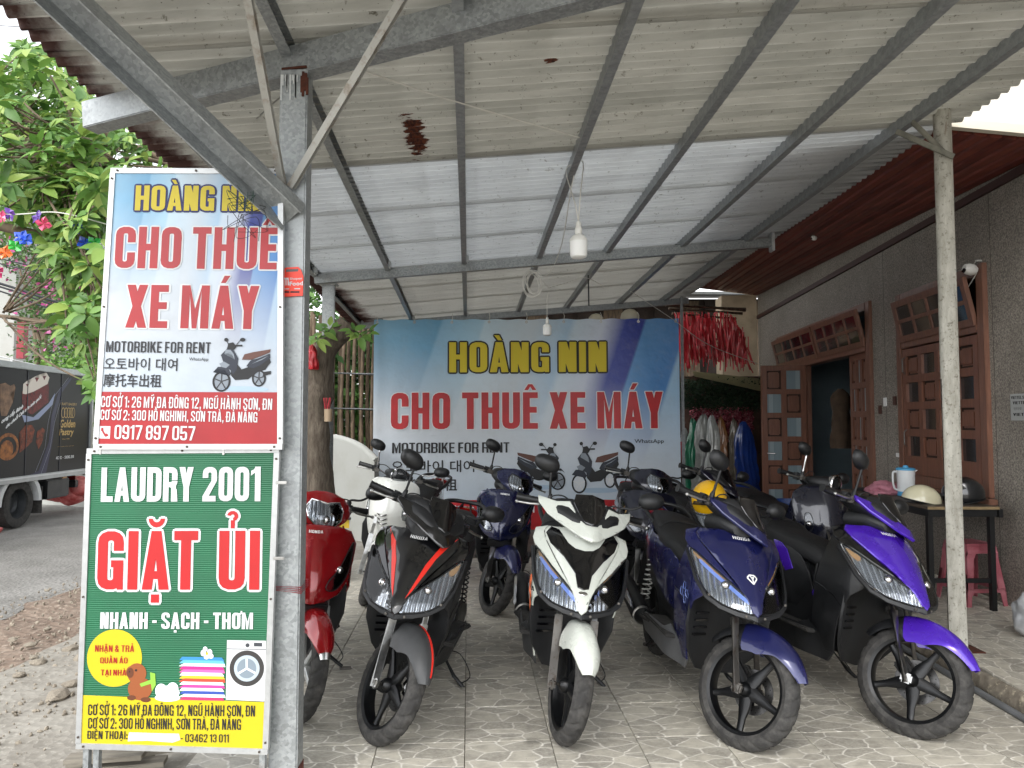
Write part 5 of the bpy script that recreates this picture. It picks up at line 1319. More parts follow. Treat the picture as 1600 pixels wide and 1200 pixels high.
for i,c in enumerate(cols):
    h_=5.0; dx=(i*7%5)-2+3
    flat([S2.poly([(284+dx-.0*i,y),(346+dx,y+1.5),(350+dx*.5,y+h_+1.5),(281-dx*.3,y+h_)])],mp,PCM(c,'towel_'+c[1:]),rt,'print',.0016+.0001*(i%2)); y+=4.8
flat([E2(318,1020,4,5),E2(328,1019,4,5),E2(323,1026,4,4),E2(321,1014,3.5,4),E2(330,1025,4,4)],mp,PCM('#e9dff0','petals'),rt,'print',.0023)
flat([E2(324,1021,2,2.4)],mp,YB,rt,'print',.0028)
flat([S2.poly([(355,1000),(416,1001),(415,1096),(353,1093)])],mp,P_WHI,rt,'print',.0016)
flat([S2.poly([(355,1013),(415.5,1014),(415.5,1015),(355,1014)]),S2.poly([(397,1004),(410,1004.3),(410,1010),(397,1009.7)])]+[E2(387,1008,3.2,3.2)],mp,PCM('#3a3d42','dial'),rt,'print',.0021)
cc=q(386,1044)
flat([E2(386,1044,27,28,36)],mp,PCM('#32302f','drum_ring'),rt,'print',.0022); flat([E2(386,1044,20,20.5,32)],mp,PCM('#a9b6bf','drum_glass'),rt,'print',.0026); flat([E2(386,1044,15,15.5,28)],mp,PCM('#78858f','drum_in'),rt,'print',.0029)
flat([p for k in range(3) for p in stroke([q(386,1044),q(386+15*math.cos(k*2.1+.5),1044+15*math.sin(k*2.1+.5))],.008)],mp,PCM('#d4dbe0','drum_fin'),rt,'print',.0032)
# clips and ties joining the signs to the pillar
for (x,y) in ((158,701),(350,702)):
    p=S2.px(x,y); box('clip',(p[0],p[1],.004),(.010,.045,.006),STEEL,rt,bev=.002)
for (x,y) in ((440,754),(436,872)):
    p=S2.px(x,y); box('clip',(p[0],p[1],.004),(.045,.012,.006),STEEL,rt,bev=.002)
for (x,l) in ((132,1166),(148,1167),(408,1174)):
    p=S2.px(x,l); box('leg',(p[0],p[1]-.22,-.02),(.022,.45,.022),GALV,rt)
# food delivery tag hooked on the pillar
S3=Sign('delivery_tag',(437,419),(479,417),(437,465),PY-.052,PY-.052,PY-.052,'small orange-red food delivery tag hanging on the steel pillar','tag')
rt=S3.e; ORA=M('tag_orange_red','#e5402c',.45)
cs=S3.poly([(438,464),(473,462),(474,432),(470,421),(466,417),(447,418),(441,422),(437,430)])
bm=bmesh.new(); add_prism(bm,cs,-.003,0,'z'); finish(bm,'tag_plate',ORA,rt,smooth=False)
mp=S3.mp
flat([S3.poly([(447,421),(466,420),(466,424),(447,425)])],mp,M('slot_grey','#5c5f5f',.6),rt,'print',.0006)
T_('Shopee',453,433,472,438.5,P_WHI,.001,SS=S3,fine=True,grow=.0002); T_('Food',453,439.5,473,446.5,P_WHI,.001,SS=S3,fine=True,grow=.0007)
flat([S3.poly([(442,434),(451,434),(452,446),(441,446)])],mp,P_WHI,rt,'print',.0008); flat([S3.poly([(444,437),(446,437),(446,446),(444,446)]),S3.poly([(448,437),(449.5,437),(449.5,446),(448,446)])],mp,ORA,rt,'print',.0012)
flat([S3.poly([(444,455),(452,455),(452,457.5),(444,457.5)]),S3.poly([(454,455),(468,455),(468,457.5),(454,457.5)])],mp,P_INK,rt,'print',.0008); flat([S3.poly([(443,451),(452,450.7),(452,452),(443,452.3)]),S3.poly([(460,450.5),(469,450.3),(469,452),(460,452)])],mp,P_WHI,rt,'print',.0008)
# big banner
P_YEL=M('banner_yellow','#d3bf22',.55); P_WHI=M('banner_white','#dcdee0',.5); P_REDP=M('banner_red','#b3161f',.45,var=.16,scale=4,bump=.2,bscale=5)
BY=9.30
S4=Sign('banner',(583,499),(1060,497),(583,829),BY,BY-.0,BY,'wide cloth banner HOANG NIN CHO THUE XE MAY hanging behind the scooters','banner')
rt=S4.e; c0=S4.px(583,829); c1=S4.px(1060,498); WB_,HB_=c1[0]-c0[0],c1[1]-c0[1]
def wv_(a,b): return .022*math.sin(a*2.3+.6*math.sin(b*2))*(.3+.7*(1-b/HB_))+.012*math.sin(a*7+b*1.5)*max(0,b/HB_-.2)+.03*math.exp(-(a/.10)**2)
def mp4(a,b,c): return Vector((a,b,wv_(a,b)+c))
bm=bmesh.new(); NX,NY=150,60; gr_=[[bm.verts.new(mp4(c0[0]+WB_*i/NX,c0[1]+HB_*j/NY+.012*math.sin(i*.55)*(j==NY)*.5,0)) for i in range(NX+1)] for j in range(NY+1)]
for A,B in zip(gr_,gr_[1:]):
    for i in range(NX): bm.faces.new((A[i],A[i+1],B[i+1],B[i]))
bmesh.ops.recalc_face_normals(bm,faces=bm.faces); bmesh.ops.solidify(bm,geom=bm.faces[:],thickness=.001)
finish(bm,'banner_cloth',signgrad('banner_print',WB_,HB_),rt,ang=80)
def strip(px,mat,off):
    b=S4.bx(*px); bm=bmesh.new(); nx=150; rows=[[bm.verts.new(mp4(b[0]+(b[2]-b[0])*i/nx,b[1]+(b[3]-b[1])*j/14,off)) for i in range(nx+1)] for j in range(15)]
    for A,B in zip(rows,rows[1:]):
        for i in range(nx): bm.faces.new((A[i],A[i+1],B[i+1],B[i]))
    return finish(bm,'print',mat,rt,ang=80)
strip((583,780,1060,829),P_REDP,.005)
def T4(t_,x0,y0,x1,y1,mat,off=.011,grow=0,**k):
    return T_(t_,x0,y0,x1,y1,mat,off,grow,SS=S4,m=mp4,grid=0 if k.get('fine') else .12,**k)
T4('HOÀNG NIN',702,534,947,582,P_INK,.008,grow=.021); T4('HOÀNG NIN',702,534,947,582,P_YEL,.013)
T4('CHO THUÊ XE MÁY',611,612,1035,671,P_WHI,.007,grow=.012,gap=.085,space=.25); T4('CHO THUÊ XE MÁY',611,612,1035,671,P_REDP,.012,gap=.085,space=.25)
T4('MOTORBIKE FOR RENT',613,691,796,708,P_INK)
T4('오토바이 대여',612,719,741,738,P_INK,fine=True,grow=.002); T4('摩托车出租',611,748,714,767,P_INK,fine=True,grow=.003)
T4('WhatsApp',991,686,1037,694,P_INK,fine=True,grow=.0005)
T4('CƠ SỞ 1: 26 MỸ ĐA ĐÔNG 12, NGŨ HÀNH SƠN, ĐN',613,791,835,802,P_WHI,.013); T4('CƠ SỞ 2: 300 HỒ NGHINH, SƠN TRÀ, ĐÀ NẴNG',613,808,820,819,P_WHI,.013); T4('0917 897 057',905,789,1030,805,P_WHI,.013)
mpb=lambda a,b,c:mp4(a,b,c*2.2+.006)
scooter_print(S4,807,692,884,766,True,rt,mpb); scooter_print(S4,892,690,967,771,False,rt,mpb,rimc='#d0d2d4')
for i in range(9):
    p=mp4(c0[0]+.04+(WB_-.08)*i/8,c0[1]+HB_-.035,.003); lathe('eyelet',[(.008,0),(.018,.001),(.018,.004),(.008,.004),(.008,0)],STEEL,rt,seg=14,T=Matrix.Translation(p))
    tube('tie_cord',[p,p+Vector((.01,.08,.0)),p+Vector((0,.13,-.05))],.004,WW,rt,seg=5)
# red string round the pillar
bm=bmesh.new()
for k in range(4):
    z=CH-.0+(657-(908+k*3))/F*PY; o=.052
    pts=[(PX-.066,PY-.05,z+.004*k),(PX+.066,PY-.05,z-.004),(PX+.066,PY+.05,z+.006),(PX-.066,PY+.05,z)]
    add_tube(bm,pts,.0022,5,closed=True)
for k in range(5):
    x=PX-.066+rnd.uniform(-.02,.01); z0=CH+(657-915)/F*PY; add_tube(bm,smooth_path([(x,PY-.055,z0),(x-.01,PY-.062,z0-.06),(x+rnd.uniform(-.01,.02),PY-.06,z0-rnd.uniform(.09,.17))],4),.0018,5)
bmesh.ops.recalc_face_normals(bm,faces=bm.faces)
tag(finish(bm,'red_string',M('string_red','#a33a44',.7)),'faded red string tied round the pillar beside the laundry sign','string')
# ---------------------------------------------------------------- trees, plants, street
def leafmat(name,c1,c2,c3,rough=.45):
    g=NT(name); oi=g.n('ObjectInfo').outputs['Random']; tc=g.n('TexCoord').outputs['Object']
    n=g.noise(tc,2.6,4); a=g.n('Attribute',attribute_name='tone').outputs['Fac']
    f=g.math('FRACT',g.math('ADD',a,g.math('MULTIPLY',oi,1.7)))
    col=g.mix(g.rng(f,0,.55),srgb(c1),srgb(c2)); col=g.mix(g.rng(f,.6,1),col,srgb(c3)); col=g.mix(g.rng(n,.4,.7,0,.3),col,srgb(c1))
    g.set('Base Color',col); g.set('Roughness',rough); g.set('Specular IOR Level',.35)
    tr=g.n('BsdfTranslucent'); g.t.links.new(col,tr.inputs[0]); ms=g.n('MixShader',{0:.22,1:g.b.outputs[0],2:tr.outputs[0]}); g.t.links.new(ms.outputs[0],g.t.nodes['Material Output'].inputs['Surface'])
    return g.m
LEAF=leafmat('broad_leaf','#466a30','#6a9042','#98ac58'); DLEAF=leafmat('dark_leaf','#2c4a24','#42662e','#5d7f3c'); BOUG=leafmat('small_leaf','#34502a','#4e6b38','#6f8a54'); PINK=leafmat('pink_bract','#a83c7a','#c25a94','#d180ae'); HEDG=leafmat('hedge_leaf','#4f7434','#6d9443','#8fb35c')
BARK=M('bark','#4a4037',.95,var=.4,scale=9,stretch=(3,3,.8),bump=.9,bscale=26,col2='#6f665a'); BARKT=M('twig_bark','#6b5d4c',.9,var=.3,scale=12)
def leaf_geo(bm,m,L_,W_,tone,layer,fold=.25,curl=.25,n=4):
    """one obovate leaf with a folded midrib"""
    mid=[];lf=[];rt=[]
    for k in range(n+1):
        t=k/n; w_=W_*math.sin(PI*min(1,t**.75))**.8*(.5 if k in(0,) else 1) if 0<k<n else 0
        z=-curl*L_*t*t; p=Vector((0,L_*t,z)); mid.append(bm.verts.new(m@p))
        if 0<k<n: lf.append(bm.verts.new(m@Vector((-w_/2,L_*t,z+fold*w_/2)))); rt.append(bm.verts.new(m@Vector((w_/2,L_*t,z+fold*w_/2))))
    fs=[bm.faces.new((mid[0],mid[1],lf[0])),bm.faces.new((mid[0],rt[0],mid[1]))]
    for k in range(1,n-1): fs+=[bm.faces.new((mid[k],mid[k+1],lf[k],lf[k-1])),bm.faces.new((mid[k],rt[k-1],rt[k],mid[k+1]))]
    fs+=[bm.faces.new((mid[n-1],mid[n],lf[-1])),bm.faces.new((mid[n-1],rt[-1],mid[n]))]
    for f in fs: f.smooth=True; f[layer]=tone
def mass(name,leaves,mat,parent,kind='stuff',n=3):
    """leaves: list of (matrix,L,W,tone)"""
    bm=bmesh.new(); ly=bm.faces.layers.float.new('tone')
    for m,L_,W_,t_ in leaves: leaf_geo(bm,m,L_,W_,t_,ly,n=n)
    me=bpy.data.meshes.new(name); bm.to_mesh(me); bm.free(); return link(name,me,mat,parent,kind)
q=random.Random(11)
def rosette(p,r_=1.0,up=Vector((0,0,1)),cnt=None,L0=.20):
    out=[]; cnt=cnt or q.randint(6,10); x,y=frame_of(up)
    B=Matrix((x,y,up.normalized())).transposed().to_4x4()
    for k in range(cnt):
        a=2*PI*k/cnt+q.uniform(-.3,.3); L_=L0*q.uniform(.6,1.15)*r_
        m=Matrix.Translation(p)@B@Matrix.Rotation(a,4,'Z')@Matrix.Rotation(q.uniform(-.5,.5),4,'X')@Matrix.Translation((0,.015,0))
        out.append((m,L_,L_*q.uniform(.42,.52),q.random()))
    return out
# the broad-leaved tree
tree=empty('tree',(-2.0,6.55,0),label='broad-leaved tree with bright green leaves rising behind the signs at the canopy edge',cat='tree')
TL_=Vector((-2.0,6.55,0)); trk=[(490,900),(492,800),(488,700),(490,620),(500,580),(515,540),(545,505)]
pts=[]
for i,(x,y) in enumerate(trk): p=atY(x,y,6.5+ .0*i); pts.append(p-TL_)
pts=[Vector((pts[0].x,pts[0].y,-.1))]+pts
def gnarly(name,pts,r,mat,parent,seg=14,sd=0,amp=.12):
    bm=bmesh.new(); P=smooth_path(pts,5); n=len(P); rs=[interp([(i/(len(r)-1),v) for i,v in enumerate(r)],k/(n-1)) for k in range(n)]
    add_tube(bm,P,rs,seg)
    for v in bm.verts: v.co+=Vector((mnoise.noise(v.co*5+Vector((sd,0,0))),mnoise.noise(v.co*5+Vector((sd,9,0))),0))*amp*.35
    bmesh.ops.recalc_face_normals(bm,faces=bm.faces); return finish(bm,name,mat,parent,ang=70)
gnarly('trunk',pts,[.20,.19,.175,.17,.165,.14,.12,.10,.085],BARK,tree,seg=20,amp=.16)
j=atY(497,600,6.5)-TL_
limbs=[([j,Vector((-.15,.0,2.1)),Vector((-.55,-.1,2.75)),Vector((-1.1,-.3,3.3)),Vector((-1.8,-.5,4.0))],[.10,.09,.08,.06,.04]),
 ([Vector((-.55,-.1,2.75)),Vector((-1.3,-.7,2.9)),Vector((-2.3,-1.0,3.1)),Vector((-3.2,-1.2,3.4))],[.055,.045,.035,.02]),
 ([Vector((-1.1,-.3,3.3)),Vector((-2.0,.2,3.9)),Vector((-3.4,.4,4.5))],[.05,.04,.02]),([Vector((-.55,-.1,2.75)),Vector((-1.2,.5,2.6)),Vector((-2.4,.8,2.5)),Vector((-3.4,.9,2.6))],[.05,.035,.02])]
tips=[]
for i,(pp,rr) in enumerate(limbs): 
    gnarly('limb',pp,rr,BARKT,tree,seg=9,sd=i,amp=.05)
# leaf targets in picture space: the crown outline seen in the photograph, at varied depth
import itertools
zones=[((0,60,150,300),(5.3,8.5),170),((60,180,170,420),(5.0,7.5),150),((100,250,175,520),(4.8,6.8),110),((140,180,270,265),(5.6,7.5),55),((0,230,120,350),(5.2,8),75),((130,330,165,620),(5.5,7),45),((-60,80,10,300),(5,8),60),((20,75,110,140),(6,8),26)]
bigl=[];restl=[];anch=[]
for (x0,y0,x1,y1),(d0,d1),cnt in zones:
    for _ in range(int(cnt*1.35)):
        x,y=q.uniform(x0,x1),q.uniform(y0,y1)
        lim=interp([(0,95),(25,70),(60,62),(100,110),(150,150),(200,190),(260,235),(300,262)],x)
        if y<lim+q.uniform(-6,16): continue
        if x>172 and y>262: continue
        Y=q.uniform(d0,d1); p=atY(x,y,Y)
        if p.x>S0+TR_*p.y-.15 and p.z>2.9: continue
        anch.append(p); up=Vector((q.uniform(-.6,.6),q.uniform(-1.0,.1),q.uniform(.2,1)))
        ls=rosette(p-TL_,1,up,L0=q.choice((.11,.14,.175))); (bigl if Y<6.6 else restl).extend(ls)
# a few sprigs around the trunk fork under the canopy
for (x,y,Y) in ((503,520,6.3),(515,512,6.4),(495,530,6.2),(552,518,6.3),(563,525,6.3),(576,520,6.4)):
    bigl[0:0]=rosette(atY(x,y,Y)-TL_,1,Vector((q.uniform(-.4,.4),-.6,.6)),cnt=7,L0=.125)
for p in anch[::3]:
    b=min((l[0][-1] for l in limbs),key=lambda v:(v-(p-TL_)).length); mid=(b+(p-TL_))/2+Vector((q.uniform(-.2,.2),q.uniform(-.2,.2),-.1))
    if (b-(p-TL_)).length<2.6: tips.append([b+(mid-b)*.2,mid,p-TL_])
bm=bmesh.new()
for t_ in tips: add_tube(bm,smooth_path(t_,4),[.016]+[.012]*3+[.009]*3+[.006]*2,6)
bmesh.ops.recalc_face_normals(bm,faces=bm.faces); finish(bm,'twigs',BARKT,tree,kind='stuff')
# visible bare branches below the eave
tube('branch',[v-TL_ for v in smooth_path([atY(150,195,6.2),atY(180,220,6.3),atY(225,235,6.4),atY(265,258,6.5)],5)],[.028]*16,BARKT,tree); tube('branch',[v-TL_ for v in smooth_path([atY(185,250,6.2),atY(225,248,6.3),atY(280,262,6.5)],5)],[.02]*11,BARKT,tree)
bm=bmesh.new(); ly=bm.faces.layers.float.new('tone'); leaf_geo(bm,Matrix(),.21,.10,.5,ly,n=5); lm=bpy.data.meshes.new('leaf'); bm.to_mesh(lm); bm.free(); lm.materials.append(LEAF)
bigl.sort(key=lambda l:(l[0].translation+TL_).length); singles=bigl[:290]; restl+=bigl[290:]
for m,L_,W_,t_ in singles:
    o=link('leaf',lm,None,tree); s_=L_/.21; o.matrix_local=m@Matrix.Diagonal((W_/.10,s_,s_,1))
mass('foliage',restl,LEAF,tree,n=4)
# bougainvillea and far greenery
def cloud(name,boxes,mat,label,cat,loc,cnt,L0,W0,fl=None,trunk=True,flmat=None,flfrac=.2,flsize=.08):
    root=empty(name,loc,label=label,cat=cat); Lc=Vector(loc); A=[];B=[]
    tot=sum((b[2]-b[0])*(b[3]-b[1]) for b in boxes)
    for (x0,y0,x1,y1,d0,d1) in boxes:
        k=int(cnt*(x1-x0)*(y1-y0)/tot); cl=[(q.uniform(x0,x1),q.uniform(y0,y1),q.uniform(d0,d1)) for _ in range(max(3,k//45))]
        for _ in range(k):
            c=q.choice(cl); s_=(x1-x0)*.10+6; x=q.gauss(c[0],s_); y=q.gauss(c[1],s_*.8); Y=c[2]+q.gauss(0,.35)
            p=atY(x,y,Y)-Lc
            if (p+Lc).z<.05: continue
            m=Matrix.Translation(p)@Euler((q.uniform(-1.2,1.2),q.uniform(-1.2,1.2),q.uniform(0,6.3))).to_matrix().to_4x4()
            if flmat and (mnoise.noise((p+Lc)*1.7)>.12) and q.random()<flfrac*2.2: B.append((m,flsize*q.uniform(.6,1.2),flsize*.8,q.random()))
            else: A.append((m,L0*q.uniform(.6,1.3),W0*q.uniform(.7,1.2),q.random()))
    mass('foliage',A,mat,root,n=2)
    if B: mass('flowers',B,flmat,root,n=2)
    return root,Lc
r_,Lc=cloud('bougainvillea',[(-60,330,50,415,14,17),(45,380,150,560,13,16),(60,330,175,470,14,17)],BOUG,'large bougainvillea with pink flowers climbing behind the truck','shrub',(-10.5,15,0),9000,.10,.06,flmat=PINK,flfrac=.11,flsize=.12)
for k in range(7):
    x=q.uniform(50,85); gnarly('stem',[atY(x,655,14.6)-Lc,atY(x+q.uniform(-8,8),560,14.6)-Lc,atY(x+q.uniform(-14,14),480,14.7)-Lc,atY(x+q.uniform(-30,30),420,15)-Lc],[.05,.045,.035,.02],BARKT,r_,seg=7,sd=k,amp=.1)
r_,Lc=cloud('hedge',[(80,545,175,625,12.6,13.6),(100,600,180,700,13,14)],HEDG,'light green hedge behind the back end of the truck','hedge',(-8.2,13,0),5200,.11,.06)
r_,Lc=cloud('tree',[(-420,120,-60,560,16,22),(-900,200,-420,600,16,24)],DLEAF,'dark leafy tree far down the street at the left edge','tree',(-20,19,0),9000,.24,.13)
gnarly('trunk',[Vector((0,0,-.1)),Vector((.3,0,3)),Vector((-.4,0,6))],[.25,.2,.12],BARK,r_,seg=10)
r_,Lc=cloud('tree',[(455,330,600,640,14,19),(560,440,760,620,15,19),(455,480,600,700,11.0,12.5),(455,520,600,700,11.0,12.0)],DLEAF,'dark leafy tree behind the bamboo fence','tree',(-3.3,16,0),11000,.17,.09)
gnarly('trunk',[Vector((0,0,-.1)),Vector((.2,0,2.4)),Vector((-.3,0,4.6))],[.18,.15,.08],BARK,r_,seg=10)
# white building, red pipe, walls at the far left
WHB=M('old_whitewash','#abaca7',.85,var=.25,scale=2.2,col2='#a3a39c',thr=(.5,.75)); CRW=M('pale_yellow_wall','#d8cfae',.85,var=.12,scale=2)
def pxbox(name,x0,y0,x1,y1,Y,depth,mat,parent=None,L0=Vector()):
    a=atY(x0,y1,Y);b=atY(x1,y0,Y); o=box(name,(a+b)/2+Vector((0,depth/2,0))-L0,(b.x-a.x,depth,b.z-a.z),mat,parent); return o
bd=empty('building',(-15,18,0),label='white plastered building partly hidden by the bougainvillea at the left edge',cat='building'); BL_=Vector((-15,18,0))
pxbox('wall',-420,300,30,690,16.2,5,WHB,bd,BL_)
for k in range(4): pxbox('window',-380+k*95,360,-330+k*95,440,16.17,.02,DGLASS,bd,BL_)
pxbox('roof_edge',-430,286,36,300,16.0,5.4,CREAM,bd,BL_)
pxbox('downpipe',25,500,38,560,15.9,.15,M('red_pipe','#8e2230',.5),bd,BL_); box('pipe_cap',atY(31,497,15.9)-BL_,(.24,.2,.1),M('pipe_cap','#8c8a86',.6),bd)
wl=empty('garden_wall',(-9,12.6,0),label='low pale wall with a white rail along the far side of the street',cat='wall'); Lw=Vector((-9,12.6,0))
a,b=atY(-260,700,15.2),atY(160,700,12.8)
bm=bmesh.new(); add_beam(bm,Vector((a.x,a.y,.95))-Lw,Vector((b.x,b.y,.75))-Lw,.14,1.9); finish(bm,'wall',WHB,wl,smooth=False)
a2=atY(-40,548,13.6);b2=atY(112,583,12.7)
for dz in (0,-.22): tube('rail',[a2+Vector((0,0,dz))-Lw,b2+Vector((0,0,dz))-Lw],.02,P_WHI,wl)
for k in range(6):
    p=a2.lerp(b2,k/5)-Lw; tube('rail_post',[p,p-Vector((0,0,.5))],.018,P_WHI,wl)
pw=empty('boundary_wall',(-7.6,13.4,0),label='pale yellow wall seen between the truck and the sign',cat='wall'); Lp=Vector((-7.6,13.4,0))
pxbox('wall',126,646,330,706,13.8,.2,CRW,pw,Lp); pxbox('coping',124,642,332,647,13.75,.3,WHB,pw,Lp)
bk=sheet('far_pavement',-30,-6.2,13.9,30,.02,CONC,(4,4))
# timber stakes behind the sacks
for k in range(7):
    x=131+k*3.2; tag(tube('stake',[atY(x,742,12.7),atY(x+q.uniform(-1,1),698+q.uniform(-4,6),12.7)],.02,BARKT),['leftmost grey stake','second grey stake from the left','third grey stake from the left','middle right grey stake','fifth grey stake from the left','second grey stake from the sign','grey stake nearest the sign'][k]+' in the row behind the truck','stake','grey stakes behind the truck')
# red sacks
SACK=M('red_sack','#b5403f',.75,var=.4,scale=6,bump=.4,bscale=14,col2='#d98a86')
for i,(x,y,r_) in enumerate(((113,772,.24),(97,770,.20),(126,764,.22),(120,756,.18),(84,773,.15))):
    p=atY(x,y,12.2); bm=bmesh.new(); bmesh.ops.create_icosphere(bm,subdivisions=3,radius=r_)
    for v in bm.verts: v.co*=1+.28*mnoise.noise(v.co*7+Vector((i*5,0,0))); v.co.z*=.72
    o=finish(bm,'sack',SACK,ang=80); o.location=(p.x,p.y,max(.1,p.z)); tag(o,['red sack nearest the middle of the sack pile behind the truck','dusty pink-red sack under the rear of the truck','red sack at the right end of the pile, against the sign edge','red sack lying on top of the pile','small red sack at the left end of the pile'][i],'sack','red sacks heaped behind the truck')
p=atZ(6,824,0); bm=bmesh.new(); bmesh.ops.create_icosphere(bm,subdivisions=3,radius=.16)
for v in bm.verts: v.co*=1+.4*mnoise.noise(v.co*9); v.co.z*=.35
o=finish(bm,'sack',SACK,ang=80); o.location=(p.x,p.y-.3,.0); tag(o,'flat red bag lying on the road in front of the truck wheel','sack')
# overhead cables
CB=M('black_cable','#24262a',.6)
for i,(ya,yb,yc,r_) in enumerate(((443,472,487,.022),(448,478,492,.016),(455,486,499,.014),(404,424,440,.012),(412,432,448,.010),(40,46,52,.006),(200,225,250,.008))):
    tag(tube('cable',smooth_path([atY(-150,ya-40 if i<5 else ya-8,10.6),atY(0,ya,11),atY(90,yb,11.3),atY(165,yc,11.6),atY(420,yc+28,12)],6),r_,CB,seg=6),['thick black overhead cable, lowest bundle over the truck','black overhead cable just above the bundle','thin black cable at the bottom of the overhead lines','upper pale-lit overhead cable crossing the flowers','second upper overhead cable crossing the flowers','thin wire high in the white sky','thin wire through the tree leaves'][i],'cable')
# string of pinwheels
pins=[(-6,425,'#c2306a'),(3,340,'#d0507a'),(8,395,'#e07030'),(16,335,'#6a3fa0'),(24,385,'#31a83c'),(33,370,'#2450c0'),(40,375,'#2450c0'),(59,340,'#5c3c90'),(68,350,'#d04a70'),(122,357,'#2456c8'),(132,380,'#2450c0'),(147,380,'#2fa846'),(156,388,'#e4e6ea')]
wire('wire',[atY(-60,330,4.9),atY(20,335,4.9),atY(90,332,4.9),atY(165,350,4.9)],.004,WW,'thin string carrying the coloured pinwheels')
for i,(x,y,c) in enumerate(pins):
    p=atY(x,y,4.9); root=empty('pinwheel',p,rot=(q.uniform(-.4,.4),q.uniform(-.6,.6),q.uniform(-.6,.6)),cat='pinwheel',group='coloured pinwheels on a string')
    root.scale=(.36,.36,.36); root['label']={'#c2306a':'crimson pinwheel at the far left edge','#d0507a':'rose pink pinwheel high at the left edge','#e07030':'orange pinwheel on the string','#6a3fa0':'violet pinwheel near the left edge, by the leaves','#31a83c':'light green pinwheel left of the blue ones','#5c3c90':'dark purple pinwheel hanging under the leaves','#d04a70':'small pink pinwheel beside the dark purple one','#2456c8':'bright blue pinwheel among the broad leaves','#2fa846':'green pinwheel just left of the blue sign','#e4e6ea':'white pinwheel touching the sign edge'}.get(c,['blue pinwheel above the other one','blue pinwheel on the string, lower of the pair'][i%2] if i<10 else 'deep blue pinwheel right of the bright blue one, in the leaves')
    mt=M('pin_'+c[1:],c,.4,coat=.4)
    for k in range(4):
        bm=bmesh.new(); R_=Matrix.Rotation(k*PI/2,4,'Y')
        vs=[bm.verts.new(R_@Vector(v)) for v in ((0,0,0),(.11,-.0,.02),(.10,-.04,.11),(.03,-.06,.06),(.0,-.02,.10))]
        bm.faces.new((vs[0],vs[1],vs[2],vs[3])); bm.faces.new((vs[0],vs[3],vs[2],vs[4])); finish(bm,'vane',mt,root,smooth=False)
# bamboo fence behind the parking space
BAM=M('old_bamboo','#7d6a55',.8,var=.4,scale=8,stretch=(4,4,.7),col2='#4f4336'); bf=empty('bamboo_fence',(-2.1,10.1,0),label='fence of upright old bamboo poles above the low white wall',cat='fence'); LB=Vector((-2.1,10.1,0))
for k in range(17):
    x=462+k*7.6+q.uniform(-2,2); bend=q.uniform(-4,4); Y=10.0+.15*(k%2)
    tube('bamboo_pole',[v-LB for v in smooth_path([atY(x,760,Y),atY(x+bend,640,Y),atY(x-bend*.5+q.uniform(-3,3),500+q.uniform(-15,14),Y)],5)],[.030]*5+[.027]*6,BAM,bf,seg=8)
for y in (585,640): tube('rail',[atY(455,y-4,9.9)-LB,atY(585,y,9.9)-LB],.018,GALD,bf,seg=6)
# low curved white wall
lw_=empty('low_wall',(-2.1,9.8,0),label='low curved white wall between the tree and the banner',cat='wall'); Lq=Vector((-2.1,9.8,0))
top=[(440,676),(500,684),(530,688),(560,700),(585,722)]; tp=[atY(x,y,9.7-.25*i) for i,(x,y) in enumerate(top)]
bm=bmesh.new(); P=smooth_path(tp,6); A=[bm.verts.new(p-Lq) for p in P]; B=[bm.verts.new(Vector((p.x,p.y,-.05))-Lq) for p in P]; A2=[bm.verts.new(p-Lq+Vector((.03,.14,0))) for p in P]; B2=[bm.verts.new(Vector((p.x+.03,p.y+.14,-.05))-Lq) for p in P]
for i in range(len(P)-1):
    bm.faces.new((A[i],A[i+1],B[i+1],B[i])); bm.faces.new((A2[i],B2[i],B2[i+1],A2[i+1])); bm.faces.new((A[i],A2[i],A2[i+1],A[i+1]))
bm.faces.new((A[0],B[0],B2[0],A2[0])); bm.faces.new((A[-1],A2[-1],B2[-1],B[-1])); bmesh.ops.recalc_face_normals(bm,faces=bm.faces); finish(bm,'wall',WHB,lw_,ang=50)
tube('coping',[p-Lq+Vector((.015,.06,.01)) for p in P],.05,WHB,lw_,seg=8)
# dark planting, and a shed added behind the banner to shut out bright sky
sh=empty('shed',(0,15.5,0),label='added dark timber and tin shed closing off the sky behind the banner',cat='shed'); LS=Vector((0,15.5,0)); DKW=M('dark_timber','#3a2f28',.85,var=.4,scale=4)
box('wall',Vector((1.7,14.6,2.0))-LS,(9.4,.15,4.0),DKW,sh); 
for k in range(18): box('board',Vector((-2.6+k*.52,14.5,2.0))-LS,(.40,.04,3.9+.05*(k%3)),BAM if k%3==0 else DKW,sh)
box('roof',Vector((1.7,14.2,4.02))-LS,(9.6,1.6,.05),GALD,sh,rot=Euler((.12,0,0)))
# ---------------------------------------------------------------- delivery truck (rear part in view, cab outside the frame)
def tk(y): return -6.4+TR_*y
TW=1.75; th=math.atan(-TR_)
tr=empty('delivery_truck',(tk(10.2)-TW/2,10.2,-.03),rot=(0,0,th),label='black and white delivery truck with printed cakes on its box, parked across the street',cat='truck')
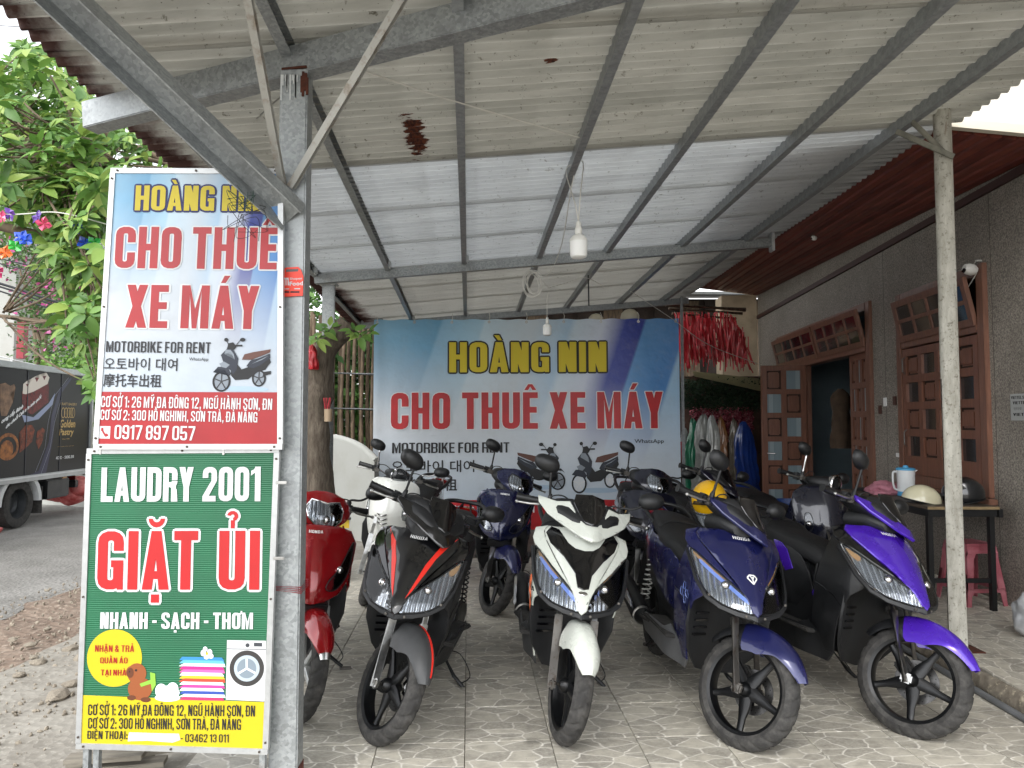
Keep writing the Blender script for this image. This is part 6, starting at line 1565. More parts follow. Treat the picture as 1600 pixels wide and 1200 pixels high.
# local: x right side at +TW/2, y forward away from the camera is the REAR of the truck (cab towards -y)
VIN=M('truck_vinyl','#0f1016',.4,var=.3,scale=1.2,coat=.0,spec=.3,col2='#0e0f16'); TWH=M('truck_white','#cdd0d1',.4,var=.1,scale=4); TAL=M('truck_alu','#a9adaf',.35,metal=.6,var=.1)
y0,y1=-3.4,1.78; zb,zt_=.70,2.28
box('box_body',(0,(y0+y1)/2,(zb+zt_)/2),(TW,y1-y0,zt_-zb),VIN,tr,bev=.01)
for z in (zb-.01,zt_+.03): box('side_rail',(0,(y0+y1)/2,z),(TW+.05,y1-y0+.05,.09),TAL,tr,bev=.01)
box('ribbed_rail',(TW/2+.028,(y0+y1)/2,zb+.012),(.012,y1-y0,.02),TWH,tr); box('corner_post',(TW/2+.005,y1,(zb+zt_)/2),(.06,.06,zt_-zb+.10),TAL,tr,bev=.01)
box('rear_door',(0,y1+.03,(zb+zt_)/2),(TW-.1,.03,zt_-zb-.06),TAL,tr,bev=.01)
for k in range(1,6): box('panel_seam',(TW/2+.004,y0+k*.86,(zb+zt_)/2),(.006,.012,zt_-zb-.05),M('seam','#2b2d35',.4),tr)
box('chassis',(0,-.6,.52),(.8,5.4,.14),PLA,tr)
prism('fuel_tank',[(-1.1,.36),(-1.1,.62),(-.72,.66),(-.68,.40)],.55,.86,TWH,tr,axis='x',bev=.03)
prism('side_skirt',[(-3.0,.36),(-3.0,.42),(-1.15,.42),(-1.1,.5),(-.62,.62),(-.5,.62),(-.5,.56),(-.66,.36)],TW/2-.06,TW/2-.0,TWH,tr,axis='x',bev=.01); box('skirt_bar',(TW/2-.03,-1.9,.60),(.05,2.6,.06),TWH,tr,bev=.01)
def truckwheel(x,y):
    T=Matrix.Translation((x,y,.34)) ; RX=Matrix.Rotation(PI/2,4,'Y')
    w_=lathe('wheel',[(.0,-.03),(.10,-.04),(.13,-.01),(.20,-.03),(.215,.06),(.215,-.06),(.20,-.09),(0,-.09)],M('truck_rim','#3c3f42',.5,metal=.3,var=.3),tr,seg=32,T=T@RX)
    lathe('tyre',[(.215,-.10),(.29,-.11),(.335,-.09),(.345,-.03),(.345,.04),(.335,.09),(.29,.10),(.215,.09),(.215,-.10)],RUB,w_,seg=40,T=T@RX)
for y in (0,-3.6-.5):
    truckwheel(TW/2-.13,y); truckwheel(-TW/2+.13,y)
# wheel arch liner (white) and mudflap
arc=[(math.cos(a)*.50,.34+math.sin(a)*.46) for a in [PI*k/12 for k in range(13)]]; arc2=[(a*.86,.34+(b-.34)*.86) for a,b in arc[::-1]]
prism('wheel_arch',arc+arc2,TW/2-.24,TW/2-.01,TWH,tr,axis='x'); box('mudflap',(TW/2-.13,.50,.34),(.24,.02,.40),RUB,tr)
box('rear_bumper',(0,1.66,.48),(1.5,.10,.12),PLA,tr,bev=.01); box('tool_box',(TW/2-.22,.98,.47),(.36,.62,.30),PLA,tr,bev=.02); box('side_marker',(TW/2-.02,1.1,.635),(.02,.10,.04),AMB,tr)
for s in (-1,1): box('tail_light',(s*.6,1.72,.56),(.2,.04,.1),REDL,tr)
# cab
bm=bmesh.new(); add_prism(bm,[(-5.3,.45),(-5.35,1.15),(-5.05,1.95),(-4.7,2.05),(-3.55,2.05),(-3.5,.45)],-TW/2+.03,TW/2-.03,'x',bev=.04); finish(bm,'cab',TWH,tr,ang=40)
prism('side_window',[(-4.95,1.25),(-4.8,1.85),(-4.0,1.85),(-4.0,1.25)],TW/2-.03,TW/2-.02,DGLASS,tr,axis='x'); prism('side_window',[(-4.95,1.25),(-4.8,1.85),(-4.0,1.85),(-4.0,1.25)],-TW/2+.02,-TW/2+.03,DGLASS,tr,axis='x')
quad=[(-.75,1.2),(.75,1.2),(.70,1.85),(-.70,1.85)]; bm=bmesh.new(); vs=[bm.verts.new((x,-5.36+(z-1.15)*.375,z)) for x,z in quad]; bm.faces.new(vs); finish(bm,'windscreen',DGLASS,tr,smooth=False)
for s in (-1,1): box('headlight',(s*.62,-5.34,.75),(.28,.04,.16),REFL,tr,bev=.01)
# printed side: coordinates (a along +y, b up)
def mpt(a,b,c): return Vector((TW/2+.001+c,a,b))
iv=tr.matrix_world.inverted() if False else None
Rz=Matrix.Rotation(-th,3,'Z'); tl=Vector(tr.location)
def tpx(x,y):
    # pixel on the side plane -> (a,b)
    O=tl+Matrix.Rotation(th,3,'Z')@Vector((TW/2,0,0)); N=Matrix.Rotation(th,3,'Z')@Vector((1,0,0)); r=ray(x,y); t=(O-CAM).dot(N)/r.dot(N); p=Rz@(CAM+r*t-tl); return (p.y,p.z)
tp=lambda pts:[tpx(*p) for p in pts]
flat([tp([(22,752),(60,736),(76,690),(80,650),(92,610),(110,590),(112,592),(96,614),(86,650),(82,690),(72,738),(45,750)])],mpt,M('vinyl_blue','#12173f',.4),tr,'print',.001)
flat([p for a in ([(107,590),(84,620),(75,660),(70,700),(55,738)],[(64,740),(78,700),(85,660),(95,625)]) for p in stroke(tp(a),.006)],mpt,M('vinyl_line','#8e93a8',.4),tr,'print',.0015)
cream=M('cake_cream','#d8cfc4',.5); cakeR=M('cake_red','#7a1b20',.5,var=.5,scale=20,col2='#3a0c10'); choc=M('choc_brown','#5a2a18',.5,var=.5,scale=14,col2='#2a120a'); bread=M('bread_brown','#8a6a50',.5,var=.5,scale=10,col2='#4a3426'); gold=M('gold_print','#b99a5c',.4)
flat([tp([(34,612),(70,590),(76,600),(76,628),(50,648),(35,640)])],mpt,cakeR,tr,'print',.0012); flat([tp([(34,648),(52,652),(76,630),(86,614),(82,632),(60,655),(38,660)])],mpt,M('cake_plate','#8f9ab8',.5),tr,'print',.001)
flat([tp([(35,615),(36,600),(42,595),(46,600),(48,592),(55,588),(58,592),(62,585),(68,588),(72,582),(77,590),(74,600),(52,612),(40,616)])],mpt,cream,tr,'print',.0018)
flat([tp([(40,600),(42,604),(45,600)]),tp([(54,590),(57,597),(61,590)]),tp([(66,588),(69,594),(72,587)])],mpt,cakeR,tr,'print',.0024)
flat([tp([(0,600),(8,598),(16,603),(22,600),(24,606),(16,616),(20,628),(10,650),(2,650),(0,640)])],mpt,bread,tr,'print',.0012)
flat([tp([(30,676),(40,664),(50,664),(54,672),(50,690),(40,700),(30,708),(32,690)]),tp([(58,674),(66,668),(70,672),(66,690),(60,702),(56,690)])],mpt,M('baked_orange','#8a3a1c',.5,var=.5,scale=20,col2='#3c150a'),tr,'print',.0012)
cc=tpx(12,698); flat(ringp(cc[0],cc[1],.24,.19,.05)+[ell(cc[0]-.02,cc[1]-.04,.14,.13)],mpt,M('egg_orange','#a8682c',.5,var=.5,scale=14,col2='#5a2d12'),tr,'print',.0012)
def TT(t_,x0,y0,x1,y1,m,fine=True,sh=0,grow=0):
    a=tpx(x0,y1);b=tpx(x1,y0); (fine_text if fine else block_text)(t_,a[0],a[1],b[0],b[1],mpt,m,tr,off=.002,shear=sh,grow=grow)
TT('Golden',93,656,117,668,gold,sh=.15,grow=.005); TT('Pastry',92,670,114,683,gold,sh=.15,grow=.005); TT('Since 1988',97,684.5,108,687,gold)
TT('CRAFT BAKERY',94,630,120,633,gold); TT('HOTLINE 0905 069 078',90,696,115,698.5,gold)
TT('43C - 306.91',87,711,115,718,P_WHI,fine=False)
for (dx,rx) in ((98.5,3),(103,3.6),(107,4.2),(111,3.6),(114,3)):
    cc=tpx(dx,645); flat(ringp(cc[0],cc[1],.055,.085,.012,16),mpt,gold,tr,'print',.0016)
def mslant(t_,x0,y0,x1,y1,x0b,dy):
    a=tpx(x0,y1);b=tpx(x1,y0); k=(tpx(x1,y1)[1]-a[1]); 
    fine_text(t_,a[0],0,b[0],b[1]-tpx(x1,y1)[1],lambda p,q_,c:mpt(p,a[1]+(p-a[0])/(b[0]-a[0])*dy+q_,c),P_WHI,tr,off=.002,shear=.4,grow=.004)
mslant('cung cấp Bánh',1,655,34,664,0,.22); mslant('cho chuỗi Cafe trên toàn quốc',8,664,62,672,0,.45)
# ---------------------------------------------------------------- the parked scooters
P_BLACK=paint('black','#0b0b0d',.3,flake=.2); P_RED=paint('red','#8e0f16',.22,.25); P_ORG=M('orange_red_stripe','#d8281a',.4,coat=.4)
P_WHITE=paint('pale_grey','#c9cdc4',.28,coat=.8,flake=.05); P_BLUE=paint('navy','#1b1f52',.3,.35); P_NAVY=paint('dark_navy','#13193f',.25,.3)
P_PURP=paint('purple','#4a21b0',.25,.3); P_CREAM=paint('cream_white','#d9dad4',.25,flake=.04); P_DARK=paint('midnight','#0c0f22',.3,.2)
P_GREY=M('matt_grey','#3b3c3d',.5,var=.2,scale=9); P_SILV=M('matt_silver','#6a6b6d',.45,metal=.3,var=.15)
SILVRIM=M('silver_rim','#b9bbb9',.35,metal=.5,var=.1)
GRP='rental scooters parked under the canopy'
def at(x,y): 
    p=atZ(x,y,.012); return (p.x,p.y)
# 1 black with orange-red stripes
r,T=make_scooter('scooter','black scooter with orange-red stripes on its nose, front row beside the red one',GRP,at(588,1150),-6,9,42,'A',GLB,rim=RIMB,hood=P_BLACK,fender=P_GREY,accent=P_ORG,opts=('fstripe','blackside','blacktail','blackcheek'))
for s in (-1,1):
    o=[(s*a,b) for a,b in [(.030,.665),(.052,.74),(.075,.82),(.115,.90),(.185,.945),(.15,.90),(.115,.85),(.086,.78),(.052,.70)]]
    o=o[::-1] if s<0 else o
    panel('nose_stripe',o,lambda y,z:FA(y,z)+Vector((.010,0,0)),P_ORG,r,thick=.004,bev=.001)
    P2('side_stripe',[(-.20,.70),(-.24,.80),(-.30,.87),(-.33,.86),(-.27,.78),(-.225,.69)],lambda x,z,s=s:side(s)(x,z)+Vector((0,s*.004,0)),s,P_ORG,r,thick=.003,bev=.001)
surf_text('BLADE',lambda a,b:Vector((-.0,0,0))+FA(a,b)+Vector((.0,0,0)),-.02,.64,.02,.648,WHT,r)
# 2 pale grey-white
r,T=make_scooter('scooter','pale grey-white scooter with black windows in its nose and an orange side mark',GRP,at(876,1154),1,9,8,'A2',P_WHITE,rim=RIMB,hood=P_WHITE,fender=P_WHITE,sideskirt=P_GREY,opts=('birdwing','chrome_shield'))
panel('nose_window',mirror_pts([(0,.70),(.028,.705),(.042,.765),(.10,.83),(.165,.875),(.19,.92),(.165,.955),(.125,.95),(.08,.898),(.045,.88),(0,.876)]),lambda y,z:FA(y,z)+Vector((.0135,0,0)),GLB,r,thick=.008,bev=.003)
panel('nose_badge',ell(0,.683,.022,.009,14),lambda y,z:FA(y,z)+Vector((.012,0,0)),CHR,r,thick=.003,bev=.001,grid=.02)
P_OR2=M('orange_print','#e0642a',.4)
for k,(dx,dz) in enumerate([(0,.0),(.012,-.06),(-.006,-.12)]):
    P2('side_mark',[(-.385+dx,.64+dz),(-.34+dx,.66+dz),(-.325+dx,.62+dz),(-.34+dx,.59+dz),(-.37+dx,.58+dz)],lambda x,z:side(-1)(x,z)+Vector((0,-.004,0)),-1,P_OR2,r,thick=.003,bev=.001)
side_text('HONDA',-1,side(-1),-.30,.60,-.20,.625,GLB,r)
# 3 blue
r,T=make_scooter('scooter','matt navy blue scooter with a diamond emblem on its nose, left of the purple one',GRP,at(1149,1160),5,9,34,'A2',P_BLUE,rim=RIMB,hood=P_BLUE,fender=P_BLUE,sideskirt=P_SILV,opts=('spring','chrome_shield'))
em=[[(0,.745),(.012,.757),(0,.770),(-.012,.757)]]
bmp=lambda a,b,c:FA(a,b)+Vector((.008+c,0,0))
flat(stroke([(-.024,.758),(-.012,.772),(.012,.772),(.024,.758),(0,.733),(-.024,.758)],.006)+stroke([(0,.733),(0,.765)],.006)+stroke([(-.012,.772),(-.0,.752),(.012,.772)],.004),bmp,WHT,r,name='emblem')
for (cx,cz) in ((-.30,.62),(-.335,.585),(-.265,.585),(-.30,.55)):
    tube('hexagon_mark',[side(-1)(cx+.02*math.cos(k*PI/3),cz+.022*math.sin(k*PI/3))+Vector((0,-.0045,0)) for k in range(6)],.0012,DRL,r,closed=True,seg=4)
# 4 purple
r,T=make_scooter('scooter','purple and black scooter beside the concrete-grey post, farthest right in the front row',GRP,at(1412,1143),14,10,28,'A',GLB,rim=RIMB,hood=P_PURP,fender=P_PURP,accent=P_PURP,opts=('blackside','blacktail','blackcheek'))
for s in (-1,1):
    P2('side_trim',[(-.74,.60),(-.80,.70),(-.87,.735),(-.94,.735),(-.86,.66),(-.80,.575)],lambda x,z,s=s:rside(s)(x,z)+Vector((0,s*.006,0)),s,P_PURP,r,thick=.004,bev=.002)
side_text('AIR BLADE',-1,lambda x,z:rside(-1)(x,z)+Vector((0,-.003,0)),-1.38,.72,-1.15,.735,WHT,r)
prism('central_trim',[(-.46,.50),(-.50,.58),(-.58,.53),(-.60,.49)],-.13,.13,P_PURP,r,bev=.01)
# 5 red, half behind the pillar
r,T=make_scooter('scooter','glossy red scooter half hidden behind the steel pillar',GRP,at(462,1122),20,6,14,'B',P_RED,rim=SILVRIM,fender=P_RED,kind='S',opts=('fcap','chrome_shield'))
# 6 navy, second row
r,T=make_scooter('scooter','dark navy scooter in the back row between the black and the white one',GRP,at(768,957),-4,6,32,'B',P_NAVY,rim=RIMB,fender=P_BLUE,opts=())
# 7 retro white
r,T=make_scooter('scooter','white retro scooter with a round headlight behind the black one',GRP,at(572,942),-12,6,25,'C',P_CREAM,rim=RIMB,fender=P_CREAM,opts=())
# 8 dark one behind the white
r,T=make_scooter('scooter','very dark blue scooter in the back row with its big wheel behind the white one',GRP,at(1003,962),-3,6,20,'B',P_DARK,rim=RIMB,fender=P_DARK,opts=('spring',))
# 9 behind the blue
r9,T9=make_scooter('scooter','black scooter with a yellow helmet on it, behind the matt navy blue one',GRP,(1.62,5.45),9,6,32,'A',P_DARK,rim=RIMB,fender=P_DARK,opts=('blackside','blackcheek'))
# 10 behind the purple
r,T=make_scooter('scooter','dark scooter with bare chrome handlebar behind the purple one',GRP,(2.32,5.05),14,6,25,'C',P_DARK,rim=RIMB,fender=P_DARK,opts=())
# ---------------------------------------------------------------- small things
BULBW=M('bulb_housing','#d9d9d4',.35); BULBG=M('bulb_diffuser','#e4e5e3',.4)
def bulb(p,sc_,label,top):
    r=empty('light_bulb',p,label=label,cat='light bulb'); 
    lathe('diffuser',[(0,-.10),(.030,-.098),(.044,-.09),(.049,-.075),(.050,-.005),(.050,0)],BULBG,r,seg=28,T=Matrix.Scale(sc_,4)); lathe('housing',[(.051,-.004),(.051,.004),(.046,.016),(.036,.028),(.022,.036),(.018,.042),(0,.042)],BULBW,r,seg=28,T=Matrix.Scale(sc_,4))
    lathe('socket',[(.018,.042),(.02,.046),(.02,.072),(.016,.08),(.014,.105),(.008,.112),(0,.112)],BULBW,r,seg=18,T=Matrix.Scale(sc_,4))
    return r
b1=atY(904,385,3.95); bulb(b1+Vector((0,0,.03)),1.0,'large white LED bulb hanging nearest under the canopy',None)
tp_=onroof(899,255,.04)
wire('wire',[b1+Vector((0,0,.14)),b1+Vector((-.02,0,.25)),tp_+Vector((-.06,0,-.05)),tp_,tp_+Vector((.05,.0,.0)),b1+Vector((.012,0,.3)),b1+Vector((0,0,.14))],.0032,WW,'doubled white cord holding the nearest bulb')
cl=onroof(838,438,-.05)
wire('wire',[tp_+Vector((-.01,0,-.08)),atY(890,310,4.6),atY(878,380,5.2),atY(860,425,5.9),atY(842,433,6.2)],.0035,WW,'long white cord from the near bulb to the coil of cable')
bm=bmesh.new(); c=atY(833,443,6.2)
for k in range(7):
    a0=q.uniform(-.4,.4); add_tube(bm,[c+Vector(((.065+.008*k)*math.cos(a)*.8+.01*math.sin(k),.02*math.sin(a*2+k),(.085+.006*k)*math.sin(a+a0))) for a in [2*PI*i/22 for i in range(22)]],.0032,5,closed=True)
bmesh.ops.recalc_face_normals(bm,faces=bm.faces); tag(finish(bm,'cable_coil',WW),'white cable wound in a loose coil hanging from the mid beam','cable')
b2=atY(855,516,6.6); bulb(b2+Vector((0,0,.03)),.82,'small white LED bulb hanging in front of the banner',None)
wire('wire',[atY(842,436,6.2),atY(857,450,6.5),b2+Vector((0,0,.30)),b2+Vector((0,0,.11))],.003,WW,'white cord down to the small bulb before the banner'); wire('wire',[atY(857,450,6.5),atY(885,442,6.9),atY(915,434,7.2),atY(945,449,7.6)],.003,WW,'white cord strung right of the coil')
wire('wire',[atY(985,455,8.0),atY(1050,498,8.6),atY(1110,540,9.4),atY(1190,570,10.6)],.004,WW,'thin pale wire sagging from the canopy to the house wall')
tag(tube('chain',[atY(919,430,7.3),atY(920,478,7.3)],.008,CB,seg=5),'short black cord hanging from a purlin above the banner','cord')
# lanterns behind the banner
for i,(x,y,r_) in enumerate(((931,502,.11),(984,497,.13))):
    p=atY(x,y,9.7); o=lathe('paper_lantern',[(0,-r_),(r_*.5,-r_*.87),(r_*.87,-r_*.5),(r_,0),(r_*.87,r_*.5),(r_*.5,r_*.87),(0,r_)],M('lantern_paper','#cfc8b4',.7),seg=24); o.location=p; tag(o,['pinkish round paper lantern peeping over the banner','larger pale round paper lantern peeping over the banner, right of the other'][i],'lantern')
# ribbons, planter and raincoats beside the house
RIB=M('red_ribbon','#b3202a',.45,var=.3,scale=9,coat=.3); rc=empty('ribbon_rack',(2.9,11.2,0),label='bamboo rack hung with many red ribbons between banner and house',cat='ribbon rack'); LR=Vector((2.9,11.2,0))
for dy,x0,x1,y in ((0,1040,1165,478),(.25,1045,1160,484),(.1,1050,1150,492)): tube('rack_pole',[atY(x0,y-2,11.2+dy)-LR,atY(x1,y+6,11.2+dy)-LR],.035 if dy==0 else .025,BAM,rc,seg=8)
for k in range(270):
    x=q.uniform(1055,1168); lo_=interp([(1055,592),(1080,585),(1140,582),(1180,588)],x); ya=q.uniform(486,520)+ max(0,(x-1140))*1.2; yb=ya+q.uniform(30,75); yb=min(yb,lo_-q.uniform(0,25)); Y=11.2+q.uniform(-.25,.25)
    a=atY(x,ya,Y)-LR; b=atY(x+q.uniform(-3,14),max(yb,ya+14),Y)-LR; w_=q.uniform(.006,.014); bm=bmesh.new(); prev=None; ph=q.uniform(0,6)
    for i in range(7):
        t=i/6; p=a.lerp(b,t)+Vector((.018*math.sin(ph+t*3),.02*math.cos(ph+t*4),0)); an=.5*math.sin(ph+t*4); d=Vector((math.cos(an),math.sin(an),0))*w_
        cur=(bm.verts.new(p-d),bm.verts.new(p+d))
        if prev: bm.faces.new((prev[0],prev[1],cur[1],cur[0]))
        prev=cur
    finish(bm,'ribbon',RIB,rc,ang=80)
AWN=M('olive_awning','#8f8b66',.8,var=.15,scale=4)
aw=prism('awning',[(0,0),(0,.04),(.6,-.22),(.6,-.26)],0,2.5,AWN,None,axis='x'); aw.matrix_world=Matrix.Translation(atY(1080,578,11.6))@Matrix.Rotation(PI,4,'Z')@Matrix.Translation((-2.6,0,0)); 
bpy.data.objects.remove(aw)
a,b=atY(1082,580,11.0),atY(1192,592,11.0); c_,d_=atY(1085,588,10.7),atY(1192,612,10.7)
bm=bmesh.new(); vs=[bm.verts.new(v) for v in (a,b,d_,c_)]; bm.faces.new(vs); bmesh.ops.solidify(bm,geom=bm.faces[:],thickness=.03); tag(finish(bm,'awning',AWN,smooth=False),'sloping olive board above the dark artificial hedge','awning')
hg=empty('artificial_hedge',atY(1127,615,11.1),label='dark green artificial hedge strip under the olive board',cat='hedge'); Lh=Vector(hg.location); lv=[]
for _ in range(5200):
    p=atY(q.uniform(1062,1190),q.uniform(594,638)+q.gauss(0,3),q.uniform(10.85,11.2))-Lh; lv.append((Matrix.Translation(p)@Euler((q.uniform(-1.5,1.5),q.uniform(-1.5,1.5),q.uniform(0,6.3))).to_matrix().to_4x4(),.05,.02,q.random()))
mass('foliage',lv,leafmat('plastic_hedge','#16281a','#203520','#2c4428',.6),hg,n=2)
rk=empty('flower_wall',atY(1125,655,11.25),label='panel of small pink and red artificial flowers behind the raincoats',cat='flowers'); Lk=Vector(rk.location)
pxbox('backing_board',1062,588,1188,800,11.45,.04,M('brown_backing','#4a352b',.8,var=.3),rk,Lk); lv=[]
for _ in range(2600):
    p=atY(q.uniform(1080,1176),q.uniform(636,690),q.uniform(11.3,11.42))-Lk; lv.append((Matrix.Translation(p)@Euler((q.uniform(-1.5,1.5),q.uniform(-1.5,1.5),q.uniform(0,6.3))).to_matrix().to_4x4(),.045,.035,q.random()))
mass('flowers',lv,leafmat('artificial_blossom','#7a2a38','#a8505e','#c98a90',.6),rk,n=2)
def coat(x0,x1,yt,yb,Y,col,label,al=0,sd=0):
    p=atY((x0+x1)/2,yt,Y); r=empty('raincoat',p,label=label,cat='raincoat',group='raincoats hanging beside the banner'); L_=Vector(p)
    W_=(x1-x0)/F*Y; H_=(yb-yt)/F*Y; bm=bmesh.new(); N,K=72,34; rings=[]
    for j in range(K+1):
        t=j/K; w_=W_*interp([(0,.06),(.02,.16),(.06,.24),(.12,.32),(.22,.38),(.6,.42),(1,.52)],t)*(1+.06*math.sin(t*7+sd)); row=[]
        for i in range(N):
            a=2*PI*i/N; fr_=1+.36*sstep(.0,.45,t)*(1-2*abs(math.sin(a*5.5+sd+.8*math.sin(t*5+sd)))**.7)*(.6+.4*math.sin(a*2+sd))+.12*math.sin(a*3+sd*2+t*3)+.10*mnoise.noise(Vector((math.cos(a)*3,math.sin(a)*3,t*7+sd))); row.append(bm.verts.new((w_*math.cos(a)*fr_+.04*W_*math.sin(t*5+sd)+.25*W_*mnoise.noise(Vector((t*3,sd,0))),.30*w_*math.sin(a)*fr_,-H_*t+.07*math.sin(a*2+sd)*t+.04*mnoise.noise(Vector((a*2,t*2,sd))))))
        rings.append(row)
    for A,B in zip(rings,rings[1:]):
        for i in range(N): bm.faces.new((A[i],A[(i+1)%N],B[(i+1)%N],B[i]))
    bm.faces.new(rings[0]); bmesh.ops.recalc_face_normals(bm,faces=bm.faces)
    m_=M('raincoat_'+col[1:],col,.28,var=.25,scale=5,coat=.5,bump=.9,bscale=9)
    finish(bm,'coat_body',m_,r,ang=80); tube('hanger_hook',[(0,0,-.02),(0,0,.05),(.03,0,.07),(.02,0,.10)],.004,DST,r)
coat(1070,1092,655,770,11.0,'#1d7a58','green raincoat hanging beside the banner edge',sd=1)
coat(1084,1112,648,790,10.9,'#8e918c','grey translucent raincoat next to the green one',sd=2)
coat(1100,1126,650,795,10.8,'#a3a6a2','pale silver plastic raincoat in the middle of the row',sd=3.3)
coat(1118,1138,652,770,11.0,'#8a5a30','brown-orange raincoat behind the silver one',sd=4.1)
coat(1136,1156,656,760,11.0,'#6d6456','dull khaki raincoat between brown and blue ones',sd=5.7)
coat(1148,1186,660,800,10.9,'#14357e','bright blue raincoat at the right end of the row',sd=6.4)
coat(1063,1074,668,700,11.1,'#9a9a98','small grey rain cap hanging at the banner edge',sd=7)
# brooms and bits under the coats
def broom(x,yt,yb,Y,label,col,hc):
    a,b=atY(x,yt,Y),atY(x+6,yb,Y); r=empty('broom',b,label=label,cat='broom'); L_=Vector(b)
    tube('broom_handle',[a-L_,b-L_],.012,M('handle_'+hc[1:],hc,.5),r,seg=8)
    cone=lathe('broom_collar',[(.015,0),(.03,-.02),(.10,-.11),(0,-.11)],M('handle_'+hc[1:],hc,.5),r,seg=16); lv=[]; bm=bmesh.new()
    for k in range(130):
        an=q.uniform(0,2*PI); rr=q.uniform(.02,.10); add_tube(bm,[(rr*math.cos(an),rr*.4*math.sin(an),-.10),(rr*2.0*math.cos(an)-.05,rr*.8*math.sin(an),-.30+q.uniform(-.03,.03))],.0035,4,caps=False)
    finish(bm,'bristles',M('bristle_'+col[1:],col,.8),r,kind='stuff')
broom(1064,690,762,10.2,'red-handled straw broom leaning by the banner','#8a7a4a','#a8343f')
# things on the trestle table
PLY=M('plywood_edge','#8a7656',.7,var=.3,scale=20,stretch=(1,1,12)); BLK=M('black_steel','#101113',.5,var=.2)
tx0,tx1,ty0,ty1,tz=3.02,3.54,5.20,6.55,.875
tb_=empty('table',((tx0+tx1)/2,(ty0+ty1)/2,TZ),label='black steel table with plywood top along the granite wall behind the post',cat='table'); LT=Vector(tb_.location)
def tbx(n,a,b,m_,bev=0): a=Vector(a);b=Vector(b); return box(n,(a+b)/2-LT,tuple(abs(v) for v in (b-a)),m_,tb_,bev=bev)
tbx('table_top',(tx0,ty0+.004,tz-.022),(tx1,ty1,tz),M('table_dark_top','#4b4137',.6,var=.3,scale=6),.002); tbx('edge_strip',(tx0,ty0-.004,tz-.021),(tx1,ty0+.003,tz-.001),PLY); tbx('table_skirt',(tx0+.01,ty0+.01,tz-.075),(tx1-.01,ty1-.01,tz-.024),BLK)
for x in (tx0+.03,tx1-.04):
    for y in (ty0+.04,ty1-.04): tbx('leg',(x-.018,y-.018,TZ),(x+.018,y+.018,tz-.076),BLK)
tbx('stretcher',(tx0+.05,ty0+.03,TZ+.2),(tx1-.06,ty0+.055,TZ+.23),BLK); tbx('corner_bracket',(tx1-.0,ty0+.005,tz-.08),(tx1+.03,ty0+.035,tz-.02),BLK)
def on(x,Yy): return atY(x,700,Yy).x
def helmet(p,rz,col,label,full=False,s=1.0,visor=False):
    r=empty('helmet',p,rot=(0,0,rz),label=label,cat='helmet'); m_=M('helmet_'+col[1:],col,.2,coat=.8,var=.06,scale=5)
    bm=bmesh.new(); bmesh.ops.create_uvsphere(bm,u_segments=32,v_segments=20,radius=1)
    lowz=-.45 if full else -.02
    for v in bm.verts:
        v.co.x*=.135*s*(1+.06*(v.co.x>0)); v.co.y*=.112*s; v.co.z*=.125*s
    bmesh.ops.bisect_plane(bm,geom=bm.verts[:]+bm.edges[:]+bm.faces[:],plane_co=(0,0,lowz*.125*s),plane_no=(.22,0,1),clear_inner=True)
    if full: bmesh.ops.bisect_plane(bm,geom=bm.verts[:]+bm.edges[:]+bm.faces[:],plane_co=(.085*s,0,.02*s),plane_no=(1,0,-.55),clear_outer=False)
    bmesh.ops.solidify(bm,geom=bm.faces[:],thickness=.01*s)
    h0=.01-lowz*.125*s
    finish(bm,'shell',m_,r,T=Matrix.Translation((0,0,h0)),ang=50)
    bm=bmesh.new(); bmesh.ops.create_uvsphere(bm,u_segments=24,v_segments=14,radius=1)
    for v in bm.verts: v.co.x*=.118*s; v.co.y*=.096*s; v.co.z*=.10*s
    bmesh.ops.bisect_plane(bm,geom=bm.verts[:]+bm.edges[:]+bm.faces[:],plane_co=(0,0,(lowz*.125-.008)*s),plane_no=(.22,0,1),clear_inner=True); finish(bm,'lining',M('helmet_foam','#1b1a19',.9),r,T=Matrix.Translation((0,0,h0)))
    tube('rim_trim',[(.135*s*math.cos(a)*(1.03 if math.cos(a)>0 else 1),.113*s*math.sin(a),h0+lowz*.125*s-.22*.135*s*math.cos(a)) for a in [2*PI*k/32 for k in range(32)]],.0045*s,BLK,r,closed=True,seg=6)
    prism('peak',[(.12*s,.0),(.19*s,-.012),(.185*s,-.018),(.12*s,-.008)],-.075*s,.075*s,BLK,r,T=Matrix.Translation((0,0,h0-.028*s if not full else h0)),bev=.002)
    tube('chin_strap',smooth_path([(.0,.105*s,h0),(.03*s,.09*s,h0-.04*s if h0>.05 else .006),(.05*s,0,.006),(.03*s,-.09*s,h0-.04*s if h0>.05 else .006),(0,-.105*s,h0)],4),.005,BLK,r,seg=5)
    return r,h0
helmet((on(1436,5.45),5.45,tz),-.25,'#d9d3b4','cream open-face helmet on the table, left of the post',s=1.0)
helmet((on(1506,5.40),5.42,tz),2.9,'#15171a','black helmet on the table, right of the post',full=True,s=1.05)
pr=empty('pitcher',(on(1414,5.95),5.95,tz),label='white plastic pitcher with light blue lid on the table',cat='pitcher'); PW=M('pitcher_white','#d8dbdc',.35); PBL=M('pitcher_blue','#4a9cc9',.4)
lathe('pitcher_body',[(0,0),(.062,0),(.064,.02),(.070,.20),(.071,.215),(.067,.215),(.06,.03),(0,.02)],PW,pr,seg=28); lathe('base_ring',[(.062,.0),(.067,.002),(.067,.035),(.0645,.037)],PBL,pr,seg=28)
lathe('lid',[(.073,.212),(.073,.226),(.06,.232),(.022,.234),(.02,.248),(.012,.252),(0,.252)],PBL,pr,seg=28); tube('pitcher_handle',smooth_path([(-.066,0,.195),(-.105,0,.195),(-.108,0,.12),(-.095,0,.06),(-.065,0,.05)],4),.008,PW,pr); prism('spout',[(.062,.19),(.095,.214),(.062,.214)],-.016,.016,PW,pr)
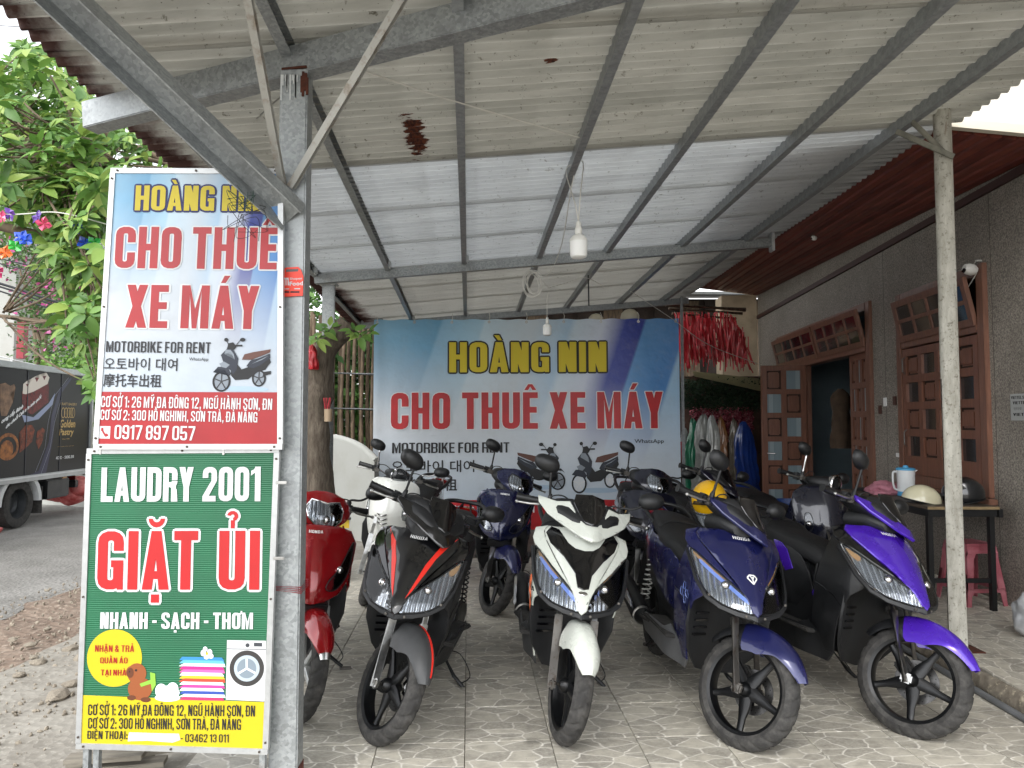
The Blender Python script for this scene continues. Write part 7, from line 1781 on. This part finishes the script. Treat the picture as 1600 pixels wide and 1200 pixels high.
def lump(name,p,s3,mat,label,cat,seed=0,amp=.35,fr=2.2):
    bm=bmesh.new(); bmesh.ops.create_icosphere(bm,subdivisions=4,radius=1)
    for v in bm.verts:
        n_=mnoise.noise(v.co*fr+Vector((seed,0,0)))+.5*abs(mnoise.noise(v.co*fr*2.3+Vector((0,seed,0)))); v.co*=1+amp*n_; v.co=Vector((v.co.x*s3[0],v.co.y*s3[1],max(-.55,v.co.z)*s3[2]))
    o=finish(bm,name,mat,ang=80); o.location=p; return tag(o,label,cat)
lump('towel',(on(1384,6.1),6.1,tz+.03),(.14,.12,.062),M('pink_cloth','#b07482',.9,var=.25,scale=12,bump=.5,bscale=60),'crumpled pink towel on the table beside the white pitcher','towel',2,amp=.5)
tag(box('tray',(on(1362,6.35)+.02,6.35,tz+.012),(.26,.22,.022),BLK,bev=.006),'flat black tray at the far end of the table','tray')
# stool
def stool(p,rz,col,label):
    r=empty('stool',p,rot=(0,0,rz),label=label,cat='stool'); m_=M('stool_red','#934650',.5,var=.25,scale=6,coat=.1,col2='#a86a72')
    H_,a,b=.455,.118,.165
    box('seat',(0,0,H_-.012),(a*2+.01,a*2+.01,.024),m_,r,bev=.008)
    for i in range(4):
        R_=Matrix.Rotation(i*PI/2,4,'Z')
        # each side: frame with an arched opening, leaning outwards
        def sp(u,z): # u -1..1 across, z height
            t=1-z/H_; w_=a+(b-a)*t; return R_@Vector((u*w_,-w_,z))
        outer=[(-1,0),(-.80,0),(-.74,.10),(.74,.10),(.80,0),(1,0),(1,H_-.02),(-1,H_-.02)]
        inner=[(-.66,.13),(.66,.13),(.58,.34),(.40,.385),(-.40,.385),(-.58,.34)]
        # build as strips
        bm=bmesh.new(); Q=[[(-1,0),(-.80,0),(-.74,.10),(-1,.10)],[(1,0),(1,.10),(.74,.10),(.80,0)],[(-1,.10),(1,.10),(1,.13),(-1,.13)],[(-1,.13),(-.66,.13),(-.58,.34),(-1,.34)],[(1,.13),(1,.34),(.58,.34),(.66,.13)],[(-1,.34),(-.58,.34),(-.40,.385),(-1,.385)],[(1,.34),(1,.385),(.40,.385),(.58,.34)],[(-1,.385),(1,.385),(1,H_-.02),(-1,H_-.02)]]
        for f in Q: bm.faces.new([bm.verts.new(sp(*u)) for u in f])
        bmesh.ops.remove_doubles(bm,verts=bm.verts,dist=1e-5); bmesh.ops.recalc_face_normals(bm,faces=bm.faces); bmesh.ops.solidify(bm,geom=bm.faces[:],thickness=.008)
        finish(bm,'side_frame',m_,r,ang=30)
sp_=atZ(1531,945,TZ); stool((sp_.x,sp_.y+.10,TZ),.12,'#a33a48','dark pink plastic stool under the table by the post')
sp_=atZ(1348,945,TZ); stool((3.0,6.9,TZ),.3,'#a33a48','dark red plastic stool mostly hidden behind the purple scooter')
# blue tub in the doorway
bt=wall(8.9,TZ,.55); t_=lathe('plastic_tub',[(0,0),(.20,0),(.235,.30),(.255,.31),(.255,.325),(.225,.325),(.19,.02),(0,.02)],M('tub_blue','#123a7a',.4),seg=36); t_.location=bt; t_.scale=(1.3,1.3,1.15); tag(t_,'deep blue round plastic tub in front of the open door','tub')
# coat inside the door
cv=wall(8.95,1.9,-.12); r=empty('jacket',cv,label='brown jacket hanging inside the dark doorway',cat='jacket'); bm=bmesh.new(); rings=[]
for j in range(14):
    t=j/13; w_=interp([(0,.03),(.05,.08),(.12,.11),(.5,.10),(1,.13)],t); rings.append([bm.verts.new((w_*math.cos(a)*(1+.3*math.sin(a*5+t*4)*t+.15*math.sin(a*11+t*9)),.6*w_*math.sin(a),-.75*t)) for a in [2*PI*i/20 for i in range(20)]])
for A,B in zip(rings,rings[1:]):
    for i in range(20): bm.faces.new((A[i],A[(i+1)%20],B[(i+1)%20],B[i]))
bmesh.ops.recalc_face_normals(bm,faces=bm.faces); finish(bm,'jacket_body',M('brown_cloth','#46372a',.9,var=.3),r,ang=80)
# yellow helmet on the scooter behind the blue one
p=atY(1108,772,4.62); hr,_h=helmet((p.x,p.y,p.z-.10),-2.0,'#e0ac12','yellow helmet with a black scribble hanging on the scooter behind the navy one',full=True,s=1.0)
# planks and debris
pk=M('grey_plank','#7d776c',.85,var=.3,scale=6,stretch=(1,8,8))
for i,(x,y,l,rz) in enumerate(((175,1185,.34,.25),(195,1195,.32,.2),(215,1190,.3,.3),(165,1200,.3,.15))):
    p_=atZ(x,y,.03+.02*(i%2)); o=box('plank',(0,0,0),(l,.07,.02),pk); o.location=(p_.x,p_.y,.03+.022*i); o.rotation_euler=(0,0,rz); tag(o,['grey weathered plank lowest under the laundry sign','grey plank lying across the pile under the laundry sign','short grey plank at the right of the pile','topmost grey plank of the small pile by the sign leg'][i],'plank','loose planks under the sign')
# debris by the tree foot, painted kerb block
kb=empty('kerb_block',atZ(548,842,0),label='yellow and white painted kerb block behind the red scooter',cat='kerb'); 
for k,m_ in enumerate((M('kerb_yellow','#c9a92e',.7,var=.2),WHB)): box('painted_face',(0,.02,.21-.14*k),(.62,.12,.138),m_,kb)
bm=bmesh.new()
for k in range(40): add_box(bm,(q.uniform(-.5,.6),q.uniform(-.25,.25),q.uniform(.26,.36)),(q.uniform(.1,.4),q.uniform(.02,.06),q.uniform(.01,.03)),Euler((q.uniform(-.3,.3),q.uniform(-.3,.3),q.uniform(0,3))))
o=finish(bm,'scrap_heap',M('scrap_dark','#35322e',.8,var=.4,scale=5),smooth=False,kind='stuff'); o.location=atZ(545,842,0)+Vector((0,.15,-.0)); tag(o,'heap of dark scrap wood and plastic at the foot of the tree','scrap heap')
# tin can with incense on the tree
p=atY(513,648,6.28); r=empty('incense_can',p,label='small can of red incense sticks fixed to the tree trunk',cat='can'); lathe('can',[(0,-.06),(.035,-.06),(.037,.05),(.034,.05),(.03,-.05),(0,-.05)],M('can_tan','#a08c74',.6,metal=.3),r,seg=16)
for k in range(9): tube('incense_stick',[(q.uniform(-.02,.02),q.uniform(-.02,.02),.0),(q.uniform(-.05,.05),q.uniform(-.02,.02),.15)],.003,M('stick_red','#b0303a',.7),r,seg=5)
lump('red_bag',atY(487,565,6.3),(.05,.04,.13),RIB,'red plastic strip hanging in the tree beside the pillar','bag',5)
# silver edge of a wrapped thing at the right border
lump('wrapped_bundle',atY(1612,968,4.6)+Vector((.02,.0,.0)),(.12,.10,.17),M('silver_wrap','#b9bbbd',.3,metal=.4,var=.2,scale=8,bump=.6,bscale=12),'silvery plastic-wrapped bundle on the raised terrace at the right edge','bundle',3,amp=.25)
tag(lathe('paint_can',[(0,0),(.05,0),(.05,.13),(.053,.135),(.053,.14),(0,.138)],M('can_white','#b5ab98',.6),seg=20),'small pale can standing by the banner foot','can').location=atZ(1040,830,0)+Vector((0,-.6,0))
